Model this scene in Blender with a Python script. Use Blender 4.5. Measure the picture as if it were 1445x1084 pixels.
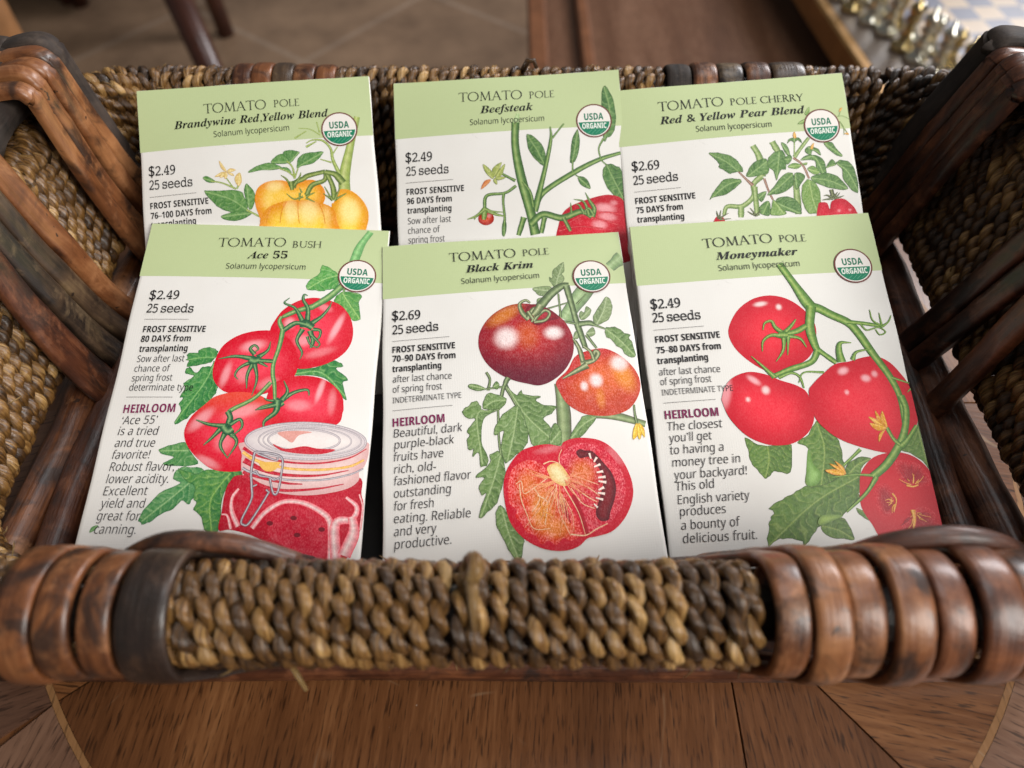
import bpy, math, random
import numpy as np
from mathutils import Vector, Matrix
from mathutils.geometry import delaunay_2d_cdt

random.seed(7); RNG = np.random.default_rng(7)
SC = bpy.context.scene
for _o in list(bpy.data.objects): bpy.data.objects.remove(_o)
COL = SC.collection

# ---------------------------------------------------------------- camera, light, exposure
cam_d = bpy.data.cameras.new('camera'); cam = bpy.data.objects.new('camera', cam_d); COL.objects.link(cam)
cam.location = (0, 0, .222); cam.rotation_euler = (math.radians(90 - 52.6), 0, 0)
cam_d.sensor_width = 36; cam_d.lens = 25.985; cam_d.clip_start = .01; cam_d.clip_end = 60
cam_d.dof.use_dof = True; cam_d.dof.focus_distance = .238; cam_d.dof.aperture_fstop = 9.4
SC.camera = cam
world = bpy.data.worlds.new('World'); SC.world = world; world.use_nodes = True
world.node_tree.nodes['Background'].inputs[0].default_value = (1.0, .96, .92, 1)
world.node_tree.nodes['Background'].inputs[1].default_value = .11

def area(name, loc, target, sx, sy, power, col):
    d = bpy.data.lights.new(name, 'AREA'); d.shape = 'RECTANGLE'; d.size = sx; d.size_y = sy; d.energy = power; d.color = col
    o = bpy.data.objects.new(name, d); COL.objects.link(o); o.location = loc
    o.rotation_euler = (Vector(target) - Vector(loc)).to_track_quat('-Z', 'Y').to_euler(); return o
area('window_light', (1.05, -.55, 1.05), (0, .17, .03),   .7, .9, 29, (1.0, .97, .92))
area('ceiling_fill', (.45, .75, 2.0), (0, .3, 0), .9, .9, 10, (.94, .97, 1.0))  # soft fill added from above, not a known ceiling lamp
area('background_fill', (2.2, 2.6, 1.4), (.5, 1.3, -.5), 1.2, 1.0, 80, (1.0, .98, 1.0))  # added lamp that brightens floor, chest and chessboard, not a known window

SC.view_settings.view_transform = 'Standard'; SC.view_settings.look = 'None'
SC.view_settings.exposure = 0; SC.view_settings.gamma = 1; SC.view_settings.use_curve_mapping = False
SC.cycles.use_denoising = True
SC.cycles.max_bounces = 6; SC.cycles.sample_clamp_indirect = 4

# ---------------------------------------------------------------- helpers
def lin(c):
    c = np.asarray(c, float) / 255.
    return np.where(c <= .04045, c / 12.92, ((c + .055) / 1.055) ** 2.4)
def link(o, parent=None):
    COL.objects.link(o)
    if parent is not None: o.parent = parent
    return o
def empty(name, loc=(0, 0, 0), label=None, cat=None, group=None):
    o = bpy.data.objects.new(name, None); o.empty_display_size = .02; o.location = loc; COL.objects.link(o)
    return tag(o, label, cat, group)
def tag(o, label=None, cat=None, group=None, kind=None):
    if label: o['label'] = label
    if cat: o['category'] = cat
    if group: o['group'] = group
    if kind: o['kind'] = kind
    return o
def smooth(me): me.polygons.foreach_set('use_smooth', np.ones(len(me.polygons), bool)); me.update()
def mesh_obj(name, V, Fc, mat, parent=None, uv=None, tone=None, ink=None, sm=True, autosharp=None):
    me = bpy.data.meshes.new(name); me.from_pydata([tuple(v) for v in np.asarray(V, float).tolist()], [], Fc)
    if sm: smooth(me)
    if uv is not None:
        idx = np.empty(len(me.loops), np.int32); me.loops.foreach_get('vertex_index', idx)
        l = me.uv_layers.new(name='UVMap'); l.data.foreach_set('uv', np.asarray(uv, np.float32)[idx].ravel())
    if tone is not None:
        a = me.color_attributes.new('tone', 'FLOAT_COLOR', 'POINT'); t = np.asarray(tone, np.float32)
        a.data.foreach_set('color', np.stack([t, t, t, np.ones_like(t)], 1).ravel())
    if ink is not None:
        a = me.color_attributes.new('ink', 'FLOAT_COLOR', 'POINT'); a.data.foreach_set('color', np.asarray(ink, np.float32).ravel())
    me.materials.append(mat); me.update()
    if autosharp: me.set_sharp_from_angle(angle=math.radians(autosharp))
    return link(bpy.data.objects.new(name, me), parent)
class Acc:
    """collects pieces into one mesh"""
    def __init__(s): s.V = []; s.F = []; s.U = []; s.T = []; s.n = 0
    def add(s, V, F, uv=None, tone=0.5):
        V = np.asarray(V, float); s.F += [tuple(i + s.n for i in f) for f in F]; s.V.append(V); s.n += len(V)
        s.U.append(np.zeros((len(V), 2)) if uv is None else np.asarray(uv)); s.T.append(np.full(len(V), tone) if np.isscalar(tone) else np.asarray(tone))
    def build(s, name, mat, parent=None, sm=True, autosharp=None):
        return mesh_obj(name, np.concatenate(s.V), s.F, mat, parent, np.concatenate(s.U), np.concatenate(s.T), sm=sm, autosharp=autosharp)
def resample(P, n, closed=False):
    P = np.asarray(P, float)
    if closed: P = np.vstack([P, P[:1]])
    d = np.r_[0, np.cumsum(np.linalg.norm(np.diff(P, axis=0), axis=1))]
    s = np.linspace(0, d[-1], n, endpoint=not closed)
    return np.stack([np.interp(s, d, P[:, k]) for k in range(P.shape[1])], 1), s
def catmull(P, k=6, closed=False):
    P = np.asarray(P, float); n = len(P)
    if n < 3: return np.stack([np.linspace(P[0, j], P[-1, j], k * 2) for j in range(P.shape[1])], 1)
    out = []; rng = range(n) if closed else range(n - 1)
    for i in rng:
        p1, p2 = P[i], P[(i + 1) % n]
        p0 = P[(i - 1) % n] if closed or i > 0 else 2 * p1 - p2
        p3 = P[(i + 2) % n] if closed or i + 2 < n else 2 * p2 - p1
        for t in np.linspace(0, 1, k, endpoint=False):
            out.append(.5 * (2 * p1 + (p2 - p0) * t + (2 * p0 - 5 * p1 + 4 * p2 - p3) * t * t + (3 * p1 - p0 - 3 * p2 + p3) * t ** 3))
    if not closed: out.append(P[-1])
    return np.array(out)
def grid_faces(nu, nv, cu=False, cv=False):
    F = []
    for i in range(nu if cu else nu - 1):
        for j in range(nv if cv else nv - 1):
            a = i * nv + j; b = i * nv + (j + 1) % nv; c = ((i + 1) % nu) * nv + (j + 1) % nv; d = ((i + 1) % nu) * nv + j
            F.append((a, d, c, b))
    return F
def frames(P, closed, axis=None):
    T = (np.roll(P, -1, 0) - np.roll(P, 1, 0)) if closed else np.gradient(P, axis=0)
    T /= np.linalg.norm(T, axis=1)[:, None] + 1e-12
    a = np.tile(np.asarray(axis if axis is not None else (0, 0, 1.), float), (len(P), 1))
    a -= T * (a * T).sum(1)[:, None]; a /= np.linalg.norm(a, axis=1)[:, None] + 1e-9
    return T, a, np.cross(T, a)
def tube(acc, P, r, n=10, closed=False, axis=(0, 0, 1.), wob=0., tone=.5, caps=True, sq=1.):
    P, s = resample(P, len(P), closed) if closed else (np.asarray(P, float), np.r_[0, np.cumsum(np.linalg.norm(np.diff(P, axis=0), axis=1))])
    T, a, b = frames(P, closed, axis); r = np.broadcast_to(r, (len(P),)).astype(float)
    ph = np.linspace(0, 2 * np.pi, n, endpoint=False); rr = r[:, None] * (1 + wob * np.sin(ph * 2 + s[:, None] * 90) + wob * np.sin(s[:, None] * 230 + ph * 3))
    V = P[:, None] + (rr * np.cos(ph))[..., None] * a[:, None] + (sq * rr * np.sin(ph))[..., None] * b[:, None]
    U = np.stack([np.repeat(s[:, None], n, 1), np.tile(ph * .01, (len(P), 1))], -1)
    F = grid_faces(len(P), n, closed, True)
    if caps and not closed: F += [tuple(range(n))[::1], tuple((len(P) - 1) * n + k for k in range(n))[::-1]]
    acc.add(V.reshape(-1, 3), F, U.reshape(-1, 2), tone)
def strip(acc, P, across, w, th, tone=.5, closed=False, taper=None, dome=.6, wob=.0004):
    """a half-round split-cane strip swept along P, its width along `across`, its rounded face to the outside of the loop"""
    P = np.asarray(P, float); T, a, b = frames(P, closed, across); n = len(P)
    s = np.r_[0, np.cumsum(np.linalg.norm(np.diff(P, axis=0), axis=1))]
    k = 9; x = np.cos(np.linspace(np.pi, 0, k)); prof = np.concatenate([np.stack([x * .5, th * (1 - dome + dome * np.sqrt(np.clip(1 - x ** 4, 0, 1)))], 1), np.stack([x[::-1][1:-1] * .48, np.zeros(k - 2)], 1)])
    ph = RNG.uniform(0, 6, 4); ww = w * (1 + .05 * np.sin(s * 60 + ph[0])) * (1 if taper is None else np.asarray(taper))
    off = wob * (np.sin(s * 32 + ph[1]) + .25 * np.sin(s * 131 + ph[2])); bump = 1 + .07 * np.sin(s * 60 + ph[2]) + .03 * np.sin(s * 210 + ph[0]) + .10 * np.exp(-((np.mod(s + ph[3] * .02, .047) - .02) / .0022) ** 2)
    V = P[:, None] + (ww[:, None] * prof[:, 0] + off[:, None])[..., None] * a[:, None] + (prof[:, 1] * bump[:, None])[..., None] * b[:, None]
    m = len(prof); U = np.stack([np.repeat(s[:, None], m, 1) + ph[3], np.tile(prof[:, 0] * w, (n, 1))], -1)
    F = grid_faces(n, m, closed, True)
    if not closed: F += [tuple(range(m)), tuple((n - 1) * m + q for q in range(m))[::-1]]
    acc.add(V.reshape(-1, 3), F, U.reshape(-1, 2), tone)

# ---------------------------------------------------------------- materials
def new_mat(name):
    m = bpy.data.materials.new(name); m.use_nodes = True; nt = m.node_tree
    return m, nt, nt.nodes['Principled BSDF'], lambda t, **k: _node(nt, t, **k), nt.links.new
def _node(nt, t, **k):
    n = nt.nodes.new(t)
    for a, b in k.items():
        if a == 'inp':
            for i, v in b.items(): n.inputs[i].default_value = v
        else: setattr(n, a, b)
    return n
def ramp(N, stops):
    r = N('ShaderNodeValToRGB'); e = r.color_ramp.elements
    while len(e) < len(stops): e.new(.5)
    for el, (p, c) in zip(e, stops): el.position = p; el.color = (*c, 1)
    return r
def mapping(N, L, src, scale):
    m = N('ShaderNodeMapping'); m.inputs['Scale'].default_value = scale; L(src, m.inputs['Vector']); return m.outputs[0]
def mixc(N, L, fac, a, b, mode='MIX'):
    m = N('ShaderNodeMix', data_type='RGBA', blend_type=mode)
    for i, v in ((0, fac), (6, a), (7, b)):
        if hasattr(v, 'is_output'): L(v, m.inputs[i])
        else: m.inputs[i].default_value = v if i == 0 else (*v, 1)
    return m.outputs[2]

def wood_mat(name, dark, mid, light, spots=(.020, .012, .010), rough=.36, spot_amt=.85, coat=.26):
    m, nt, P, N, L = new_mat(name)
    uvn = N('ShaderNodeTexCoord'); inf = N('ShaderNodeObjectInfo'); att = N('ShaderNodeAttribute', attribute_name='tone')
    off = N('ShaderNodeVectorMath', operation='MULTIPLY_ADD'); L(inf.outputs['Random'], off.inputs[0]); off.inputs[1].default_value = (3.1, 1.7, 2.3); L(uvn.outputs['Object'], off.inputs[2])
    fib = N('ShaderNodeTexNoise', inp={'Scale': 1., 'Detail': 5., 'Roughness': .65}); L(mapping(N, L, uvn.outputs['UV'], (30, 420, 1)), fib.inputs['Vector'])
    big = N('ShaderNodeTexNoise', inp={'Scale': 46., 'Detail': 4., 'Roughness': .6, 'Distortion': .6}); L(off.outputs[0], big.inputs['Vector'])
    add = N('ShaderNodeMath', operation='MULTIPLY_ADD', inp={1: .6}); L(fib.outputs[0], add.inputs[0]); L(big.outputs[0], add.inputs[2])
    sh = N('ShaderNodeMath', operation='MULTIPLY_ADD', inp={1: .45, 2: -.5}); L(att.outputs['Fac'], sh.inputs[0])
    ad2 = N('ShaderNodeMath', operation='ADD'); L(add.outputs[0], ad2.inputs[0]); L(sh.outputs[0], ad2.inputs[1])
    r = ramp(N, [(.36, dark), (.60, mid), (.92, light)]); L(ad2.outputs[0], r.inputs[0])
    sp = N('ShaderNodeTexNoise', inp={'Scale': 62., 'Detail': 4., 'Roughness': .6, 'Distortion': .9}); L(off.outputs[0], sp.inputs['Vector'])
    sr = ramp(N, [(.60 - .1 * spot_amt, (0, 0, 0)), (.70 - .06 * spot_amt, (1, 1, 1))]); L(sp.outputs[0], sr.inputs[0])
    sp2 = N('ShaderNodeTexNoise', inp={'Scale': 330., 'Detail': 2.}); L(off.outputs[0], sp2.inputs['Vector'])
    sr2 = ramp(N, [(.71, (0, 0, 0)), (.74, (1, 1, 1))]); L(sp2.outputs[0], sr2.inputs[0])
    mx = N('ShaderNodeMath', operation='MAXIMUM'); L(sr.outputs[0], mx.inputs[0]); L(sr2.outputs[0], mx.inputs[1])
    sc = N('ShaderNodeMath', operation='MULTIPLY', inp={1: .85}); L(mx.outputs[0], sc.inputs[0])
    wn = N('ShaderNodeTexNoise', inp={'Scale': 44., 'Detail': 6., 'Roughness': .72, 'Distortion': .4}); wo = N('ShaderNodeVectorMath', operation='ADD'); wo.inputs[1].default_value = (4.3, 1.9, 7.7); L(off.outputs[0], wo.inputs[0]); L(wo.outputs[0], wn.inputs['Vector'])
    wr = ramp(N, [(.52, (0, 0, 0)), (.70, (.6, .6, .6))]); L(wn.outputs[0], wr.inputs[0])
    worn = mixc(N, L, wr.outputs[0], r.outputs[0], tuple(min(1, c * 1.25 + .02) for c in light))
    L(mixc(N, L, sc.outputs[0], worn, spots), P.inputs['Base Color'])
    rr = N('ShaderNodeMapRange', inp={3: rough - .08, 4: rough + .2}); L(fib.outputs[0], rr.inputs[0]); L(rr.outputs[0], P.inputs['Roughness'])
    bp = N('ShaderNodeBump', inp={'Strength': .7, 'Distance': .0009}); L(add.outputs[0], bp.inputs['Height']); L(bp.outputs[0], P.inputs['Normal'])
    P.inputs['Coat Weight'].default_value = coat; P.inputs['Coat Roughness'].default_value = .2
    return m
def rope_mat(name, stops, rough=.31):
    m, nt, P, N, L = new_mat(name)
    t = N('ShaderNodeTexCoord'); att = N('ShaderNodeAttribute', attribute_name='tone')
    fib = N('ShaderNodeTexNoise', inp={'Scale': 1., 'Detail': 4., 'Roughness': .7}); L(mapping(N, L, t.outputs['UV'], (110, 2000, 1)), fib.inputs['Vector'])
    big = N('ShaderNodeTexNoise', inp={'Scale': 60., 'Detail': 3.}); L(t.outputs['Object'], big.inputs['Vector'])
    a = N('ShaderNodeMath', operation='MULTIPLY_ADD', inp={1: 1.5, 2: -.75}); L(fib.outputs[0], a.inputs[0])
    b = N('ShaderNodeMath', operation='MULTIPLY_ADD', inp={1: .5, 2: -.25}); L(big.outputs[0], b.inputs[0])
    c = N('ShaderNodeMath', operation='ADD'); L(a.outputs[0], c.inputs[0]); L(b.outputs[0], c.inputs[1])
    d = N('ShaderNodeMath', operation='ADD'); L(c.outputs[0], d.inputs[0]); L(att.outputs['Fac'], d.inputs[1])
    r = ramp(N, stops); L(d.outputs[0], r.inputs[0]); L(r.outputs[0], P.inputs['Base Color'])
    P.inputs['Roughness'].default_value = rough
    P.inputs['Coat Weight'].default_value = .3; P.inputs['Coat Roughness'].default_value = .28
    bp = N('ShaderNodeBump', inp={'Strength': 1., 'Distance': .0009}); L(fib.outputs[0], bp.inputs['Height']); L(bp.outputs[0], P.inputs['Normal'])
    return m
M_rope = rope_mat('dry_seagrass', [(.06, (.010, .005, .002)), (.40, (.070, .032, .010)), (.66, (.225, .108, .028)), (1.0, (.60, .37, .14))])
M_cane = wood_mat('stained_cane', (.050, .016, .007), (.190, .066, .022), (.43, .19, .075))
M_cane_dark = wood_mat('smoked_cane', (.009, .007, .006), (.026, .016, .012), (.10, .05, .025), spot_amt=.9)
M_cane_grey = wood_mat('weathered_cane', (.018, .012, .009), (.085, .050, .028), (.26, .17, .085), spot_amt=.6)
M_cane_red = wood_mat('dark_red_cane', (.016, .006, .004), (.080, .024, .010), (.27, .095, .036), spot_amt=.6)
M_bark = wood_mat('bark_board', (.010, .007, .006), (.030, .020, .015), (.075, .050, .036), rough=.7, spot_amt=.7, coat=0)

def veneer_mat(name, a, b, c, rough=.3):
    m, nt, P, N, L = new_mat(name); t = N('ShaderNodeTexCoord')
    v = mapping(N, L, t.outputs['Object'], (1, 1, 1))
    ring = N('ShaderNodeTexNoise', inp={'Scale': 1., 'Detail': 3., 'Distortion': .3}); L(mapping(N, L, v, (16, 1.6, 1)), ring.inputs['Vector'])
    fib = N('ShaderNodeTexNoise', inp={'Scale': 1., 'Detail': 6., 'Roughness': .7}); L(mapping(N, L, v, (620, 34, 1)), fib.inputs['Vector'])
    por = N('ShaderNodeTexNoise', inp={'Scale': 1., 'Detail': 2.}); L(mapping(N, L, v, (1500, 120, 1)), por.inputs['Vector'])
    ad = N('ShaderNodeMath', operation='MULTIPLY_ADD', inp={1: .6}); L(fib.outputs[0], ad.inputs[0]); L(ring.outputs[0], ad.inputs[2])
    r = ramp(N, [(.55, a), (.80, b), (1.05, c)]); L(ad.outputs[0], r.inputs[0])
    pr = ramp(N, [(.34, (1, 1, 1)), (.44, (0, 0, 0))]); L(por.outputs[0], pr.inputs[0])
    pm = N('ShaderNodeMath', operation='MULTIPLY', inp={1: .75}); L(pr.outputs[0], pm.inputs[0]); P.inputs['Specular IOR Level'].default_value = .45
    base = mixc(N, L, pm.outputs[0], r.outputs[0], tuple(x * .28 for x in a))
    # fine scratches and dust
    vo = N('ShaderNodeTexVoronoi', feature='DISTANCE_TO_EDGE', inp={'Scale': 26., 'Randomness': 1.}); nz = N('ShaderNodeTexNoise', inp={'Scale': 9., 'Detail': 3.})
    L(t.outputs['Object'], nz.inputs['Vector']); wv = N('ShaderNodeVectorMath', operation='MULTIPLY_ADD'); L(nz.outputs['Color'], wv.inputs[0]); wv.inputs[1].default_value = (.12, .12, 0); L(t.outputs['Object'], wv.inputs[2]); L(wv.outputs[0], vo.inputs['Vector'])
    vr = ramp(N, [(.004, (1, 1, 1)), (.010, (0, 0, 0))]); L(vo.outputs['Distance'], vr.inputs[0])
    nm = N('ShaderNodeTexNoise', inp={'Scale': 30., 'Detail': 3.}); L(t.outputs['Object'], nm.inputs['Vector']); nr = ramp(N, [(.52, (0, 0, 0)), (.66, (1, 1, 1))]); L(nm.outputs[0], nr.inputs[0])
    sm_ = N('ShaderNodeMath', operation='MULTIPLY'); L(vr.outputs[0], sm_.inputs[0]); L(nr.outputs[0], sm_.inputs[1]); s2 = N('ShaderNodeMath', operation='MULTIPLY', inp={1: .6}); L(sm_.outputs[0], s2.inputs[0])
    base = mixc(N, L, s2.outputs[0], base, (.30, .20, .12))
    du = N('ShaderNodeTexVoronoi', inp={'Scale': 300., 'Randomness': 1.}); L(t.outputs['Object'], du.inputs['Vector']); dr = ramp(N, [(.035, (1, 1, 1)), (.05, (0, 0, 0))]); L(du.outputs['Distance'], dr.inputs[0])
    dc = N('ShaderNodeMath', operation='GREATER_THAN', inp={1: .93}); sx = N('ShaderNodeSeparateColor'); L(du.outputs['Color'], sx.inputs[0]); L(sx.outputs[0], dc.inputs[0])
    dm = N('ShaderNodeMath', operation='MULTIPLY'); L(dr.outputs[0], dm.inputs[0]); L(dc.outputs[0], dm.inputs[1])
    L(mixc(N, L, dm.outputs[0], base, (.55, .5, .45)), P.inputs['Base Color'])
    rr = N('ShaderNodeMapRange', inp={3: rough - .06, 4: rough + .2}); L(fib.outputs[0], rr.inputs[0]); L(rr.outputs[0], P.inputs['Roughness'])
    bp = N('ShaderNodeBump', inp={'Strength': .18, 'Distance': .0004}); L(fib.outputs[0], bp.inputs['Height']); L(bp.outputs[0], P.inputs['Normal'])
    return m
M_ven = veneer_mat('walnut_veneer', (.054, .018, .006), (.145, .054, .018), (.27, .115, .042))
M_ven_grey = veneer_mat('border_veneer', (.062, .028, .017), (.135, .066, .040), (.21, .112, .070))
M_inlay = veneer_mat('light_inlay', (.20, .095, .035), (.27, .135, .055), (.33, .17, .075))
def plain(name, col, rough=.5, metal=0., noise=0., scale=30., coat=0.):
    m, nt, P, N, L = new_mat(name); P.inputs['Roughness'].default_value = rough; P.inputs['Metallic'].default_value = metal; P.inputs['Coat Weight'].default_value = coat
    t = N('ShaderNodeTexCoord'); n = N('ShaderNodeTexNoise', inp={'Scale': scale, 'Detail': 4., 'Roughness': .6}); L(t.outputs['Object'], n.inputs['Vector'])
    r = ramp(N, [(.3, tuple(c * (1 - noise) for c in col)), (.7, tuple(min(1, c * (1 + noise)) for c in col))]); L(n.outputs[0], r.inputs[0]); L(r.outputs[0], P.inputs['Base Color'])
    return m
# printed ink: colours of the printed picture, with a crayon grain (amount in the attribute's alpha)
M_ink, nt, P, N, L = new_mat('printed_ink')
at = N('ShaderNodeAttribute', attribute_name='ink'); t = N('ShaderNodeTexCoord')
g1 = N('ShaderNodeTexNoise', inp={'Scale': 1., 'Detail': 3., 'Roughness': .75}); L(mapping(N, L, t.outputs['Object'], (2600, 1500, 200)), g1.inputs['Vector'])
g2 = N('ShaderNodeTexNoise', inp={'Scale': 420., 'Detail': 3.}); L(t.outputs['Object'], g2.inputs['Vector'])
ga = N('ShaderNodeMath', operation='MULTIPLY_ADD', inp={1: .25}); L(g2.outputs[0], ga.inputs[0]); L(g1.outputs[0], ga.inputs[2])
gr = N('ShaderNodeMapRange', inp={1: .36, 2: .86, 3: -1., 4: 1.}); L(ga.outputs[0], gr.inputs[0])
gm = N('ShaderNodeMath', operation='MULTIPLY'); L(gr.outputs[0], gm.inputs[0]); L(at.outputs['Alpha'], gm.inputs[1])
hsv = N('ShaderNodeHueSaturation'); L(at.outputs['Color'], hsv.inputs['Color'])
vv = N('ShaderNodeMath', operation='MULTIPLY_ADD', inp={1: .45, 2: 1.}); L(gm.outputs[0], vv.inputs[0]); L(vv.outputs[0], hsv.inputs['Value'])
ss = N('ShaderNodeMath', operation='MULTIPLY_ADD', inp={1: -.35, 2: 1.}); L(gm.outputs[0], ss.inputs[0]); L(ss.outputs[0], hsv.inputs['Saturation'])
L(hsv.outputs[0], P.inputs['Base Color']); P.inputs['Roughness'].default_value = .42; P.inputs['Specular IOR Level'].default_value = .35
def linen(N, L, P, t):
    w1 = N('ShaderNodeTexWave', inp={'Scale': 420., 'Distortion': 1.2, 'Detail': 1.}); L(t.outputs['Object'], w1.inputs['Vector'])
    w2 = N('ShaderNodeTexWave', bands_direction='Y', inp={'Scale': 420., 'Distortion': 1.2, 'Detail': 1.}); L(t.outputs['Object'], w2.inputs['Vector'])
    n = N('ShaderNodeTexNoise', inp={'Scale': 900., 'Detail': 2.}); L(t.outputs['Object'], n.inputs['Vector'])
    a = N('ShaderNodeMath', operation='ADD'); L(w1.outputs['Fac'], a.inputs[0]); L(w2.outputs['Fac'], a.inputs[1]); b = N('ShaderNodeMath', operation='ADD'); L(a.outputs[0], b.inputs[0]); L(n.outputs[0], b.inputs[1])
    bp = N('ShaderNodeBump', inp={'Strength': .06, 'Distance': .0001}); L(b.outputs[0], bp.inputs['Height']); L(bp.outputs[0], P.inputs['Normal'])
linen(N, L, P, t)
M_paper, nt, P, N, L = new_mat('coated_paper'); t = N('ShaderNodeTexCoord')
n = N('ShaderNodeTexNoise', inp={'Scale': 40., 'Detail': 5.}); L(t.outputs['Object'], n.inputs['Vector']); r = ramp(N, [(.3, (.815, .79, .75)), (.7, (.86, .84, .805))]); L(n.outputs[0], r.inputs[0]); sc1 = N('ShaderNodeTexNoise', inp={'Scale': 1., 'Detail': 4., 'Roughness': .7, 'Distortion': 1.}); L(mapping(N, L, t.outputs['Object'], (120, 260, 100)), sc1.inputs['Vector']); sr_ = ramp(N, [(.66, (0, 0, 0)), (.74, (.5, .5, .5))]); L(sc1.outputs[0], sr_.inputs[0])
L(mixc(N, L, sr_.outputs[0], r.outputs[0], (.66, .63, .60)), P.inputs['Base Color'])
rg = N('ShaderNodeMapRange', inp={3: .30, 4: .55}); L(n.outputs[0], rg.inputs[0]); L(rg.outputs[0], P.inputs['Roughness']); P.inputs['Specular IOR Level'].default_value = .4; linen(N, L, P, t)

# ---------------------------------------------------------------- floor
def ring_poly(cx, cy, r, n): return [(cx + r * math.cos(a), cy + r * math.sin(a)) for a in np.linspace(0, 2 * math.pi, n, endpoint=False)]
FZ = -.74
M_tile, nt, P, N, L = new_mat('stone_tile'); t = N('ShaderNodeTexCoord')
mp = N('ShaderNodeMapping'); mp.inputs['Rotation'].default_value = (0, 0, math.radians(38)); mp.inputs['Location'].default_value = (.12, .3, 0); L(t.outputs['Object'], mp.inputs['Vector'])
br = N('ShaderNodeTexBrick', offset=0., inp={'Color1': (.30, .205, .135, 1), 'Color2': (.26, .172, .112, 1), 'Mortar': (.36, .27, .20, 1), 'Scale': 1., 'Mortar Size': .008, 'Brick Width': .45, 'Row Height': .45}); L(mp.outputs[0], br.inputs['Vector'])
n = N('ShaderNodeTexNoise', inp={'Scale': 7., 'Detail': 6., 'Roughness': .65}); L(t.outputs['Object'], n.inputs['Vector'])
r = ramp(N, [(.3, (.62, .58, .55)), (.7, (1.15, 1.1, 1.05))]); L(n.outputs[0], r.inputs[0])
L(mixc(N, L, 1., br.outputs[0], r.outputs[0], 'MULTIPLY'), P.inputs['Base Color']); P.inputs['Roughness'].default_value = .45
fl = mesh_obj('floor', [(-8, -6, FZ), (8, -6, FZ), (8, 10, FZ), (-8, 10, FZ)], [(0, 1, 2, 3)], M_tile, sm=False)
tag(fl, kind='structure'); fl['label'] = 'beige stone tile floor beyond the table'

def box(acc, x0, x1, y0, y1, z0, z1, bev=0., tone=.5):
    b = bev; V = []
    for z, i in ((z0, b), (z0 + b, 0), (z1 - b, 0), (z1, b)):
        V += [(x0 + i, y0 + i, z), (x1 - i, y0 + i, z), (x1 - i, y1 - i, z), (x0 + i, y1 - i, z)]
    F = [(3, 2, 1, 0), (12, 13, 14, 15)]
    for k in range(3):
        for j in range(4): F.append((k * 4 + j, k * 4 + (j + 1) % 4, k * 4 + 4 + (j + 1) % 4, k * 4 + 4 + j))
    V = np.array(V); acc.add(V, F, V[:, :2], tone)

# ---------------------------------------------------------------- the table under the basket
table = empty('wooden_table', (0, .16, 0), 'brown veneered wooden table with a light inlaid ring under the basket', 'table')
TC = Vector((.005, .161)); TR = .1712
a = Acc(); box(a, -.75, .75, -.62, .185, -.04, -.0012, .001); a.build('tabletop', M_ven, table)
a = Acc()
for x, y in ((-.62, -.5), (.62, -.5), (-.62, .08), (.62, .08)):
    pass
for o in table.children: o.location = (0, 0, 0)
for x, y in ((-.62, -.5), (.62, -.5), (-.62, .1), (.62, .1)):
    a = Acc(); tube(a, [(x, y - .0, -.04), (x, y, -.4), (x, y, FZ)], np.array([.035, .03, .02]), 12, axis=(1, 0, 0)); a.build('leg', M_ven, table)
def veneer(poly, ang, mat, z=0., name='veneer_panel'):
    c = np.mean(poly, 0); R = Matrix.Rotation(-ang, 2)
    V = [tuple(R @ Vector((p[0] - c[0], p[1] - c[1]))) + (0,) for p in poly]
    V2 = V + [(x, y, -.0012) for x, y, _ in V]; n = len(V)
    F = [tuple(range(n))] + [(i, i + n, (i + 1) % n + n, (i + 1) % n) for i in range(n)]
    o = mesh_obj(name, V2, F, mat, table, sm=False); o.location = (c[0], c[1] - .16, z); o.rotation_euler = (0, 0, ang); return o
def pol(a, r): return (TC.x + r * math.cos(math.radians(a)), TC.y + r * math.sin(math.radians(a)))
g = .12
def wedge(a0, a1, r0, r1):
    aa = np.linspace(a0 + g, a1 - g, 24); return [pol(x, r0) for x in aa] + [pol(x, r1) for x in aa[::-1]]
RI = TR - .0010
def cut_wedge(a0, a1, f):   # inner veneer wedge, kept on one side of a straight joint x = f
    pts = wedge(a0, a1, .002, RI); out = []
    for (x0, y0), (x1, y1) in zip(pts, pts[1:] + pts[:1]):
        s0 = (x0 - f[0]) * f[1]; s1 = (x1 - f[0]) * f[1]
        if s0 >= 0: out.append((x0, y0))
        if s0 * s1 < 0: k = s0 / (s0 - s1); out.append((x0 + k * (x1 - x0), y0 + k * (y1 - y0)))
    return out
veneer(cut_wedge(-142, -50.5, (.0632, -1)), math.radians(-4), M_ven); veneer(cut_wedge(-142, -50.5, (.0638, 1)), math.radians(3), M_ven)
for a0, a1, gr_ in ((-50.5, 0, 78), (0, 52, 10), (52, 90, 80), (90, 142, -10), (142, 180, 90), (-180, -142, -96)):
    veneer(wedge(a0, a1, .002, RI), math.radians(gr_), M_ven)
ro = TR + .0010
aa = np.linspace(0, 360, 129)[:-1]
V = [pol(x, RI + .0001) + (.0,) for x in aa] + [pol(x, ro - .0001) + (.0,) for x in aa]
V = [(x, y - .16, z) for x, y, z in V]
mesh_obj('inlay_ring', V, [(i, i + 128, (i + 1) % 128 + 128, (i + 1) % 128) for i in range(128)], M_inlay, table, sm=False)
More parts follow.
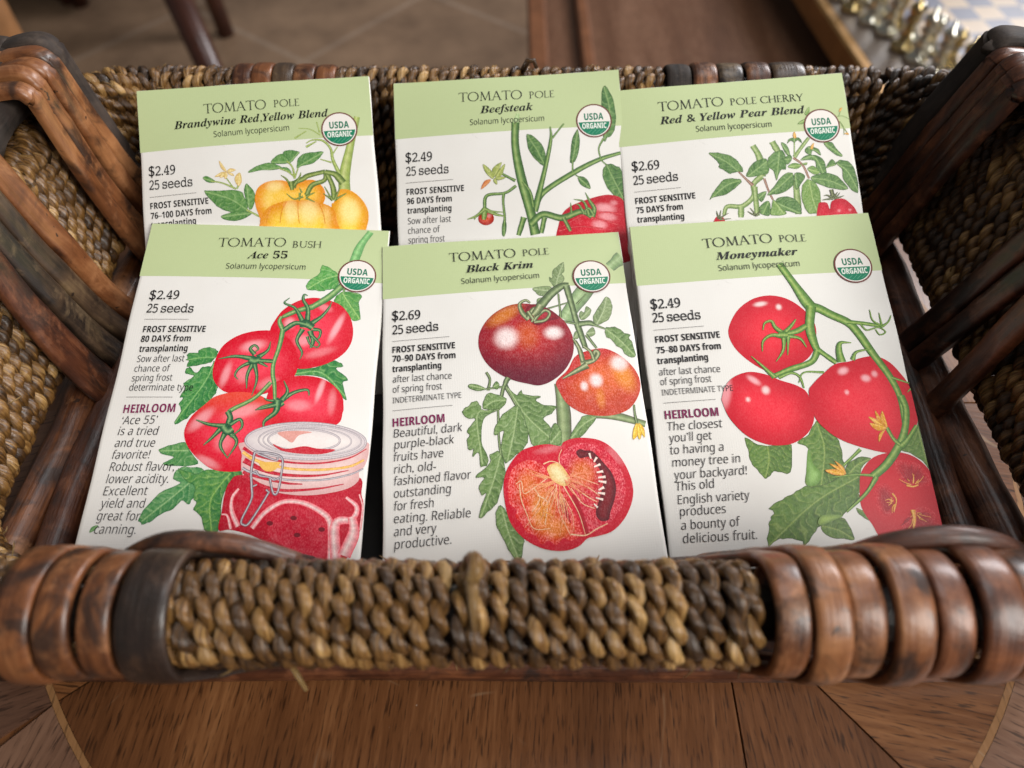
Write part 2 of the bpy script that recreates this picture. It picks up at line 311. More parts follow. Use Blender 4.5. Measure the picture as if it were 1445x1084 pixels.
def outer(a0, a1, ang):
    aa = np.linspace(a0 + g, a1 - g, 24); pts = [pol(x, ro) for x in aa]
    far = []
    for x in aa[::-1][::4]:
        d = Vector((math.cos(math.radians(x)), math.sin(math.radians(x)))); k = 9
        for lim, comp, o_ in ((.745, d.x, TC.x), (-.745, d.x, TC.x), (.184, d.y, TC.y), (-.615, d.y, TC.y)):
            if comp * (lim - o_) > 0: k = min(k, (lim - o_) / comp)
        far.append((TC.x + d.x * k, TC.y + d.y * k))
    return veneer(pts + far, math.radians(ang), M_ven_grey)
for a0, a1, an in ((-50, -1, 62), (-90, -50, 12), (-142, -90, -12), (-179, -142, -70)): outer(a0, a1, an)

# ---------------------------------------------------------------- the basket
basket = empty('wicker_basket', (0, .165, 0), 'dark wicker tray basket of seagrass rope and split cane holding six packets', 'basket')
BO = np.array([0, .165, 0])
def part(acc, name, mat, label=None, **k):
    acc.V = [v - BO for v in acc.V]; o = acc.build(name, mat, basket, **k)
    if label: o['label'] = label
    return o
def stadium(B, T, h, N, n=120, extra=0.):
    """closed loop round the wall's section from bottom centre B to top centre T; N = inward normal"""
    B, T = np.array(B, float), np.array(T, float); up = T - B; up /= np.linalg.norm(up); N = np.array(N, float); N -= up * (N @ up); N /= np.linalg.norm(N)
    h = h + extra; A = np.linspace(0, np.pi, 13)
    P = [T + h * (math.cos(x) * N + math.sin(x) * up) for x in A] + [B + h * (-math.cos(x) * N - math.sin(x) * up) for x in A]
    P, _ = resample(P, n, True); return P
def rope_turn(acc, loop, axis, R=.00102, r=.00142, pitch=.0110, tone0=.5, sides=12, hand=1):
    T, a, b = frames(loop, True, axis); n = len(loop)
    s = np.r_[0, np.cumsum(np.linalg.norm(np.diff(np.vstack([loop, loop[:1]]), axis=0), axis=1))]; Lt = s[-1]; s = s[:-1]
    out = np.sign(((loop - loop.mean(0)) * b).sum(1)).mean(); out = 1. if out >= 0 else -1.; k = -out * max(3, round(Lt / pitch)) * hand; ph0 = RNG.uniform(0, 6.28); jit = RNG.normal(0, .25, 6)
    th0 = 2 * np.pi * k * s / Lt + ph0 + .35 * np.sin(2 * np.pi * s / Lt * 3 + jit[0] * 9) + .3 * np.sin(2 * np.pi * s / Lt * 5 + jit[1] * 9)
    R *= RNG.uniform(.96, 1.06); r *= RNG.uniform(.95, 1.10)
    for q in range(2):
        th = th0 + q * np.pi
        cen = loop + (R * np.cos(th))[:, None] * a * .85 + (R * np.sin(th))[:, None] * b
        seg = np.floor((th + out * np.pi / 2) / (2 * np.pi)).astype(int); rnd = RNG.normal(0, .14, seg.max() - seg.min() + 2); tone = tone0 + rnd[seg - seg.min()]
        o_ = out * np.sin(th); rr = r * (.96 + .19 * o_ + .04 * o_ * o_ + RNG.normal(0, .05))
        phi = np.linspace(0, 2 * np.pi, sides, endpoint=False)
        tw = phi[None, :] - th[:, None] * .55 + RNG.uniform(0, 6); rg = rr[:, None] * (1 + .085 * np.sin(3 * tw) + .05 * np.sin(5 * tw + 1.3) + .05 * np.sin(2 * tw + s[:, None] * 420)); V = cen[:, None] + (rg * np.cos(phi))[..., None] * a[:, None] + (rg * np.sin(phi))[..., None] * b[:, None]
        U = np.stack([np.repeat(s[:, None], sides, 1) + RNG.uniform(0, 5), np.tile(phi * .0012, (n, 1)) + (th * .0004)[:, None]], -1)
        acc.add(V.reshape(-1, 3), grid_faces(n, sides, True, True), U.reshape(-1, 2), np.repeat(np.clip(tone, .05, .95), sides))
def fray(acc, loop, axis, h):
    # a loose fibre end standing off the wrapped rope
    n = len(loop); i = RNG.integers(2, n - 12); T, a, b = frames(loop, True, axis); out = np.sign(((loop - loop.mean(0)) * b).sum(1)).mean() or 1.
    p = loop[i] + b[i] * out * h; d = T[i] * RNG.uniform(-1, 1) + a[i] * RNG.uniform(-1, 1) + b[i] * out * RNG.uniform(.1, .6); d /= np.linalg.norm(d); L_ = RNG.uniform(.0025, .006)
    tube(acc, [p - d * .001, p + d * L_ * .5 + b[i] * out * .0004, p + d * L_], np.array([.0003, .00026, .0001]), 5, axis=(0.3, .2, .9), tone=RNG.uniform(.6, 1.))
def rope_panel(stations, name='rope_panel', n=120, tone=.5, **k):
    acc = Acc()
    for B, T, h, Nn, ax in stations:
        jit = RNG.normal(0, .00018, 3); lp = stadium(B, T, h, Nn, n) + jit; rope_turn(acc, lp, ax, tone0=tone + RNG.normal(0, .06), **k)
        for _ in range(RNG.integers(0, 3)): fray(acc, lp, ax, .0018)
    return part(acc, name, M_rope)
FT, FB, FH = (.0605, .0575), (.0755, .0205), .0092
BT, BB, BH = (.2715, .0590), (.2580, .018), .0068
def front_st(xs): return [((x, *FB), (x, *FT), FH, (0, 1, 0), (1, 0, 0)) for x in xs]
def back_st(xs): return [((x * .985, *BB), (x, *BT), BH, (0, -1, 0), (1, 0, 0)) for x in xs]
rope_panel(front_st(np.arange(-.0742, .0550, .00420)), n=170, R=.00124, r=.00140, pitch=.0118, tone=.55)
def front_corner(sgn, xs, xt, xb):
    st = front_st(xs)
    for A in np.linspace(8, 84, 11):
        A = math.radians(A); f = A / (math.pi / 2); d = np.array([sgn * math.sin(A), -math.cos(A)]); tng = (sgn * math.cos(A), math.sin(A), 0)
        st.append(((xb - sgn * .0285 + d[0] * .0285, .104 + d[1] * .0285, .018 + .011 * f), (xt - sgn * .029 + d[0] * .029, .0895 + d[1] * .029, .0575 + .012 * f), .0092 - .0034 * f, (-d[0], -d[1], 0), tng))
    return st
rope_panel(front_corner(-1, np.arange(-.1345, -.1095, .0043), -.1640, -.1585), tone=.56); rope_panel(front_corner(1, np.arange(.1195, .146, .0043), .1765, .1600), tone=.54)
rope_panel(back_st(np.arange(-.0665, .0590, .0040)), tone=.53)
def corner(sgn, xs, cx_t, cy_t, r_t, cx_b, cy_b, r_b, yside):
    st = back_st(xs) if sgn < 0 else back_st(xs)
    for A in np.linspace(8, 82, 11):
        A = math.radians(A); d = np.array([sgn * math.sin(A), math.cos(A)]); tng = (sgn * math.cos(A), -math.sin(A), 0); f = A / (math.pi / 2)
        st.append(((cx_b + d[0] * r_b, cy_b + d[1] * r_b, .018 + .008 * f), (cx_t + d[0] * r_t, cy_t + d[1] * r_t, .059 + .008 * f), .0065, (-d[0], -d[1], 0), tng))
    return st
rope_panel(corner(-1, np.arange(-.134, -.1085, .0041), -.1345, .2400, .0315, -.1280, .2300, .0285, 0), tone=.53)
rope_panel(corner(1, np.arange(.1165, .142, .0041), .1435, .2400, .0315, .1300, .2300, .0285, 0), tone=.40)
def side_st(sgn, ys):
    xt, xb = (-.1640, -.1585) if sgn < 0 else (.1765, .1600)
    return [((xb, y, .029), (xt, y, .0695), .0058, (-sgn, 0, 0), (0, 1, 0)) for y in ys]
rope_panel(side_st(-1, np.arange(.0980, .2380, .00385)), tone=.54)
rope_panel(side_st(1, np.arange(.0950, .2380, .00385)), tone=.50)

def band(B, T, h, Nn, ax, w, th, mat, tilt=0., n=90, tone=.5, name='cane_band', dome=.6):
    acc = Acc(); P = stadium(B, T, h, Nn, n)
    up = np.array(T, float) - np.array(B, float); up /= np.linalg.norm(up); z = (P - np.array(B)) @ up; P = P + np.outer(tilt * np.minimum(0, z - z.max() + .012), ax)
    ax = np.array(ax, float)
    T_, a_, b_ = frames(P, True, ax)
    if ((P - P.mean(0)) * b_).sum() < 0: ax = -ax
    strip(acc, P, ax, w, th, tone, True, dome=dome); return part(acc, name, mat)
for x0, x1, mt, til, tn, e in ((.0550, .0629, M_cane, .32, .62, .0002), (.0632, .0709, M_cane, .26, .80, .0016), (.0712, .0790, M_cane, .30, .68, .0003), (.0797, .0880, M_cane, .16, .60, .0020), (.0892, .0972, M_cane_red, .08, .86, .0006), (.0982, .1072, M_cane_red, .03, .8, .0018), (.1080, .1180, M_cane, .02, .6, .0008),
                           (-.0836, -.0722, M_cane_dark, -.38, .62, .0014), (-.0914, -.0840, M_cane, -.26, .56, .0004), (-.0998, -.0920, M_cane, -.18, .5, .0010), (-.1090, -.1008, M_cane, -.08, .58, .0016)):
    x = (x0 + x1) / 2; band((x, *FB), (x, *FT), FH + e + .0016, (0, 1, 0), (1, 0, 0), (x1 - x0) * .98, .0027, mt, til, tone=tn, dome=.34)
for px0, px1, mt, tn in ((-.1080, -.1008, M_cane, .5), (-.1003, -.0929, M_cane, .6), (-.0922, -.0845, M_cane_grey, .5), (-.0842, -.0762, M_cane, .4), (-.0758, -.0682, M_cane, .55),
                     (.0598, .0692, M_bark, .6), (.0697, .0790, M_cane, .5), (.0794, .0893, M_cane_grey, .4), (.0898, .0998, M_cane, .35), (.1006, .1142, M_cane_grey, .4)):
    x = (px0 + px1) / 2; band((x, *BB), (x, *BT), BH + .0006 + random.uniform(0, .0014), (0, -1, 0), (1, 0, 0), px1 - px0, .0026, mt, random.uniform(-.05, .05), 80, tone=tn, dome=.45)

def side_strip(sgn, y_top, y_bot, w_top, w_bot, mat, dz=0., dx=0., tone=.5, th=.0036):
    """one split-cane strip bent over the side wall: inside foot, inner face, bend over the top, outer face"""
    if sgn < 0: pts = [(-.1405, .009), (-.1440, .018), (-.1480, .033), (-.1512, .060), (-.1527, .0880), (-.1533, .0915), (-.1560, .0932), (-.1660, .0910), (-.1740, .0850), (-.1755, .028)]
    else: pts = [(.1400, .009), (.1445, .018), (.1490, .033), (.1560, .060), (.1640, .0850), (.1652, .0885), (.1685, .0905), (.1790, .0885), (.1880, .083), (.1860, .028)]
    Q = []
    for x, z in pts:
        f = min(1, max(0, (z - .015) / .078)); Q.append((x - sgn * dx, y_bot + (y_top - y_bot) * f, z + dz * f))
    P = catmull(Q, 9); P[:, 1] += .0006 * np.sin(np.linspace(0, 5, len(P)) + RNG.uniform(0, 6))
    f = np.clip((P[:, 2] - .015) / .078, 0, 1); tp = 1 + (w_top / w_bot - 1) * f
    acc = Acc(); ax = (0, 1, 0); T_, a_, b_ = frames(P, False, ax)
    if b_[len(P) // 4] @ np.array([-sgn, 0, 0]) < 0: ax = (0, -1, 0)
    strip(acc, P, ax, w_bot * .94, th, tone, dome=.50, taper=tp); return part(acc, 'cane_strip', mat, autosharp=50)
for yt, yb, wt, wb, dz, dx, mt, tn in ((.2134, .2165, .0066, .0098, .000, .0010, M_cane, .74), (.2196, .2262, .0064, .0096, .0012, .0000, M_cane, .80), (.2257, .2355, .0064, .0094, .0004, .0008, M_cane, .78), (.2318, .2445, .0064, .0094, .0014, .0002, M_cane, .86)):
    side_strip(-1, yt, yb, wt, wb, mt, dz, dx, tn)
side_strip(-1, .2395, .2530, .0090, .0105, M_bark, .0010, -.0020, .8)
for yt, yb, wt, wb, mt, tn in ((.1800, .1890, .0105, .0088, M_cane, .70), (.1712, .1812, .0078, .0086, M_cane_grey, .62), (.1645, .1706, .0076, .0112, M_cane_grey, .40), (.1570, .1560, .0088, .0150, M_cane_red, .60)):
    side_strip(-1, yt, yb, wt, wb, mt, random.uniform(-.001, .002), random.uniform(0, .0012), tn)
for yt, yb, mt, tn in ((.2200, .2195, M_cane_red, .45), (.2268, .2265, M_cane_red, .62), (.2336, .2335, M_cane_red, .38), (.2404, .2403, M_cane_red, .58)):
    side_strip(1, yt, yb, .0070, .0072, mt, random.uniform(-.001, .002), random.uniform(0, .001), tn)
side_strip(1, .2490, .2505, .0120, .0125, M_bark, .0012, -.0020, .5)
for yt, yb, w, mt, tn in ((.1690, .1745, .0095, M_cane_red, .35), (.1605, .1650, .0090, M_cane_red, .28), (.1555, .1470, .0105, M_cane_red, .62)): side_strip(1, yt, yb, w, w, mt, random.uniform(-.001, .002), 0, tn)

# rails, rods and base
for sgn, x in ((-1, -.1700), (1, .1830)):
    acc = Acc(); P = catmull([(x, .082, .078), (x - sgn * .001, .12, .084), (x, .17, .086), (x, .215, .0865), (x - sgn * .002, .243, .086)], 8); tube(acc, P, .0092, 14, axis=(0, 0, 1), wob=.06, tone=.6, sq=1.25); part(acc, 'handle_bar', M_bark)
for ends, r, mt, tn in ((((-.1505, .082), (-.1505, .258)), .0062, M_cane, .40), (((-.1385, .082), (-.1380, .258)), .0056, M_cane_red, .62), (((-.1275, .082), (-.1275, .258)), .0048, M_cane_red, .35),
                        (((.1385, .082), (.1385, .258)), .0055, M_cane_red, .45), (((.1500, .082), (.1492, .258)), .0070, M_cane_red, .55)):
    acc = Acc(); (x0, y0), (x1, y1) = ends; P = [(x0 + (x1 - x0) * f + .0012 * math.sin(f * 9 + x0 * 300), y0 + (y1 - y0) * f, .0135) for f in np.linspace(0, 1, 26)]; tube(acc, P, r, 14, axis=(0, 0, 1), wob=.03, tone=tn); part(acc, 'base_rod', mt)
for y, z, x in ((.0655, .0080, .15), (.2560, .0075, .145)):
    acc = Acc(); tube(acc, [(-x, y, z), (-.1, y, z), (-.04, y + .0006, z), (.03, y, z + .0005), (.1, y, z), (x, y, z)], .0062, 14, axis=(0, 0, 1), wob=.03, tone=.7); part(acc, 'base_rail', M_cane_red)
for y, z, x in ((FT[0], FT[1], .155), (BT[0], BT[1], .140)):
    acc = Acc(); tube(acc, [(-x, y, z), (-.05, y, z), (.05, y, z), (x, y, z)], .0062, 10, axis=(0, 0, 1)); part(acc, 'rim_rod', M_cane_dark)
MB = plain('shade_dark_slat', (.010, .007, .005), .8, noise=.4)  # near-black colour puts the shade of the packet gaps into the slats
for x in np.arange(-.126, .13, .021):
    acc = Acc(); box(acc, x - .0098, x + .0098, .078, .258, .0035, .0075, .001, .4); part(acc, 'base_slat', MB, sm=False)
# loose bent twigs on the inner side of the front rim, a knot and a straw end
for pts in ([(-.098, .074, .050), (-.0880, .0745, .0590), (-.0800, .0750, .0632), (-.0710, .0750, .0638), (-.0620, .0748, .0615), (-.0520, .074, .054)], [(.0790, .0740, .056), (.0880, .0750, .0630), (.0985, .0752, .0660), (.1090, .0750, .0650), (.1190, .0745, .0590), (.1240, .074, .050)]):
    acc = Acc(); tube(acc, catmull(pts, 7), .0026, 10, axis=(0, 1, 0), wob=.04, tone=.45); part(acc, 'bent_twig', M_cane_red)
acc = Acc(); lp = [(-.0088 + .0010 * math.sin(a), .0655 + .0022 * math.cos(a), .0700 + .0020 * math.sin(a)) for a in np.linspace(0, 6.28, 14)]
tube(acc, lp, .0019, 9, axis=(1, 0, 0), tone=.72); tube(acc, [(-.0088, .063, .0705), (-.0082, .058, .0690), (-.0078, .0535, .066)], np.array([.0016, .0013, .0010]), 8, axis=(1, 0, 0), tone=.7); part(acc, 'rope_knot', M_rope)
acc = Acc(); tube(acc, [(-.0545, .0560, .040), (-.0518, .0525, .0375), (-.0495, .0495, .0355)], np.array([.0006, .0008, .0005]), 7, axis=(0, 0, 1), tone=1.05); part(acc, 'straw_end', M_rope)
acc = Acc(); tube(acc, [(.004, .272, .0670), (.0060, .2715, .0715), (.0085, .271, .0720), (.0095, .271, .0690)], np.array([.0012, .0012, .0010, .0007]), 7, axis=(0, 1, 0), tone=.4); part(acc, 'straw_end', M_rope)

# ---------------------------------------------------------------- the seed packets
PACKETS = {
 'ace': dict(origin=(-0.12637, 0.20243, 0.0501), across=(0.99931, -0.0028, -0.03717), down=(-0.01208, -0.96771, -0.2518), header=21.45, badge=(73.55, 19.31),
  items=[
   ('leaf','printed_leaf',[(57.19,25.59),(57.31,22.49),(60.61,19.26),(60.87,17.24),(61.58,15.61),(64.8,17.11),(67.21,19.04),(67.9,21.01),(67.03,24.43),(64.21,25.36),(62.33,25.98),(59.88,25.78)],{'rib': [(67.48,19.31),(62.78,21.18),(57.32,25.47)],'pal': ((86,168,78),(180,220,140),(36,115,60)),'n': 5}),
   ('leaf','printed_leaf',[(69.36,25.75),(72.51,25.65),(75.78,26.78),(75.08,29.74),(76.11,35.74),(73.53,36.36),(71.06,33.17),(69.16,31.03),(66.85,29.73),(67.35,27.49)],{'rib': [(69.14,26.04),(71.99,30.39),(75.87,35.75)],'pal': ((90,165,78),(180,215,130),(40,115,60)),'n': 5}),
   ('leaf','printed_leaf',[(30.58,53.16),(31.73,50.29),(31.06,49.02),(28.83,48.2),(26.58,48.63),(25.33,49.44),(25.23,50.22),(22.69,50.29),(21.82,51.09),(22.33,52.11),(21.77,52.89),(22.85,53.22),(22.64,55.16),(25.8,54.82),(28.88,53.97)],{'rib': [(31.29,51.85),(27.15,51.97),(22.0,52.89)],'pal': ((62,145,74),(158,208,128),(26,92,58)),'n': 6}),
   ('leaf','printed_leaf',[(31.0,52.89),(30.42,54.95),(27.72,55.28),(26.01,57.35),(23.6,55.39),(22.35,56.59),(22.87,57.69),(25.5,58.37),(23.54,60.18),(22.59,61.21),(23.47,62.77),(22.27,65.67),(23.48,66.13),(22.5,68.11),(23.61,70.51),(22.14,74.63),(25.46,73.35),(27.71,70.89),(30.95,68.87),(32.7,65.89),(33.79,62.9),(32.71,60.44),(32.36,56.92)],{'rib': [(31.31,53.39),(29.16,61.03),(22.31,74.38)],'pal': ((62,145,74),(158,208,128),(26,92,58)),'n': 8}),
   ('leaf','printed_leaf',[(56.56,57.27),(58.12,54.94),(63.15,54.29),(68.43,51.58),(71.31,52.27),(72.13,53.53),(70.12,54.36),(74.18,57.81),(72.72,59.36),(74.4,64.8),(71.97,63.38),(67.78,58.49),(63.01,57.1)],{'rib': [(56.96,56.76),(65.66,56.01),(74.35,64.31)],'pal': ((62,145,74),(158,208,128),(26,92,58)),'n': 6}),
   ('leaf','printed_leaf',[(27.2,80.73),(22.88,81.46),(19.23,83.01),(20.51,84.54),(24.13,85.5),(21.1,87.63),(26.6,88.27),(31.83,87.38),(28.65,83.31)],{'rib': [(28.16,83.33),(24.23,83.42),(19.33,83.53)],'pal': ((86,152,84),(170,205,140),(40,110,66)),'n': 5}),
   ('leaf','printed_leaf',[(30.54,88.44),(26.25,89.05),(25.12,92.12),(27.57,93.58),(21.88,96.71),(17.43,103.19),(17.97,105.84),(20.7,105.31),(23.35,103.07),(26.83,101.29),(29.0,98.79),(31.14,99.98),(32.23,97.98),(35.79,93.41),(35.19,89.87)],{'rib': [(34.13,89.38),(27.16,96.6),(18.29,105.11)],'pal': ((78,150,88),(176,212,150),(46,112,70)),'n': 8}),
   ('leaf','printed_leaf',[(45.92,89.63),(36.53,89.07),(31.39,90.46),(26.25,89.05),(28.84,92.55),(32.09,94.49),(32.23,97.98),(33.44,99.44),(32.83,101.42),(35.31,103.32),(36.52,106.2),(37.52,107.86),(40.63,108.04),(41.42,104.17),(41.12,96.3)],{'rib': [(42.1,90.23),(37.59,98.36),(39.17,107.83)],'pal': ((74,142,76),(166,204,110),(28,92,56)),'n': 8}),
   ('leaf','printed_leaf',[(3.53,108.64),(3.81,107.04),(5.65,106.47),(4.97,107.82)],{'rib': [(3.69,108.51),(5.36,106.61)],'pal': ((110,165,100),(150,190,130),(80,140,80)),'n': 3}),
   ('fruit','printed_tomato',[(47.29,41.71),(48.39,37.67),(50.71,33.53),(55.08,30.1),(59.73,28.68),(64.63,29.24),(69.16,31.03),(72.42,34.76),(74.07,39.58),(74.05,44.37),(72.11,48.62),(68.02,52.11),(62.68,54.31),(57.64,54.8),(53.15,52.27),(48.74,47.21)],{'edge': (216,20,44),'mid': (244,66,88),'hl': [(68.61,39.74,1.24,5.85,20,0.75),(53.27,38.6,1.89,2.12,0,0.7),(58.29,44.83,2.82,2.11,0,0.5),(63.99,32.29,2.88,1.4,20,0.4),(64.4,48.84,5.14,1.57,-20,0.3)],'low': None,'top': None,'grain': 0.14,'smooth': 1}),
   ('fruit','printed_tomato',[(31.3,57.46),(31.38,52.36),(32.93,47.66),(36.58,44.15),(41.45,42.15),(47.03,41.56),(51.42,42.65),(55.14,45.97),(57.65,51.11),(57.59,56.23),(55.51,59.82),(50.04,63.46),(45.64,64.57),(40.18,64.46),(35.95,63.58),(32.79,60.93)],{'edge': (216,20,44),'mid': (244,66,88),'hl': [(42.69,47.38,4.19,2.08,-15,0.6),(35.49,57.85,1.37,4.6,10,0.55),(40.97,57.7,2.29,3.08,0,0.35),(49.17,60.49,3.66,2.05,-25,0.35)],'low': None,'top': None,'grain': 0.14,'smooth': 1}),
   ('fruit','printed_tomato',[(49.9,62.47),(52.24,59.41),(56.17,57.79),(61.18,57.3),(65.88,58.03),(69.8,60.19),(72.94,63.85),(73.78,67.77),(73.67,69.39),(72.52,73.24),(65.15,75.72),(56.04,74.51),(50.01,69.84)],{'edge': (216,20,44),'mid': (244,66,88),'hl': [(65.87,62.05,1.01,4.62,12,0.7),(59.68,67.64,4.07,2.03,0,0.4),(69.95,65.91,1.36,4.58,0,0.35)],'low': None,'top': None,'grain': 0.14,'smooth': 1}),
   ('fruit','printed_tomato',[(25.99,78.12),(26.16,74.91),(27.58,71.64),(30.54,68.3),(33.93,65.18),(40.98,63.6),(48.36,65.08),(53.1,69.91),(54.61,77.43),(51.22,85.4),(46.34,89.11),(40.07,89.76),(35.47,88.59),(30.98,85.34),(27.64,81.77)],{'edge': (216,20,44),'mid': (244,66,88),'hl': [(30.37,73.2,2.0,5.04,40,0.55),(42.99,70.17,6.06,2.26,-20,0.5),(34.67,86.81,4.41,1.43,25,0.45),(38.57,80.46,2.98,3.34,0,0.3)],'low': None,'top': (240,96,70),'grain': 0.14,'smooth': 1}),
   ('rib','printed_stem',[([(76.57,0.98),(73.54,6.91),(71.84,13.87)],2.22,3.41)],((120,180,110),(160,210,140),(90,150,90))),
   ('rib','printed_stem',[([(69.53,22.65),(64.99,28.12),(59.68,32.43)],2.54,2.21),([(60.13,32.14),(55.53,33.76),(51.94,35.67),(50.62,36.52)],2.2,1.23),([(50.35,36.26),(49.89,38.16),(51.49,41.32)],1.23,1.6),([(51.42,40.79),(51.07,47.14),(50.04,53.38),(50.36,57.44),(51.23,60.44),(52.25,66.36)],1.6,1.18),([(50.11,59.97),(45.79,65.55),(39.21,69.87),(38.84,71.81)],1.28,1.52),([(69.59,23.22),(69.78,26.58)],0.97,0.68)],((96,146,84),(168,198,130),(44,92,62))),
   ('rib','printed_calyx',[([(58.95,38.42),(58.55,33.01),(56.72,29.77),(56.71,27.67),(57.96,27.96)],1.9,0.28),([(57.46,37.93),(55.64,34.74),(53.94,32.61),(50.63,31.07),(52.06,29.09)],1.71,0.29),([(60.37,38.38),(63.4,35.59),(65.43,32.25),(66.13,29.75)],1.81,0.19),([(57.79,40.6),(56.42,44.88),(58.56,49.01),(58.18,51.61)],1.7,0.28),([(60.21,41.06),(61.58,44.73),(61.18,47.37)],1.89,0.94),([(61.09,40.5),(63.52,40.96),(63.34,43.63),(61.58,44.73)],1.42,0.38),([(60.87,42.64),(63.81,45.72),(62.83,47.43)],1.13,0.28),([(59.52,43.21),(61.06,46.33),(63.73,47.04)],1.03,0.28),([(58.19,40.05),(58.48,38.44),(61.03,39.97)],3.32,2.37),([(58.54,38.97),(55.16,38.54),(51.72,41.32)],1.61,1.79)],((52,104,70),(138,178,118),(30,70,52))),
   ('rib','printed_calyx',[([(43.36,52.03),(37.68,51.26),(32.3,52.34)],2.04,0.27),([(44.68,51.47),(47.56,48.8),(48.05,45.55)],1.85,0.18),([(43.6,50.47),(41.91,48.45),(43.11,47.11),(44.46,48.37),(43.68,49.44)],1.39,0.38),([(43.05,53.06),(39.67,55.2),(38.46,57.77),(39.62,59.35)],1.48,0.27),([(43.59,53.56),(42.35,57.66),(42.82,62.41)],1.75,0.37),([(44.05,53.55),(45.54,59.09),(44.77,64.84)],1.56,0.23),([(45.36,53.0),(48.37,54.7)],1.38,0.37),([(42.44,52.05),(43.9,52.53),(45.67,51.96)],3.23,2.32),([(45.28,52.49),(49.71,52.62)],1.39,1.39)],((52,104,70),(138,178,118),(30,70,52))),
   ('rib','printed_calyx',[([(53.64,66.57),(57.77,63.26),(61.76,62.16),(62.67,64.12)],1.81,0.37),([(54.45,65.82),(55.66,62.82),(54.06,59.26)],1.82,0.27),([(52.42,67.59),(48.91,68.41),(46.61,69.68)],1.62,0.36),([(53.35,67.81),(52.49,71.47)],2.26,1.08),([(52.25,66.36),(49.96,66.18),(48.73,65.47)],1.09,0.27),([(52.19,65.87),(53.74,67.31),(55.03,66.78)],2.26,1.81)],((52,104,70),(138,178,118),(30,70,52))),
   ('rib','printed_calyx',[([(38.2,70.29),(39.3,72.43),(38.97,75.14)],1.72,2.0),([(38.24,75.26),(33.14,74.74),(28.89,73.34)],1.8,0.4),([(36.9,76.26),(34.44,79.5),(32.55,81.55)],1.69,0.29),([(38.56,77.28),(37.75,81.53),(40.64,85.64)],1.8,0.29),([(40.06,77.25),(42.54,80.37),(40.6,85.38)],1.79,0.29),([(39.64,74.58),(42.4,72.9),(43.3,75.57),(40.31,78.84)],1.5,0.39),([(37.72,75.17),(39.23,76.74),(40.6,75.9)],3.0,2.5)],((52,104,70),(138,178,118),(30,70,52))),
   ('rib','printed_calyx',[([(53.1,66.06),(53.1,69.91),(50.01,73.25),(50.14,75.94)],2.55,0.3),([(52.81,67.73),(48.9,68.93),(46.95,69.52)],1.52,0.31)],((52,104,70),(138,178,118),(30,70,52))),
   ('fruit','printed_jar',[(46.08,90.65),(42.5,92.76),(41.44,96.79),(41.35,102.22),(41.22,107.31),(44.77,107.25),(51.18,108.8),(58.26,112.0),(65.72,114.92),(72.93,116.19),(78.11,116.1),(81.91,108.7),(82.75,99.42),(81.81,95.44),(80.02,89.9),(63.87,91.79)],{'edge': (186,24,46),'mid': (206,42,62),'hl': [],'low': None,'top': None,'grain': 0.35,'smooth': 1}),
   ('rib','jar_glass',[([(45.37,94.96),(43.86,97.74),(44.28,101.68),(46.76,106.24)],0.77,1.61),([(50.87,106.65),(54.03,101.97),(58.89,98.67),(64.71,98.7),(70.32,101.15),(73.28,104.03),(74.23,109.8),(74.51,115.46)],1.42,2.07),([(77.36,96.54),(80.81,99.46),(79.71,103.17),(75.04,104.72),(76.11,114.97)],0.88,3.3),([(79.64,102.44),(80.58,107.28),(78.37,113.99)],2.41,4.26),([(41.43,102.71),(43.17,103.16),(44.74,107.01)],0.47,0.94),([(81.17,95.46),(82.51,99.42),(82.41,106.28)],0.49,0.67)],((236,160,164),(246,216,212),(250,84,102))),
   ('fruit','jar_sauce',[(56.0,105.82),(58.41,102.37),(62.97,100.31),(67.96,101.69),(71.76,105.52),(72.94,114.09),(67.05,114.19),(60.56,111.48),(55.92,108.71)],{'edge': (206,52,70),'mid': (196,34,56),'hl': [],'low': None,'top': None,'grain': 0.4,'smooth': 1}),
   ('fruit','jar_herb',[(63.58,103.34),(63.45,103.75),(63.0,104.0),(62.41,104.01),(61.9,103.78),(61.67,103.38),(61.8,102.98),(62.25,102.72),(62.84,102.71),(63.35,102.95)],{'edge': (120,30,40),'mid': (120,30,40),'hl': [],'low': None,'top': None,'grain': 0.2,'smooth': 1}),
   ('fruit','jar_herb',[(72.11,106.48),(71.97,106.88),(71.52,107.13),(70.93,107.14),(70.42,106.91),(70.2,106.51),(70.33,106.11),(70.78,105.86),(71.38,105.85),(71.88,106.08)],{'edge': (120,30,40),'mid': (120,30,40),'hl': [],'low': None,'top': None,'grain': 0.2,'smooth': 1}),
   ('fruit','jar_herb',[(65.15,108.29),(65.02,108.69),(64.57,108.94),(63.98,108.95),(63.48,108.72),(63.25,108.33),(63.38,107.93),(63.82,107.68),(64.41,107.67),(64.92,107.9)],{'edge': (120,30,40),'mid': (120,30,40),'hl': [],'low': None,'top': None,'grain': 0.2,'smooth': 1}),
   ('fruit','jar_herb',[(56.85,105.08),(56.73,105.48),(56.28,105.74),(55.69,105.75),(55.18,105.51),(54.95,105.12),(55.07,104.72),(55.52,104.46),(56.11,104.45),(56.62,104.69)],{'edge': (120,30,40),'mid': (120,30,40),'hl': [],'low': None,'top': None,'grain': 0.2,'smooth': 1}),
   ('fruit','jar_collar',[(45.02,80.31),(44.76,84.5),(45.61,90.15),(48.89,93.12),(57.56,95.95),(66.86,96.36),(76.41,94.3),(80.46,91.43),(80.52,88.35),(82.27,85.73),(82.42,78.89),(67.91,83.97)],{'edge': (222,176,174),'mid': (236,206,202),'hl': [],'low': None,'top': None,'grain': 0.25,'smooth': 1}),
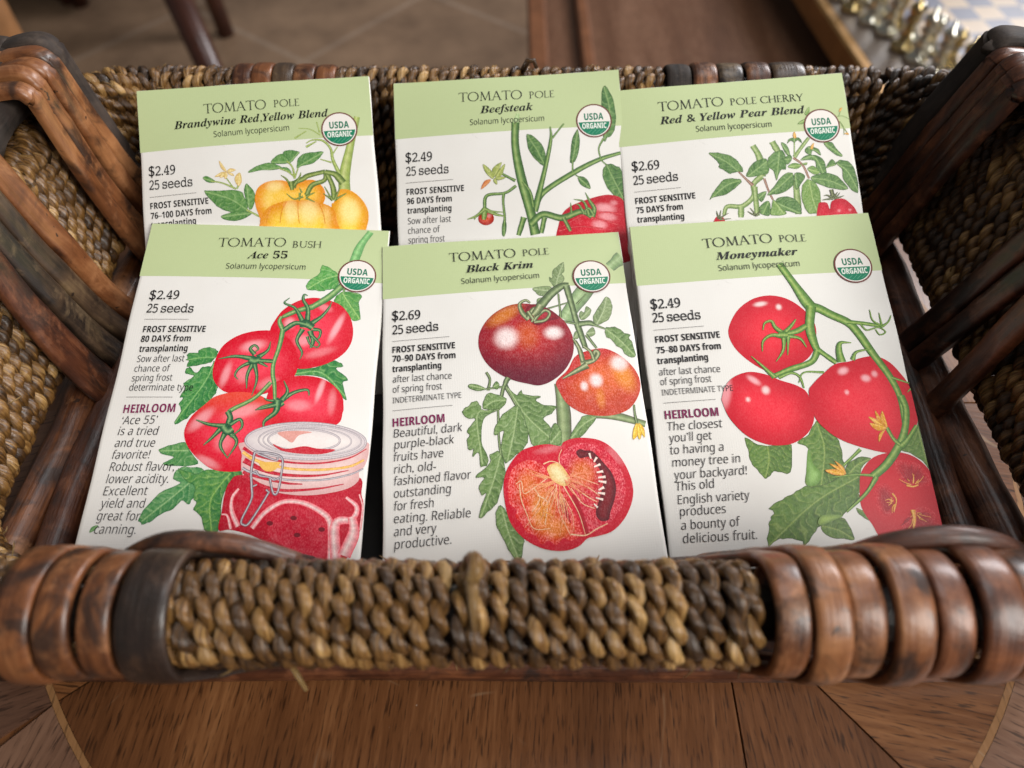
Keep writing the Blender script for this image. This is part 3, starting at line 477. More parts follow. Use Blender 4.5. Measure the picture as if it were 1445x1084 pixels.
   ('rib','jar_collar',[([(44.8,82.15),(49.1,84.41),(58.26,86.27),(68.17,86.31),(76.91,84.29),(82.11,81.02)],0.99,0.3),([(45.63,86.04),(51.72,88.99),(58.79,90.37),(68.6,90.15),(77.28,88.17)],1.67,0.3),([(46.12,90.9),(52.43,94.06),(59.41,95.16),(69.05,94.2),(76.23,92.53)],1.46,0.3),([(45.92,89.63),(52.08,91.53),(59.11,92.9),(64.03,93.05)],1.28,0.39)],((196,34,54),(208,60,76),(180,30,50))),
   ('rib','jar_gasket',[([(44.91,83.56),(49.33,86.06),(58.51,88.23),(68.4,88.36),(77.17,86.98),(81.67,84.6)],0.99,0.7)],((238,182,92),(248,206,120),(220,150,70))),
   ('rib','jar_wire',[([(45.51,88.52),(48.41,89.83),(57.0,91.68),(68.76,91.58),(77.42,89.55),(81.68,87.4)],0.78,0.49)],((150,140,150),(226,220,224),(110,100,112))),
   ('fruit','jar_lid',[(82.02,78.9),(81.88,79.87),(81.28,80.82),(80.24,81.73),(78.79,82.58),(76.97,83.35),(74.82,84.02),(72.4,84.57),(69.76,84.99),(66.97,85.27),(64.1,85.41),(61.21,85.41),(58.38,85.25),(55.67,84.95),(53.14,84.51),(50.86,83.95),(48.89,83.27),(47.26,82.5),(46.02,81.65),(45.21,80.73),(44.84,79.79),(44.93,78.82),(45.46,77.87),(46.45,76.95),(47.85,76.09),(49.65,75.3),(51.78,74.62),(54.22,74.04),(56.88,73.6),(59.71,73.3),(62.64,73.15),(65.59,73.16),(68.48,73.32),(71.25,73.63),(73.82,74.08),(76.13,74.66),(78.11,75.35),(79.73,76.15),(80.94,77.02),(81.71,77.95)],{'edge': (214,202,204),'mid': (240,230,226),'hl': [],'low': None,'top': None,'grain': 0.15,'smooth': 1}),
   ('rib','jar_lid',[([(81.72,78.91),(81.53,79.95),(80.79,80.96),(79.53,81.92),(77.78,82.8),(75.6,83.58),(73.06,84.22),(70.24,84.71),(67.21,85.05),(64.07,85.21),(60.92,85.19),(57.84,85.0),(54.92,84.64),(52.26,84.11),(49.93,83.45),(48.0,82.66),(46.53,81.76),(45.57,80.79),(45.14,79.78),(45.26,78.75),(45.94,77.73),(47.15,76.76),(48.85,75.86),(51.01,75.07),(53.55,74.4),(56.4,73.89),(59.47,73.54),(62.67,73.37),(65.89,73.38),(69.03,73.58),(72.0,73.95),(74.7,74.49),(77.05,75.17),(78.98,75.99),(80.43,76.9),(81.35,77.88),(81.72,78.91)],0.7,0.7)],((176,164,170),(232,224,224),(150,138,146))),
   ('rib','jar_lid',[([(80.29,78.73),(80.13,79.58),(79.5,80.42),(78.42,81.21),(76.93,81.94),(75.07,82.58),(72.9,83.11),(70.48,83.52),(67.9,83.8),(65.21,83.93),(62.52,83.92),(59.89,83.76),(57.4,83.47),(55.13,83.04),(53.14,82.49),(51.5,81.84),(50.26,81.11),(49.44,80.31),(49.09,79.47),(49.2,78.62),(49.79,77.79),(50.83,76.99),(52.29,76.25),(54.14,75.6),(56.31,75.05),(58.74,74.63),(61.36,74.34),(64.08,74.2),(66.82,74.21),(69.5,74.36),(72.02,74.67),(74.32,75.11),(76.32,75.67),(77.96,76.33),(79.19,77.08),(79.98,77.89),(80.29,78.73)],0.51,0.51)],((176,164,170),(232,224,224),(150,138,146))),
   ('rib','jar_lid',[([(77.28,78.8),(77.14,79.53),(76.61,80.23),(75.68,80.91),(74.4,81.52),(72.8,82.07),(70.94,82.52),(68.86,82.87),(66.64,83.1),(64.33,83.22),(62.02,83.21),(59.75,83.08),(57.62,82.83),(55.67,82.47),(53.96,82.0),(52.55,81.45),(51.48,80.83),(50.78,80.15),(50.48,79.44),(50.58,78.72),(51.09,78.01),(51.98,77.33),(53.24,76.71),(54.83,76.16),(56.69,75.69),(58.78,75.33),(61.03,75.09),(63.36,74.97),(65.71,74.98),(68.01,75.11),(70.17,75.37),(72.15,75.74),(73.86,76.21),(75.27,76.77),(76.33,77.41),(77.01,78.09),(77.28,78.8)],0.45,0.45)],((176,164,170),(232,224,224),(150,138,146))),
   ('rib','jar_lid',[([(73.76,78.78),(73.65,79.39),(73.22,79.99),(72.47,80.56),(71.44,81.08),(70.14,81.54),(68.63,81.92),(66.94,82.22),(65.13,82.42),(63.25,82.51),(61.37,82.5),(59.52,82.39),(57.78,82.18),(56.19,81.87),(54.8,81.47),(53.65,81.0),(52.78,80.47),(52.21,79.9),(51.96,79.3),(52.04,78.69),(52.45,78.09),(53.18,77.52),(54.2,76.99),(55.49,76.53),(57.0,76.14),(58.7,75.83),(60.52,75.63),(62.42,75.53),(64.33,75.54),(66.19,75.65),(67.96,75.87),(69.56,76.18),(70.96,76.59),(72.11,77.06),(72.97,77.6),(73.53,78.18),(73.76,78.78)],0.6,0.6)],((176,164,170),(232,224,224),(150,138,146))),
   ('fruit','jar_lid',[(53.54,80.64),(57.72,82.12),(63.08,81.04),(67.14,81.63),(72.66,81.77),(68.83,83.33),(61.88,83.49),(56.3,82.67)],{'edge': (204,48,62),'mid': (204,48,62),'hl': [],'low': None,'top': None,'grain': 0.3,'smooth': 1}),
   ('fruit','jar_lid',[(54.54,76.9),(59.97,76.13),(65.04,76.38),(61.15,77.54),(59.45,79.97),(57.32,78.96)],{'edge': (226,160,150),'mid': (226,160,150),'hl': [],'low': None,'top': None,'grain': 0.3,'smooth': 1}),
   ('fruit','jar_clasp',[(56.4,86.42),(56.41,87.04),(56.3,87.64),(56.05,88.18),(55.68,88.65),(55.22,89.03),(54.67,89.29),(54.07,89.44),(53.43,89.45),(52.79,89.34),(52.18,89.1),(51.61,88.74),(51.12,88.29),(50.73,87.76),(50.45,87.17),(50.29,86.56)],{'edge': (240,190,96),'mid': (240,190,96),'hl': [],'low': None,'top': None,'grain': 0.2,'smooth': 1}),
   ('rib','jar_clasp',[([(48.5,84.42),(49.19,83.36),(56.56,84.65),(57.42,90.4),(57.04,95.72),(55.72,95.99),(54.12,91.39)],0.79,0.68),([(49.53,83.98),(55.23,85.82),(55.59,84.78)],0.69,0.59),([(48.47,84.16),(48.37,89.58),(49.13,94.13),(49.62,98.11),(47.56,104.29),(48.35,105.73),(49.8,105.22),(52.55,100.03),(54.58,95.52)],0.79,0.68),([(48.44,90.09),(49.84,89.55),(51.0,90.8),(54.0,91.24),(55.57,91.97),(57.39,90.91)],0.69,0.58),([(49.52,94.12),(50.66,93.59)],0.68,0.49),([(53.55,95.04),(54.65,96.02)],0.67,0.49)],((132,122,132),(222,216,220),(92,84,96))),
  ], texts=[
   ('TOMATO','cap',(24.66,9.37),(47.87,8.56),3.6),
   ('BUSH','cap',(50.27,8.94),(60.14,8.59),2.75),
   ('Ace 55','var',(35.44,13.94),(49.14,13.47),2.9),
   ('Solanum lycopersicum','lat',(28.95,18.22),(55.86,17.84),2.2),
   ('$2.49','price',(5.34,30.69),(15.23,30.38),3.1),
   ('25 seeds','price',(5.44,35.63),(21.01,35.49),3.1),
   ('','rule',(5.35,38.1),(20.11,38.07),0.16),
   ('FROST SENSITIVE','bold',(5.73,42.92),(26.33,42.72),2.3),
   ('80 DAYS from','bold',(5.78,46.46),(22.16,46.16),2.3),
   ('transplanting','bold',(5.94,50.04),(21.77,49.76),2.3),
   ('Sow after last','body',(6.03,53.65),(21.44,53.47),2.35),
   ('chance of','body',(5.88,57.08),(17.4,56.94),2.35),
   ('spring frost','body',(5.79,60.4),(18.8,60.2),2.35),
   ('determinate type','body',(5.61,63.61),(26.04,63.61),2.35),
   ('','rule',(5.29,65.78),(20.21,65.85),0.16),
   ('HEIRLOOM','head',(5.38,71.19),(21.76,70.85),2.8),
   ('‘Ace 55’','ital',(5.71,75.0),(16.92,74.73),2.75),
   ('is a tried','ital',(5.36,78.53),(17.99,78.43),2.75),
   ('and true','ital',(5.22,82.4),(17.7,82.27),2.75),
   ('favorite!','ital',(5.24,86.23),(16.92,85.97),2.75),
   ('Robust flavor,','ital',(5.32,90.02),(25.02,89.78),2.75),
   ('lower acidity.','ital',(5.15,93.83),(23.96,93.55),2.75),
   ('Excellent','ital',(5.12,97.58),(18.44,97.3),2.75),
   ('yield and','ital',(5.0,101.27),(18.41,101.15),2.75),
   ('great for','ital',(4.87,105.02),(17.64,104.96),2.75),
   ('canning.','ital',(4.9,108.94),(17.15,108.91),2.75),
  ]),
 'krim': dict(origin=(-0.04536, 0.19526, 0.04553), across=(0.99748, 0.06385, 0.03104), down=(0.06945, -0.96827, -0.24007), header=21.1, badge=(71.42, 17.98),
  items=[
   ('rib','printed_stem',[([(83.0,10.69),(78.15,14.6)],5.49,3.63),([(69.55,22.1),(63.85,29.37),(60.7,34.17)],5.84,4.84)],((140,168,116),(176,198,148),(100,118,92))),
   ('rib','printed_stem',[([(56.73,57.01),(57.04,67.12),(56.32,78.01)],3.51,5.08),([(66.19,68.12),(74.12,69.52),(82.27,72.4)],2.88,2.29)],((118,138,92),(164,180,130),(84,74,66))),
   ('leaf','printed_leaf',[(58.73,22.03),(57.0,18.76),(57.01,17.18),(58.02,17.52),(58.26,14.9),(60.27,12.92),(62.47,11.49),(62.33,15.22),(61.46,16.21),(62.16,18.38),(59.7,21.32)],{'rib': [(58.75,21.87),(60.1,17.16),(62.46,11.59)],'pal': ((136,158,104),(190,205,160),(70,92,62)),'n': 6}),
   ('leaf','printed_leaf',[(58.21,22.77),(56.59,20.82),(52.98,20.8),(50.9,21.41),(51.89,23.05),(52.7,24.15),(54.9,24.68),(57.23,23.73)],{'rib': [(57.99,22.75),(54.65,22.38),(51.03,21.48)],'pal': ((136,158,104),(190,205,160),(70,92,62)),'n': 6}),
   ('leaf','printed_leaf',[(52.12,25.64),(54.86,25.09),(56.11,26.21),(54.51,29.15),(52.33,28.47)],{'rib': [(52.36,28.22),(54.73,26.62)],'pal': ((136,158,104),(190,205,160),(70,92,62)),'n': 3}),
   ('leaf','printed_leaf',[(70.56,36.92),(70.03,33.89),(71.69,30.99),(72.75,29.55),(75.64,25.94),(77.07,28.87),(76.7,31.89),(75.23,34.79),(71.93,36.53)],{'rib': [(70.81,36.69),(73.83,31.67),(75.61,26.2)],'pal': ((136,158,104),(190,205,160),(70,92,62)),'n': 7}),
   ('leaf','printed_leaf',[(65.47,33.03),(66.34,31.08),(67.39,31.67),(68.3,29.46),(69.92,30.86),(68.76,33.29),(66.4,34.61)],{'rib': [(65.77,34.31),(67.99,32.22),(69.76,30.34)],'pal': ((136,158,104),(190,205,160),(70,92,62)),'n': 4}),
   ('leaf','printed_leaf',[(67.18,39.63),(69.63,37.35),(70.23,39.86),(68.35,40.95)],{'rib': [(67.18,39.63),(69.85,39.34)],'pal': ((136,158,104),(190,205,160),(70,92,62)),'n': 3}),
   ('leaf','printed_leaf',[(62.85,41.26),(63.53,38.85),(64.84,38.95),(64.37,41.37)],{'rib': [(63.09,41.03),(64.6,39.18)],'pal': ((136,158,104),(190,205,160),(70,92,62)),'n': 3}),
   ('leaf','printed_leaf',[(73.75,37.91),(75.76,37.72),(77.09,37.68),(79.11,39.07),(79.85,40.12),(81.74,40.75),(81.12,42.18),(82.0,43.71),(82.37,49.04),(79.25,48.09),(78.24,45.84),(76.63,44.75),(75.2,42.21),(73.59,41.11)],{'rib': [(73.72,38.16),(77.8,42.41),(82.4,48.81)],'pal': ((116,150,84),(184,204,148),(54,78,50)),'n': 7}),
   ('rib','printed_stem',[([(52.76,28.76),(57.23,23.73),(61.09,21.02),(63.36,20.83)],3.46,1.99),([(62.44,21.02),(63.51,28.32),(64.55,35.46),(65.55,40.48),(66.38,44.93)],2.25,1.91),([(54.9,29.69),(62.23,27.71)],0.71,0.53),([(59.46,23.9),(59.48,33.07)],0.62,0.79),([(55.47,33.26),(60.2,34.73),(64.49,35.96)],1.06,0.79),([(65.15,36.01),(68.49,35.77),(70.18,36.4)],2.2,1.75),([(69.75,36.36),(73.71,38.26)],1.05,0.61),([(67.13,40.12),(70.05,45.21)],1.13,0.77),([(65.28,28.46),(68.83,24.63)],0.88,0.35)],((92,112,72),(160,178,128),(58,64,52))),
   ('fruit','printed_tomato',[(31.73,39.34),(32.55,36.21),(34.72,32.65),(38.0,29.64),(42.14,27.57),(46.2,26.97),(50.18,27.54),(54.08,28.86),(57.42,31.4),(60.24,34.38),(62.06,38.25),(62.75,42.22),(62.04,47.01),(59.89,51.13),(57.02,54.2),(53.39,56.49),(49.92,57.29),(46.58,56.44),(42.84,55.22),(39.13,53.31),(35.46,50.21),(33.07,46.7),(31.77,42.75)],{'edge': (150,16,36),'mid': (196,40,42),'hl': [(40.57,31.1,7.52,2.98,-30,-0.6),(40.9,39.56,4.01,4.1,10,1.0),(56.51,38.8,3.24,2.45,0,1.0),(47.93,39.12,4.37,5.88,0,-0.25)],'low': (92,22,44),'top': None,'grain': 0.6,'smooth': 1}),
   ('fruit','printed_tomato',[(55.76,56.3),(59.75,52.53),(62.58,48.01),(66.47,46.14),(71.77,45.35),(75.9,47.11),(79.76,50.75),(82.17,55.18),(82.49,59.63),(80.68,63.89),(77.3,67.39),(72.46,68.91),(67.29,68.78),(62.78,67.55),(58.47,64.12),(56.3,59.53)],{'edge': (196,40,36),'mid': (226,104,48),'hl': [(77.5,54.83,3.83,7.63,-20,-0.8),(68.51,56.71,2.21,2.47,0,1.0),(64.48,58.49,1.26,1.7,0,1.0),(76.71,50.99,3.0,2.88,20,0.95),(69.26,62.98,1.69,4.23,0,-0.5)],'low': (196,70,44),'top': None,'grain': 0.6,'smooth': 1}),
   ('fruit','printed_tomato',[(48.79,28.19),(51.51,27.64),(55.79,29.76),(59.01,33.28),(55.39,34.25),(51.73,35.71),(49.42,34.29),(47.93,30.66)],{'edge': (120,16,34),'mid': (176,24,40),'hl': [],'low': None,'top': None,'grain': 0.5,'smooth': 1}),
   ('rib','printed_calyx',[([(49.78,27.0),(48.3,25.86),(46.18,27.23),(46.83,30.58),(48.84,33.24)],0.62,2.03),([(48.44,32.71),(50.48,29.34),(52.67,29.77),(49.64,34.31)],1.49,0.96),([(50.51,34.37),(54.09,33.9),(55.85,31.53),(54.41,30.26),(52.04,31.99),(50.55,33.98)],1.15,1.14),([(50.16,33.35),(48.63,30.21)],1.31,1.33),([(53.26,28.03),(51.72,30.45),(50.28,31.85)],3.12,2.21)],((104,118,76),(190,196,150),(54,60,48))),
   ('rib','printed_calyx',[([(64.26,50.52),(68.24,49.63),(70.23,47.39),(69.48,46.38),(68.38,48.45)],1.98,1.28),([(66.35,51.15),(62.26,53.2),(57.97,55.44)],2.57,0.59),([(65.81,44.16),(67.95,46.5),(68.7,49.43)],0.95,1.28),([(63.18,42.26),(64.39,45.26),(65.01,49.62)],1.21,1.71),([(62.63,41.24),(63.73,43.27)],0.61,1.04)],((104,118,76),(190,196,150),(54,60,48))),
   ('rib','printed_stem',[([(40.58,53.85),(39.53,56.35),(41.81,61.6),(44.48,68.65)],1.77,0.92),([(39.91,55.09),(38.53,58.19),(37.29,63.77)],1.52,0.93),([(33.86,57.83),(34.66,54.05),(33.63,51.38)],0.93,0.83),([(33.3,57.28),(38.61,56.92)],0.7,0.7),([(36.64,64.96),(36.32,74.72),(37.12,84.24)],0.69,0.89),([(34.6,65.12),(37.26,64.39)],0.92,0.69)],((92,112,72),(160,178,128),(58,64,52))),
   ('leaf','printed_leaf',[(39.78,57.01),(42.79,60.1),(44.39,58.31),(45.13,60.08),(50.31,61.11),(48.76,62.25),(51.22,64.07),(54.94,64.79),(53.27,67.15),(50.54,68.61),(52.57,71.7),(53.04,75.97),(46.94,77.31),(45.1,71.75),(42.79,64.18)],{'rib': [(40.05,57.35),(45.43,67.48),(52.75,75.95)],'pal': ((116,150,84),(184,204,148),(54,78,50)),'n': 9}),
   ('leaf','printed_leaf',[(42.81,63.87),(38.0,66.31),(35.12,71.0),(35.27,73.14),(37.93,71.82),(36.73,77.15),(37.81,82.25),(40.48,80.39),(44.07,77.7),(45.48,74.2),(44.77,68.67)],{'rib': [(42.79,64.18),(41.02,72.66),(38.41,81.71)],'pal': ((116,150,84),(184,204,148),(54,78,50)),'n': 8}),
   ('leaf','printed_leaf',[(39.51,61.11),(36.12,59.27),(33.8,58.78),(32.19,61.5),(32.06,64.0),(35.79,64.59),(38.16,63.83)],{'rib': [(39.17,61.71),(35.38,61.74),(32.07,63.68)],'pal': ((116,150,84),(184,204,148),(54,78,50)),'n': 5}),
   ('leaf','printed_leaf',[(34.93,64.52),(31.75,64.28),(31.24,63.0),(29.59,60.99),(27.18,62.69),(25.36,64.42),(26.71,66.69),(29.28,67.2),(28.05,68.95),(26.52,70.97),(27.3,72.54),(26.38,73.98),(26.79,77.3),(28.22,77.11),(27.82,79.57),(29.86,78.42),(30.19,82.86),(32.47,82.15),(32.36,79.2),(30.89,74.92),(31.85,67.7),(34.87,65.45)],{'rib': [(34.04,64.77),(29.91,66.32),(30.79,82.03)],'pal': ((116,150,84),(184,204,148),(54,78,50)),'n': 9}),
   ('leaf','printed_leaf',[(36.36,78.61),(33.2,79.26),(33.05,81.9),(28.35,85.91),(31.12,86.41),(29.31,88.86),(29.99,91.75),(31.4,91.29),(29.51,95.65),(29.08,98.67),(32.21,96.4),(34.53,94.34),(36.54,88.82),(37.68,84.29)],{'rib': [(36.6,79.22),(33.84,87.47),(29.36,98.41)],'pal': ((116,150,84),(184,204,148),(54,78,50)),'n': 9}),
   ('leaf','printed_leaf',[(36.11,95.57),(34.12,96.54),(33.85,100.94),(35.5,104.87),(37.36,109.29),(39.84,112.11),(41.57,106.92),(41.42,105.3),(38.5,100.73)],{'rib': [(35.8,96.11),(37.23,103.37),(39.86,111.85)],'pal': ((116,150,84),(184,204,148),(54,78,50)),'n': 8}),
   ('leaf','printed_leaf',[(51.52,77.06),(53.54,70.55),(55.65,72.54),(55.19,77.33)],{'rib': [(52.11,76.8),(55.31,73.12)],'pal': ((116,150,84),(184,204,148),(54,78,50)),'n': 4}),
   ('leaf','printed_leaf',[(67.23,69.13),(63.26,68.52),(61.95,69.96),(59.29,73.42),(58.18,75.88),(61.34,75.69),(64.54,72.6)],{'rib': [(66.93,69.23),(62.32,71.82),(58.47,75.78)],'pal': ((116,150,84),(184,204,148),(54,78,50)),'n': 6}),
   ('leaf','printed_leaf',[(35.39,56.67),(36.68,54.85),(37.6,56.2),(36.8,57.74)],{'rib': [(35.38,56.8),(37.5,55.87)],'pal': ((116,150,84),(184,204,148),(54,78,50)),'n': 2}),
   ('leaf','printed_leaf',[(33.3,57.28),(30.34,57.69),(27.77,56.41),(28.0,55.15),(30.46,55.47)],{'rib': [(33.3,57.28),(27.98,55.6)],'pal': ((116,150,84),(184,204,148),(54,78,50)),'n': 3}),
   ('rib','printed_stem',[([(79.55,65.71),(79.42,68.81),(79.58,71.9)],0.58,0.91)],((92,112,72),(160,178,128),(58,64,52))),
   ('leaf','printed_flower',[(79.58,71.9),(78.11,74.22),(77.59,77.21),(79.11,76.12)],{'rib': [(79.58,71.9),(77.59,77.21)],'pal': ((246,200,44),(252,226,110),(216,150,30)),'n': 2}),
   ('leaf','printed_flower',[(79.86,71.92),(79.16,74.91),(79.67,77.48),(80.75,75.03)],{'rib': [(79.86,71.92),(79.67,77.48)],'pal': ((246,200,44),(252,226,110),(216,150,30)),'n': 2}),
   ('leaf','printed_flower',[(80.26,71.95),(80.38,74.4),(81.35,76.89),(81.6,73.88)],{'rib': [(80.26,71.95),(81.35,76.89)],'pal': ((246,200,44),(252,226,110),(216,150,30)),'n': 2}),
   ('fruit','printed_tomato_half',[(36.64,91.67),(37.25,86.57),(39.19,82.65),(42.86,78.79),(47.51,77.36),(51.5,77.18),(54.95,78.03),(56.09,76.8),(59.04,75.82),(63.03,75.88),(67.46,77.05),(71.08,80.01),(73.89,84.64),(75.42,89.97),(75.37,94.52),(73.68,98.88),(71.01,102.55),(67.4,105.29),(62.95,106.32),(60.19,106.77),(57.83,108.64),(54.5,109.73),(50.74,109.72),(46.54,108.62),(42.43,106.18),(39.42,102.98),(37.52,99.01)],{'edge': (206,20,46),'mid': (222,34,58),'hl': [(51.36,78.83,4.51,1.26,-8,0.25),(71.39,82.1,2.25,3.77,-35,0.25)],'low': None,'top': None,'grain': 0.3,'smooth': 1}),
   ('fruit','tomato_flesh',[(38.2,88.94),(39.63,84.43),(43.18,82.06),(47.1,82.36),(50.73,85.83),(54.74,90.73),(56.32,97.05),(58.77,104.93),(55.3,107.11),(53.23,106.15),(50.89,108.13),(48.87,106.64),(46.63,107.56),(45.22,105.03),(42.62,103.76),(41.2,100.93),(39.7,99.17),(40.13,96.98),(38.1,94.6)],{'edge': (226,64,62),'mid': (228,104,66),'hl': [(47.49,97.52,3.82,7.34,10,-0.75),(43.74,89.35,3.33,4.35,0,-0.3),(51.34,103.31,4.86,3.63,0,-0.6)],'low': None,'top': None,'grain': 1.0,'smooth': 1}),
   ('fruit','tomato_flesh',[(54.23,84.35),(55.13,80.89),(58.23,78.16),(62.84,77.6),(67.75,79.46),(71.66,84.47),(73.42,90.39),(72.41,95.99),(69.6,100.8),(64.27,104.25),(60.08,105.3),(59.35,99.5),(57.49,90.93)],{'edge': (218,52,72),'mid': (212,58,66),'hl': [(60.68,87.15,4.45,4.99,0,-0.5)],'low': None,'top': None,'grain': 0.9,'smooth': 1}),
   ('fruit','tomato_seed_pocket',[(59.6,80.34),(60.94,79.43),(62.3,79.95),(64.79,80.55),(68.2,85.09),(69.7,87.53),(70.51,91.32),(69.75,95.24),(67.83,99.56),(67.02,101.71),(64.56,101.81),(63.49,99.25),(65.43,94.36),(66.86,89.34),(65.45,84.6),(63.48,82.1),(60.63,82.3)],{'edge': (92,24,34),'mid': (132,32,40),'hl': [],'low': None,'top': None,'grain': 0.6,'smooth': 1}),
   ('fruit','tomato_core',[(50.28,84.64),(52.07,83.49),(54.29,83.77),(56.24,86.82),(57.09,89.47),(54.74,90.73),(51.58,88.78),(50.65,86.7)],{'edge': (236,190,120),'mid': (244,226,170),'hl': [],'low': None,'top': None,'grain': 0.5,'smooth': 1}),
   ('fruit','tomato_flesh',[(53.23,93.74),(54.76,96.1),(55.82,101.99),(54.19,99.12),(53.1,96.26)],{'edge': (176,18,40),'mid': (176,18,40),'hl': [],'low': None,'top': None,'grain': 0.2,'smooth': 1}),
   ('fruit','tomato_flesh',[(56.87,94.29),(58.49,94.69),(60.71,104.53),(60.05,105.57),(58.64,101.1)],{'edge': (176,18,40),'mid': (176,18,40),'hl': [],'low': None,'top': None,'grain': 0.2,'smooth': 1}),
   ('rib','tomato_fibre',[([(52.58,90.0),(52.67,97.9),(55.43,105.77)],0.33,0.16),([(54.74,90.73),(58.32,98.87),(59.76,105.82)],0.38,0.16),([(50.58,87.56),(45.86,90.65),(42.69,92.12),(42.14,88.37),(40.42,89.1)],0.33,0.22),([(57.0,90.33),(61.05,94.03),(64.38,96.25)],0.44,0.22),([(57.67,89.23),(62.39,91.87),(65.16,94.34)],0.33,0.22),([(56.88,91.46),(59.71,96.18),(63.34,98.13)],0.34,0.22),([(57.84,87.52),(65.28,90.94)],0.34,0.16),([(41.52,89.19),(41.74,93.74),(43.04,98.3),(44.86,102.83),(49.72,103.19)],0.34,0.22),([(54.23,84.35),(54.23,81.42),(55.3,79.13)],0.28,0.17),([(49.26,83.4),(51.57,82.69),(54.04,83.46)],0.45,0.28),([(55.49,105.24),(59.76,105.82),(63.19,104.17),(66.62,102.78)],0.43,0.27),([(46.77,92.98),(49.32,95.42),(48.2,101.98)],0.55,0.32),([(45.86,90.65),(47.23,94.14),(44.72,97.87)],0.44,0.27)],((240,190,150),(248,222,180),(232,130,100))),
   ('rib','tomato_fibre',[([(52.27,91.81),(51.3,93.67),(50.62,95.66)],0.38,0.11),([(53.43,90.36),(53.59,95.39),(52.85,100.34)],0.29,0.11),([(50.95,87.76),(47.05,86.05),(43.17,84.23)],0.38,0.12),([(52.73,92.26),(51.73,96.33),(50.83,100.36)],0.41,0.11),([(52.0,89.35),(47.58,90.41),(43.25,91.8)],0.31,0.11),([(53.57,93.06),(53.2,95.1),(53.61,97.12)],0.43,0.12),([(49.34,89.69),(47.72,89.45),(46.22,90.27)],0.34,0.11),([(49.61,87.74),(49.17,88.12),(48.98,87.54)],0.28,0.11),([(50.98,87.97),(47.71,87.14),(44.66,85.59)],0.35,0.11),([(51.88,90.84),(49.59,93.31),(47.52,95.95)],0.45,0.12),([(49.37,89.98),(45.67,89.72),(42.35,91.78)],0.39,0.11),([(52.47,92.93),(50.45,96.76),(50.33,101.11)],0.36,0.11),([(51.52,89.29),(46.93,89.99),(42.41,90.98)],0.3,0.11),([(53.3,93.03),(54.07,97.35),(52.83,101.67)],0.41,0.11),([(52.23,90.29),(50.37,91.78),(48.97,93.74)],0.43,0.12),([(53.47,92.27),(53.21,92.78),(53.45,93.3)],0.31,0.12),([(49.18,88.15),(47.48,86.84),(45.27,87.45)],0.31,0.12),([(53.25,92.22),(53.54,92.7),(53.17,93.17)],0.32,0.12),([(51.8,89.66),(50.57,89.81),(49.55,90.61)],0.3,0.11),([(49.62,87.52),(48.14,87.06),(46.7,86.47)],0.36,0.12),([(50.45,89.98),(47.7,90.69),(45.09,91.82)],0.45,0.12),([(51.27,90.52),(48.44,93.15),(45.03,94.94)],0.3,0.12),([(50.76,87.8),(47.82,87.56),(45.39,85.61)],0.33,0.12),([(52.23,89.57),(48.55,91.17),(45.08,93.16)],0.24,0.12),([(50.86,89.94),(47.62,91.49),(44.2,92.5)],0.4,0.11),([(52.09,89.11),(50.59,89.15),(49.12,89.51)],0.46,0.11)],((244,150,96),(250,196,140),(230,110,80))),
   ('rib','tomato_fibre',[([(54.0,93.08),(54.99,97.54),(55.06,102.1)],0.27,0.1),([(53.68,92.77),(54.39,97.49),(54.09,102.24)],0.28,0.1),([(52.32,91.13),(49.29,95.56),(47.22,100.46)],0.26,0.1),([(54.35,94.4),(55.31,96.15),(54.93,98.2)],0.28,0.1),([(52.39,91.5),(51.16,95.12),(49.35,98.46)],0.37,0.09),([(52.91,94.67),(53.09,96.13),(52.6,97.55)],0.32,0.1),([(51.04,92.3),(50.14,94.79),(48.0,96.44)],0.3,0.1),([(54.56,94.37),(56.51,99.23),(56.5,104.53)],0.25,0.1),([(50.97,93.17),(48.57,98.06),(45.41,102.42)],0.22,0.1),([(53.89,94.42),(54.38,96.51),(54.18,98.67)],0.28,0.1),([(53.18,92.93),(53.69,99.43),(52.1,105.75)],0.2,0.09),([(49.72,93.41),(46.05,98.12),(42.09,102.45)],0.39,0.09)],((246,176,130),(252,214,170),(226,90,80))),
   ('rib','tomato_fibre',[([(55.47,89.31),(57.09,92.65),(59.61,95.34)],0.39,0.12),([(56.24,88.63),(58.19,89.13),(59.9,90.25)],0.25,0.11),([(56.15,88.79),(59.83,89.92),(62.78,92.52)],0.44,0.11),([(57.37,90.08),(59.41,92.73),(62.55,94.05)],0.36,0.12),([(57.58,86.99),(58.24,86.56),(59.03,86.6)],0.39,0.11),([(56.54,88.79),(60.21,90.69),(64.06,92.19)],0.31,0.11),([(57.97,88.04),(59.68,88.59),(61.5,88.23)],0.31,0.12),([(57.09,87.79),(60.62,87.1),(64.18,87.65)],0.42,0.12),([(56.39,90.61),(58.96,92.57),(60.01,95.79)],0.38,0.11),([(55.29,88.85),(56.78,90.29),(57.92,92.04)],0.36,0.11),([(56.8,88.53),(60.31,88.61),(63.39,90.47)],0.25,0.12),([(55.96,87.67),(57.15,87.93),(58.33,87.4)],0.44,0.11),([(56.98,87.41),(58.56,86.9),(60.22,86.86)],0.31,0.12),([(56.75,89.38),(58.35,89.95),(59.52,91.24)],0.3,0.12),([(57.14,87.52),(60.23,86.94),(63.38,86.78)],0.25,0.11),([(56.65,87.75),(59.57,88.06),(62.53,87.48)],0.32,0.11),([(56.45,89.9),(57.91,91.13),(59.1,92.62)],0.35,0.12),([(56.27,89.27),(58.81,91.19),(61.26,93.2)],0.29,0.12)],((240,130,90),(250,190,140),(222,70,70))),
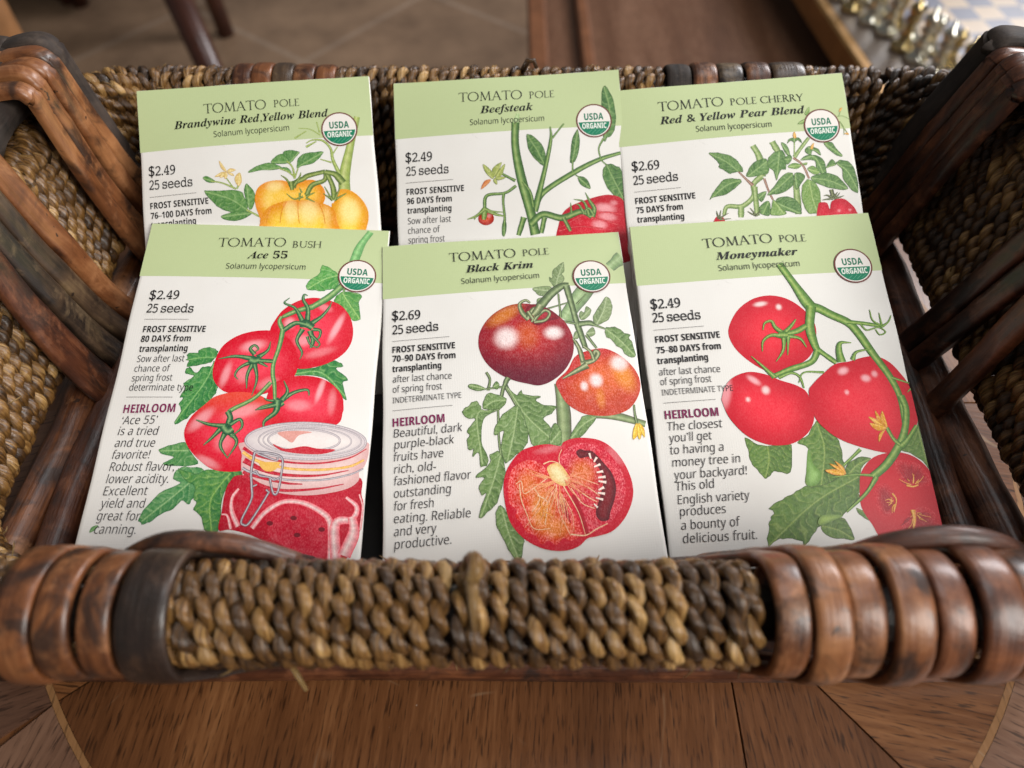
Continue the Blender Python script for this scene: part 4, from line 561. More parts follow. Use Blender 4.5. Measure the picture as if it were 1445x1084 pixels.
   ('rib','tomato_fibre',[([(46.36,97.17),(46.29,97.18),(46.22,97.13)],0.42,0.15),([(48.64,96.59),(49.1,96.49),(49.32,96.03)],0.52,0.14),([(47.34,98.44),(47.18,98.7),(47.25,99.02)],0.49,0.14),([(48.54,96.74),(49.44,96.27),(50.17,95.54)],0.46,0.15),([(48.27,98.23),(48.37,98.15),(48.31,98.26)],0.53,0.15),([(47.95,97.69),(48.34,97.95),(48.82,98.01)],0.34,0.14),([(48.8,97.82),(48.83,97.98),(48.94,97.85)],0.49,0.15),([(48.36,96.29),(48.96,95.79),(49.26,95.03)],0.31,0.15),([(47.68,96.55),(47.66,95.28),(48.16,94.07)],0.51,0.15),([(47.92,97.37),(48.74,97.1),(49.54,96.79)],0.54,0.15),([(47.47,98.12),(47.4,98.78),(47.42,99.45)],0.51,0.15),([(46.82,97.98),(46.2,98.49),(45.49,98.88)],0.41,0.15),([(48.27,98.06),(49.67,98.95),(50.99,99.94)],0.52,0.15),([(48.03,98.57),(48.46,99.69),(49.12,100.7)],0.44,0.14)],((240,150,60),(250,200,110),(226,90,60))),
   ('rib','tomato_seed',[([(63.61,80.93),(63.86,82.72)],0.67,0.45),([(65.71,82.39),(64.69,83.84)],0.78,0.51),([(66.57,84.68),(64.52,85.4)],0.78,0.5),([(67.14,86.93),(65.15,87.19)],0.89,0.5),([(67.66,88.7),(65.41,88.83)],0.88,0.5),([(67.67,90.43),(65.39,89.92)],0.89,0.5),([(66.83,91.91),(65.08,92.63)],0.88,0.49),([(66.87,93.9),(64.71,93.45)],0.88,0.49),([(66.11,95.64),(63.98,94.93)],0.76,0.44),([(64.19,97.91),(63.23,96.72)],0.65,0.43)],((250,226,214),(255,240,232),(236,170,160))),
  ], texts=[
   ('TOMATO','cap',(23.27,8.64),(46.3,8.3),3.6),
   ('POLE','cap',(48.77,8.09),(57.85,8.02),2.75),
   ('Black Krim','var',(28.77,13.43),(51.96,13.12),2.9),
   ('Solanum lycopersicum','lat',(27.1,17.84),(53.63,17.42),2.2),
   ('$2.69','price',(3.34,29.79),(12.8,30.01),3.2),
   ('25 seeds','price',(3.46,35.05),(18.74,34.9),3.2),
   ('','rule',(3.44,37.6),(22.23,37.52),0.16),
   ('FROST SENSITIVE','bold',(3.42,41.84),(24.0,41.99),2.3),
   ('70–90 DAYS from','bold',(3.4,45.1),(24.0,45.55),2.3),
   ('transplanting','bold',(3.38,48.76),(19.29,48.78),2.3),
   ('after last chance','body',(3.48,52.45),(22.5,52.8),2.35),
   ('of spring frost','body',(3.46,56.02),(19.3,56.21),2.35),
   ('INDETERMINATE TYPE','body',(3.44,59.62),(25.31,59.71),1.95),
   ('','rule',(3.42,62.17),(22.4,62.05),0.16),
   ('HEIRLOOM','head',(3.39,67.59),(19.74,67.52),2.8),
   ('Beautiful, dark','ital',(3.66,71.22),(25.21,71.0),2.75),
   ('purple-black','ital',(3.75,74.94),(22.49,74.79),2.75),
   ('fruits have','ital',(3.61,78.95),(19.03,78.89),2.75),
   ('rich, old-','ital',(3.7,82.83),(16.62,82.86),2.75),
   ('fashioned flavor','ital',(3.67,86.6),(27.24,86.45),2.75),
   ('outstanding','ital',(3.65,90.43),(20.97,90.3),2.75),
   ('for fresh','ital',(3.63,94.34),(15.61,94.22),2.75),
   ('eating. Reliable','ital',(3.6,98.15),(26.51,98.14),2.75),
   ('and very','ital',(3.58,102.02),(16.26,101.85),2.75),
   ('productive.','ital',(3.55,105.77),(20.4,105.48),2.75),
   ('TS','foot',(60.61,116.66),(64.91,116.77),2.6),
  ]),
 'money': dict(origin=(0.04069, 0.1989, 0.05131), across=(0.99795, 0.04657, 0.04386), down=(0.05853, -0.94145, -0.33203), header=22.4, badge=(73.3, 20.28),
  items=[
   ('leaf','printed_leaf',[(27.61,76.96),(31.27,79.55),(35.2,80.32),(41.51,80.47),(39.8,88.83),(37.28,88.93),(34.86,88.42),(33.69,89.46),(31.79,90.35),(29.97,87.7),(28.38,85.04),(28.02,80.9)],{'rib': [(34.24,80.0),(33.94,84.89),(32.12,89.87)],'pal': ((98,138,66),(164,184,104),(66,76,52)),'n': 7}),
   ('leaf','printed_leaf',[(75.39,83.95),(78.44,81.56),(81.97,77.1),(83.23,75.6),(83.27,90.08),(81.52,87.94),(78.14,85.16)],{'rib': [(82.34,76.59),(82.41,81.82),(82.76,89.04)],'pal': ((98,138,66),(164,184,104),(66,76,52)),'n': 7}),
   ('leaf','printed_leaf',[(43.39,79.81),(47.37,77.46),(50.65,73.46),(52.87,75.19),(56.5,80.14),(56.65,85.83),(56.9,88.4),(53.66,92.24),(48.36,93.92),(43.94,93.64),(44.41,89.63),(46.53,82.09)],{'rib': [(50.8,74.0),(51.52,82.41),(48.41,93.67)],'pal': ((98,138,66),(164,184,104),(66,76,52)),'n': 9}),
   ('leaf','printed_leaf',[(56.9,88.4),(61.47,85.63),(65.38,86.13),(61.74,89.22),(59.74,96.63),(56.61,92.43)],{'rib': [(56.8,91.43),(60.46,88.12),(65.1,86.27)],'pal': ((98,138,66),(164,184,104),(66,76,52)),'n': 5}),
   ('leaf','printed_leaf',[(46.18,105.61),(52.93,103.6),(55.17,107.14),(55.51,110.29),(52.68,109.87),(48.45,109.13)],{'rib': [(46.67,105.64),(51.7,107.41),(55.45,110.14)],'pal': ((98,138,66),(164,184,104),(66,76,52)),'n': 6}),
   ('leaf','printed_leaf',[(60.84,91.19),(57.0,90.44),(48.41,93.67),(43.45,93.61),(39.66,95.37),(35.89,97.12),(31.56,99.32),(32.82,100.63),(31.81,102.29),(30.6,105.14),(29.42,110.84),(31.86,109.32),(34.39,108.75),(39.61,109.55),(40.51,111.28),(43.81,107.89),(46.18,105.61),(53.03,103.12),(57.68,99.48),(59.74,96.63)],{'rib': [(60.25,91.65),(45.49,98.71),(29.7,110.62)],'pal': ((98,138,66),(164,184,104),(66,76,52)),'n': 11}),
   ('leaf','printed_leaf',[(57.88,100.97),(60.98,102.63),(63.63,104.02),(61.45,105.1),(58.46,102.96)],{'rib': [(57.95,101.07),(63.38,104.05)],'pal': ((98,138,66),(164,184,104),(66,76,52)),'n': 4}),
   ('fruit','printed_leaf',[(46.53,82.09),(47.19,86.76),(49.11,89.93),(47.56,92.86),(44.48,93.42),(44.56,89.64)],{'edge': (110,150,72),'mid': (150,190,110),'hl': [],'low': None,'top': None,'grain': 0.4,'smooth': 1}),
   ('rib','printed_stem',[([(62.72,83.14),(56.51,87.86)],1.1,0.79)],((98,142,62),(166,190,104),(60,92,46))),
   ('fruit','printed_tomato',[(27.81,42.24),(29.15,38.14),(32.52,33.61),(37.42,30.48),(42.49,29.49),(47.26,30.37),(51.25,32.79),(54.5,36.47),(56.28,40.02),(56.24,44.2),(54.26,49.73),(51.02,53.08),(46.94,54.57),(40.87,56.68),(36.85,55.15),(32.21,51.29),(29.03,46.98)],{'edge': (204,18,42),'mid': (240,46,64),'hl': [(39.81,32.41,2.33,0.87,-6,0.95),(45.68,33.89,0.96,1.08,0,1.0),(40.8,36.84,8.68,1.62,0,-0.0)],'low': None,'top': None,'grain': 0.1,'smooth': 1}),
   ('fruit','printed_tomato_half',[(60.14,94.66),(61.54,90.22),(65.33,86.39),(69.66,84.87),(74.73,84.68),(78.9,86.23),(81.78,88.97),(83.42,92.62),(83.62,98.13),(83.7,105.02),(83.36,107.91),(82.22,110.25),(80.37,113.96),(65.43,111.61),(61.73,106.09),(59.43,100.57)],{'edge': (204,18,42),'mid': (218,30,48),'hl': [],'low': None,'top': None,'grain': 0.1,'smooth': 1}),
   ('fruit','tomato_seed_pocket',[(72.53,87.87),(77.63,87.43),(81.43,90.47),(82.36,95.06),(77.74,95.77),(74.05,94.54)],{'edge': (214,32,50),'mid': (176,22,40),'hl': [],'low': None,'top': None,'grain': 0.5,'smooth': 1}),
   ('fruit','tomato_seed_pocket',[(65.03,94.97),(68.67,94.2),(70.75,98.32),(69.21,103.14),(65.61,103.9),(64.01,99.87)],{'edge': (214,32,50),'mid': (176,22,40),'hl': [],'low': None,'top': None,'grain': 0.5,'smooth': 1}),
   ('fruit','tomato_seed_pocket',[(69.67,109.96),(73.56,103.42),(78.83,101.78),(82.02,104.92),(81.74,110.22),(74.61,111.7)],{'edge': (214,32,50),'mid': (176,22,40),'hl': [],'low': None,'top': None,'grain': 0.5,'smooth': 1}),
   ('rib','tomato_fibre',[([(76.97,93.33),(76.95,91.03),(77.82,88.69)],0.29,0.13),([(78.41,93.46),(79.34,92.48),(80.35,91.57)],0.46,0.14),([(75.9,94.27),(75.35,93.48),(74.71,92.76)],0.34,0.13),([(75.72,93.64),(74.37,91.88),(73.48,89.77)],0.45,0.13),([(76.62,93.03),(76.36,91.65),(76.61,90.17)],0.32,0.13),([(75.23,94.6),(73.98,94.38),(73.01,93.63)],0.36,0.13),([(76.12,93.29),(76.38,92.69),(75.87,92.33)],0.4,0.13),([(77.38,93.69),(78.8,91.63),(79.56,89.29)],0.41,0.13),([(76.98,93.21),(77.24,91.05),(77.74,88.87)],0.46,0.14),([(78.23,94.73),(79.15,94.25),(80.14,94.16)],0.45,0.13),([(78.14,93.15),(79.13,91.29),(80.67,89.73)],0.32,0.13),([(76.16,94.23),(75.61,92.16),(74.36,90.45)],0.51,0.13)],((164,18,38),(206,50,64),(136,14,32))),
   ('rib','tomato_fibre',[([(75.86,93.8),(75.58,93.42),(75.4,92.98)],0.4,0.12),([(76.1,94.9),(74.32,94.11),(72.73,93.0)],0.32,0.11),([(77.27,93.81),(77.21,93.76),(77.29,93.75)],0.34,0.12),([(76.78,94.39),(77.37,92.92),(77.34,91.39)],0.33,0.12),([(76.87,94.53),(77.27,93.62),(77.52,92.67)],0.26,0.12),([(78.37,94.47),(78.46,94.67),(78.46,94.43)],0.32,0.11),([(77.95,94.14),(78.47,93.85),(78.87,93.4)],0.39,0.12),([(77.42,94.66),(79.18,93.88),(80.63,92.48)],0.39,0.12),([(76.85,94.54),(77.21,93.16),(77.74,91.8)],0.4,0.12)],((244,170,70),(252,214,120),(220,90,60))),
   ('rib','tomato_fibre',[([(74.7,94.98),(76.56,95.5),(78.39,95.06)],0.68,0.4)],((244,170,70),(252,214,120),(220,90,60))),
   ('rib','tomato_fibre',[([(69.06,98.85),(68.55,98.57),(67.95,98.46)],0.43,0.14),([(68.84,100.49),(68.04,101.57),(66.82,102.18)],0.51,0.13),([(69.45,100.09),(68.1,101.29),(66.86,102.59)],0.41,0.13),([(69.14,98.97),(68.23,98.95),(67.46,98.52)],0.28,0.13),([(68.92,98.66),(68.06,98.04),(66.99,97.78)],0.35,0.13),([(69.23,99.9),(67.68,101.27),(65.73,101.97)],0.4,0.13),([(68.84,100.21),(68.19,100.76),(67.42,101.11)],0.36,0.13),([(68.68,99.24),(67.96,98.98),(67.12,99.21)],0.29,0.13),([(69.55,99.71),(68.78,100.01),(68.12,100.54)],0.45,0.13),([(69.53,99.9),(68.41,100.63),(67.47,101.59)],0.48,0.13)],((164,18,38),(206,50,64),(136,14,32))),
   ('rib','tomato_fibre',[([(69.41,98.76),(69.14,98.66),(68.92,98.48)],0.28,0.12),([(69.22,99.33),(68.81,99.45),(68.41,99.36)],0.42,0.11),([(69.69,100.53),(68.76,101.69),(68.46,103.12)],0.33,0.12),([(69.21,99.26),(68.2,98.94),(67.05,99.22)],0.4,0.11),([(69.03,100.06),(68.37,100.4),(67.77,100.84)],0.4,0.11),([(69.79,100.52),(69.4,101.51),(68.99,102.49)],0.36,0.12),([(69.64,99.41),(68.52,99.88),(67.34,99.88)],0.35,0.12)],((244,170,70),(252,214,120),(220,90,60))),
   ('rib','tomato_fibre',[([(69.74,97.26),(70.54,99.29),(69.02,102.89)],0.59,0.24)],((244,170,70),(252,214,120),(220,90,60))),
   ('rib','tomato_fibre',[([(74.86,105.03),(74.02,106.62),(74.02,108.34)],0.5,0.13),([(77.22,103.91),(78.84,103.72),(80.17,104.49)],0.36,0.13),([(76.04,103.96),(77.37,105.14),(79.17,105.68)],0.35,0.13),([(73.73,104.93),(73.13,105.15),(72.85,105.74)],0.41,0.13),([(73.52,104.72),(71.97,106.0),(70.24,107.01)],0.47,0.13),([(73.31,104.84),(72.23,105.29),(71.38,106.15)],0.39,0.13),([(76.15,103.62),(77.09,103.57),(77.96,103.84)],0.3,0.13),([(75.6,105.32),(75.93,106.62),(76.11,107.97)],0.42,0.13),([(76.31,104.49),(77.81,105.7),(79.14,107.08)],0.31,0.13),([(73.6,104.84),(72.79,105.63),(71.85,106.25)],0.4,0.13),([(75.12,104.7),(75.21,105.3),(74.98,105.94)],0.46,0.13),([(76.72,103.85),(77.61,103.82),(78.36,104.21)],0.31,0.13),([(75.74,104.42),(76.24,104.88),(76.37,105.6)],0.3,0.13),([(75.44,104.4),(75.62,105.12),(75.76,105.87)],0.36,0.13)],((164,18,38),(206,50,64),(136,14,32))),
   ('rib','tomato_fibre',[([(75.03,104.08),(74.64,105.28),(74.14,106.45)],0.24,0.11),([(74.55,104.05),(74.12,104.39),(73.68,104.71)],0.27,0.11),([(75.08,104.49),(75.19,104.96),(74.91,105.44)],0.4,0.12),([(76.26,104.57),(76.53,105.35),(77.33,105.69)],0.3,0.11),([(75.84,104.06),(77.05,105.3),(78.41,106.37)],0.32,0.11),([(76.57,103.93),(78.26,104.56),(80.03,105.01)],0.23,0.12),([(75.86,103.61),(76.63,103.52),(77.31,103.81)],0.25,0.12),([(74.81,105.23),(74.48,105.44),(74.69,105.73)],0.34,0.11),([(74.22,105.09),(73.66,106.75),(72.26,108.06)],0.3,0.12)],((244,170,70),(252,214,120),(220,90,60))),
   ('rib','tomato_fibre',[([(74.98,102.53),(74.81,105.44),(73.53,108.99)],1.65,0.48)],((240,160,70),(250,206,110),(214,90,50))),
   ('fruit','printed_tomato',[(22.51,63.67),(24.26,59.82),(27.52,57.04),(32.47,55.77),(37.5,56.96),(41.86,59.25),(46.7,61.32),(49.53,63.98),(50.18,69.42),(49.98,73.03),(47.46,76.94),(42.89,79.78),(38.72,80.45),(33.78,79.71),(28.2,76.45),(23.97,70.65),(22.43,65.19)],{'edge': (204,18,42),'mid': (242,48,66),'hl': [(33.43,58.69,2.54,1.05,40,0.8),(36.64,62.24,1.31,1.47,0,0.9),(30.56,64.94,0.74,0.83,0,0.9),(23.9,62.28,1.86,5.76,15,0.55)],'low': None,'top': None,'grain': 0.1,'smooth': 1}),
   ('fruit','printed_tomato',[(50.08,64.02),(51.92,61.17),(55.83,57.94),(60.19,54.97),(65.08,54.29),(70.08,53.11),(74.36,53.14),(78.15,55.43),(81.02,59.64),(82.58,63.23),(83.0,68.66),(83.06,73.52),(82.14,76.34),(79.28,80.06),(73.79,84.36),(70.71,84.68),(64.52,82.97),(58.0,80.24),(53.59,76.82),(50.43,71.86)],{'edge': (204,18,42),'mid': (242,48,66),'hl': [(62.33,57.38,1.88,1.27,-20,0.85),(69.09,60.24,1.59,1.26,10,0.85),(72.19,58.95,1.03,1.16,0,0.7),(62.1,64.58,0.74,0.83,0,0.85)],'low': None,'top': None,'grain': 0.1,'smooth': 1}),
   ('rib','printed_stem',[([(48.58,18.19),(52.37,26.41),(54.82,31.97),(56.47,35.02)],2.28,4.34),([(57.24,34.81),(59.07,35.47),(62.52,37.83),(67.28,40.79),(69.89,44.62),(73.16,52.04),(77.09,60.37),(78.84,67.41),(78.46,76.1),(78.51,77.3)],3.38,1.82),([(56.37,34.22),(54.56,41.48),(54.81,46.69),(55.58,50.33)],3.38,2.37),([(55.67,49.83),(52.81,53.71),(45.78,55.76),(39.98,57.78)],2.19,1.69),([(55.91,49.84),(60.76,54.5)],1.7,1.59),([(66.85,40.5),(72.47,41.41),(78.48,42.71)],1.53,1.04),([(77.55,60.4),(82.82,62.55)],0.93,0.47)],((98,142,62),(166,190,104),(60,92,46))),
   ('rib','printed_stem',[([(79.22,66.53),(79.85,71.13),(78.11,77.37),(75.23,82.39),(69.95,88.22),(64.67,91.93)],2.24,2.57),([(82.09,76.58),(78.05,81.02),(75.61,82.93)],1.2,2.2),([(65.9,92.01),(61.69,96.75),(54.72,102.0)],1.48,0.68),([(64.78,91.44),(59.38,90.99),(51.83,91.37)],0.88,0.39),([(72.41,76.73),(73.68,80.22),(75.48,82.41)],1.2,1.29)],((98,142,62),(166,190,104),(60,92,46))),
   ('rib','printed_calyx',[([(78.02,42.58),(75.6,40.32),(75.4,36.61)],0.86,0.24),([(78.24,42.7),(78.29,37.87)],0.86,0.2),([(78.21,42.85),(80.73,41.2),(82.19,38.93)],0.85,0.24),([(71.25,41.48),(72.95,43.79),(76.97,43.03),(79.01,44.73),(76.9,45.62),(75.85,43.73)],0.57,0.38)],((98,142,62),(166,190,104),(60,92,46))),
   ('rib','printed_calyx',[([(45.49,43.56),(49.97,42.83),(53.41,41.14)],1.91,1.82),([(45.51,43.46),(48.34,41.05),(50.46,38.67)],1.72,0.48),([(45.31,43.18),(43.27,40.96),(42.42,38.8),(40.15,39.32),(39.13,41.71)],1.63,0.38),([(45.35,44.38),(41.6,43.71),(38.64,45.58),(37.73,49.12)],1.72,0.29),([(45.4,44.07),(50.48,45.36),(52.17,48.56)],1.63,0.38),([(45.57,44.5),(44.55,49.07),(41.61,52.85)],1.62,0.24),([(47.0,44.6),(45.67,50.93)],1.24,0.23),([(44.03,43.62),(46.9,43.81)],2.4,1.9)],((98,142,62),(166,190,104),(60,92,46))),
   ('rib','printed_calyx',[([(40.16,58.14),(37.01,54.16),(33.87,50.49)],1.68,0.24),([(41.56,58.24),(45.57,57.0),(48.16,58.43),(48.88,62.36)],1.22,0.46),([(47.56,60.48),(49.81,57.14),(56.16,57.46)],0.28,0.75)],((98,142,62),(166,190,104),(60,92,46))),
   ('rib','printed_calyx',[([(62.45,54.36),(62.43,50.29),(63.49,47.8),(66.92,47.93)],3.01,0.28),([(66.12,53.85),(68.08,51.19),(73.4,50.43)],1.5,0.24),([(82.86,64.48),(81.6,65.53)],0.65,0.27)],((98,142,62),(166,190,104),(60,92,46))),
   ('fruit','printed_leaf',[(45.39,104.59),(47.25,102.51),(52.59,102.84),(52.98,103.36),(48.78,104.8),(46.2,105.52)],{'edge': (120,150,80),'mid': (158,186,98),'hl': [],'low': None,'top': None,'grain': 0.4,'smooth': 1}),
   ('leaf','printed_flower',[(72.41,76.73),(69.96,76.31),(67.19,72.96),(70.39,74.23)],{'rib': [(72.41,76.73),(67.19,72.96)],'pal': ((240,166,44),(252,206,90),(214,110,40)),'n': 2}),
   ('leaf','printed_flower',[(72.41,76.73),(69.89,74.2),(69.82,70.9),(71.4,74.3)],{'rib': [(72.41,76.73),(69.82,70.9)],'pal': ((240,166,44),(252,206,90),(214,110,40)),'n': 2}),
   ('leaf','printed_flower',[(72.51,76.74),(70.9,74.26),(72.07,71.15),(72.7,74.91)],{'rib': [(72.51,76.74),(72.07,71.15)],'pal': ((240,166,44),(252,206,90),(214,110,40)),'n': 2}),
   ('leaf','printed_flower',[(72.35,76.99),(69.18,77.57),(67.16,75.07),(70.12,75.53)],{'rib': [(72.35,76.99),(67.16,75.07)],'pal': ((240,166,44),(252,206,90),(214,110,40)),'n': 2}),
   ('leaf','printed_flower',[(71.8,77.22),(69.47,78.64),(68.92,81.21),(70.72,78.72)],{'rib': [(71.8,77.22),(68.92,81.21)],'pal': ((240,166,44),(252,206,90),(214,110,40)),'n': 2}),
   ('leaf','printed_flower',[(56.43,90.8),(52.96,90.68),(50.36,89.1),(53.79,88.96)],{'rib': [(56.43,90.8),(50.36,89.1)],'pal': ((240,166,44),(252,206,90),(214,110,40)),'n': 2}),
   ('leaf','printed_flower',[(56.46,90.65),(54.04,88.98),(52.15,87.08),(55.62,88.57)],{'rib': [(56.46,90.65),(52.15,87.08)],'pal': ((240,166,44),(252,206,90),(214,110,40)),'n': 2}),
   ('leaf','printed_flower',[(56.56,90.66),(54.92,88.27),(53.91,86.27),(56.16,88.35)],{'rib': [(56.56,90.66),(53.91,86.27)],'pal': ((240,166,44),(252,206,90),(214,110,40)),'n': 2}),
  ], texts=[
   ('TOMATO','cap',(24.18,10.31),(47.88,9.86),3.6),
   ('POLE','cap',(50.35,9.87),(59.4,10.1),2.75),
   ('Moneymaker','var',(27.8,15.14),(55.57,15.15),2.9),
   ('Solanum lycopersicum','lat',(28.11,19.32),(55.37,19.42),2.2),
   ('$2.49','price',(3.91,31.42),(13.71,31.46),3.2),
   ('25 seeds','price',(3.96,36.24),(19.66,36.36),3.2),
   ('','rule',(3.86,38.97),(20.23,38.89),0.16),
   ('FROST SENSITIVE','bold',(4.0,43.45),(24.94,43.39),2.3),
   ('75–80 DAYS from','bold',(3.86,47.24),(24.67,47.33),2.3),
   ('transplanting','bold',(3.72,50.93),(20.03,50.86),2.3),
   ('after last chance','body',(3.83,54.81),(23.3,55.2),2.35),
   ('of spring frost','body',(3.87,58.12),(20.08,58.3),2.35),
   ('INDETERMINATE TYPE','body',(3.89,61.55),(26.33,61.76),1.95),
   ('','rule',(4.1,64.13),(20.41,64.17),0.16),
   ('HEIRLOOM','head',(3.94,69.46),(20.7,69.65),2.8),
   ('The closest','ital',(4.31,73.27),(21.44,73.42),2.75),
   ('you’ll get','ital',(4.2,76.99),(17.67,77.04),2.75),
   ('to having a','ital',(4.23,80.89),(20.72,80.93),2.75),
   ('money tree in','ital',(4.32,84.82),(25.25,84.93),2.75),
   ('your backyard!','ital',(4.3,88.79),(26.79,88.78),2.75),
   ('This old','ital',(4.57,92.36),(16.38,92.19),2.75),
   ('English variety','ital',(4.53,96.47),(26.44,96.43),2.75),
   ('produces','ital',(4.63,100.09),(18.67,100.06),2.75),
   ('a bounty of','ital',(4.59,104.24),(22.51,104.17),2.75),
   ('delicious fruit.','ital',(4.62,108.2),(26.7,108.33),2.75),
  ]),
 'brandy': dict(origin=(-0.13493, 0.245, 0.07469), across=(0.99457, 0.10243, 0.01822), down=(0.09663, -0.84463, -0.52656), header=22.97, badge=(71.1, 20.03),
  items=[
   ('rib','printed_stem',[([(77.68,15.67),(74.58,26.26),(71.72,37.01),(71.22,43.61)],2.03,4.55)],((164,182,96),(198,206,136),(118,140,70))),
   ('rib','printed_stem',[([(69.9,36.86),(68.02,31.47),(67.43,27.12),(64.91,24.04),(61.29,23.51),(58.94,24.52)],1.36,0.36),([(68.2,29.09),(69.98,26.6)],0.54,0.36),([(67.5,32.38),(63.51,30.86)],0.63,0.36),([(64.15,21.82),(60.67,19.39),(56.61,18.68)],0.46,0.23),([(63.99,20.85),(63.15,16.7)],0.46,0.36),([(59.26,19.99),(54.99,22.39)],0.36,0.63),([(62.62,24.1),(58.84,25.95)],0.45,0.91)],((150,172,84),(196,208,134),(98,124,58))),
   ('leaf','printed_leaf',[(37.91,34.0),(40.29,32.06),(45.34,30.81),(49.74,32.83),(46.97,33.65),(42.46,33.43)],{'rib': [(49.74,32.83),(38.15,33.88)],'pal': ((98,152,80),(168,200,132),(46,98,58)),'n': 6}),
   ('leaf','printed_leaf',[(46.02,30.87),(48.22,28.43),(50.97,27.94),(53.06,30.73),(52.55,31.54),(48.92,31.58)],{'rib': [(52.8,31.18),(46.25,30.75)],'pal': ((98,152,80),(168,200,132),(46,98,58)),'n': 5}),
   ('leaf','printed_leaf',[(50.55,27.43),(52.88,26.66),(56.45,27.67),(54.96,29.45),(53.25,31.22),(51.77,29.67)],{'rib': [(53.04,30.96),(56.22,27.65)],'pal': ((98,152,80),(168,200,132),(46,98,58)),'n': 4}),
   ('leaf','printed_leaf',[(55.14,33.51),(55.83,30.0),(58.22,28.29),(61.88,28.1),(64.84,28.11),(63.56,30.15),(60.67,32.3),(56.99,32.95)],{'rib': [(55.38,33.29),(64.83,28.25)],'pal': ((98,152,80),(168,200,132),(46,98,58)),'n': 7}),
   ('leaf','printed_leaf',[(22.31,39.55),(25.44,39.58),(33.93,40.14),(36.03,42.57),(37.05,47.82),(32.54,48.38),(28.17,46.6),(25.6,44.52)],{'rib': [(37.05,47.82),(31.06,43.1),(22.52,39.71)],'pal': ((98,152,80),(168,200,132),(46,98,58)),'n': 8}),
   ('leaf','printed_leaf',[(36.12,41.17),(37.22,37.96),(39.89,41.95),(39.18,46.12),(37.53,47.39)],{'rib': [(37.54,47.16),(37.19,38.34)],'pal': ((98,152,80),(168,200,132),(46,98,58)),'n': 5}),
   ('leaf','printed_leaf',[(27.33,49.34),(31.21,48.03),(37.47,48.32),(37.84,49.52),(34.16,51.08),(30.59,51.01)],{'rib': [(37.66,48.9),(27.56,49.36)],'pal': ((98,152,80),(168,200,132),(46,98,58)),'n': 6}),
   ('leaf','printed_leaf',[(48.81,33.23),(51.54,32.98),(53.22,35.02),(51.43,34.63)],{'rib': [(53.01,34.76),(49.03,33.35)],'pal': ((98,152,80),(168,200,132),(46,98,58)),'n': 3}),
   ('leaf','printed_leaf',[(21.92,34.58),(23.52,34.0),(26.52,36.37),(23.83,36.39)],{'rib': [(26.52,36.37),(22.04,34.73)],'pal': ((98,152,80),(168,200,132),(46,98,58)),'n': 3}),
   ('rib','printed_stem',[([(54.18,37.47),(53.57,33.15),(51.7,30.62)],0.82,0.45),([(54.22,36.99),(55.59,33.55)],0.63,0.36),([(54.02,36.51),(51.45,34.4),(48.81,33.23)],0.63,0.36),([(36.62,47.55),(41.58,50.77)],0.8,0.53),([(24.75,35.99),(28.73,37.02),(33.51,39.63)],0.45,0.63),([(30.18,35.26),(32.43,38.98)],0.36,0.45),([(33.74,39.56),(34.53,37.74)],0.54,0.89)],((150,172,84),(196,208,134),(98,124,58))),
   ('leaf','printed_flower',[(30.53,33.16),(28.6,31.58),(27.97,28.6),(29.75,31.2)],{'rib': [(30.53,33.16),(27.97,28.6)],'pal': ((240,214,130),(250,232,170),(222,170,110)),'n': 2}),
   ('leaf','printed_flower',[(30.55,32.93),(31.74,31.84),(33.72,32.57),(31.88,33.27)],{'rib': [(30.55,32.93),(33.72,32.57)],'pal': ((240,214,130),(250,232,170),(222,170,110)),'n': 2}),
   ('leaf','printed_flower',[(30.31,33.14),(28.52,33.0),(26.1,34.45),(28.44,34.41)],{'rib': [(30.31,33.14),(26.1,34.45)],'pal': ((240,214,130),(250,232,170),(222,170,110)),'n': 2}),
   ('leaf','printed_flower',[(30.53,33.16),(29.78,34.52),(27.95,35.07),(28.71,33.48)],{'rib': [(30.53,33.16),(27.95,35.07)],'pal': ((240,214,130),(250,232,170),(222,170,110)),'n': 2}),
   ('leaf','printed_flower',[(30.53,33.16),(30.67,34.59),(29.8,35.7),(29.36,34.01)],{'rib': [(30.53,33.16),(29.8,35.7)],'pal': ((240,214,130),(250,232,170),(222,170,110)),'n': 2}),
   ('leaf','printed_flower',[(30.76,33.08),(32.52,33.8),(32.91,34.77),(31.37,34.17)],{'rib': [(30.76,33.08),(32.91,34.77)],'pal': ((240,214,130),(250,232,170),(222,170,110)),'n': 2}),
   ('leaf','printed_flower',[(34.25,38.66),(33.08,35.73),(35.01,33.62),(35.57,36.88)],{'rib': [(34.25,38.66),(35.01,33.62)],'pal': ((240,214,130),(250,232,170),(222,170,110)),'n': 2}),
   ('fruit','printed_tomato',[(39.83,42.89),(41.16,39.7),(44.44,37.85),(48.97,37.61),(52.96,38.79),(55.7,38.54),(60.25,38.34),(62.85,40.07),(64.41,43.52),(62.27,48.05),(50.47,48.95),(42.2,51.53),(40.57,49.05),(39.85,46.18)],{'edge': (234,146,40),'mid': (252,204,80),'hl': [(47.02,39.71,3.16,2.23,0,0.6),(44.47,44.21,1.81,4.03,10,0.2)],'low': None,'top': None,'grain': 0.28,'smooth': 1}),
   ('fruit','printed_tomato',[(66.29,48.86),(67.33,47.06),(69.0,42.95),(72.64,42.87),(76.09,45.43),(78.51,49.41),(78.99,53.22),(77.9,57.36),(75.66,62.79),(66.68,62.02)],{'edge': (232,156,36),'mid': (254,214,78),'hl': [(72.5,50.79,3.62,5.07,0,0.75)],'low': None,'top': None,'grain': 0.28,'smooth': 1}),
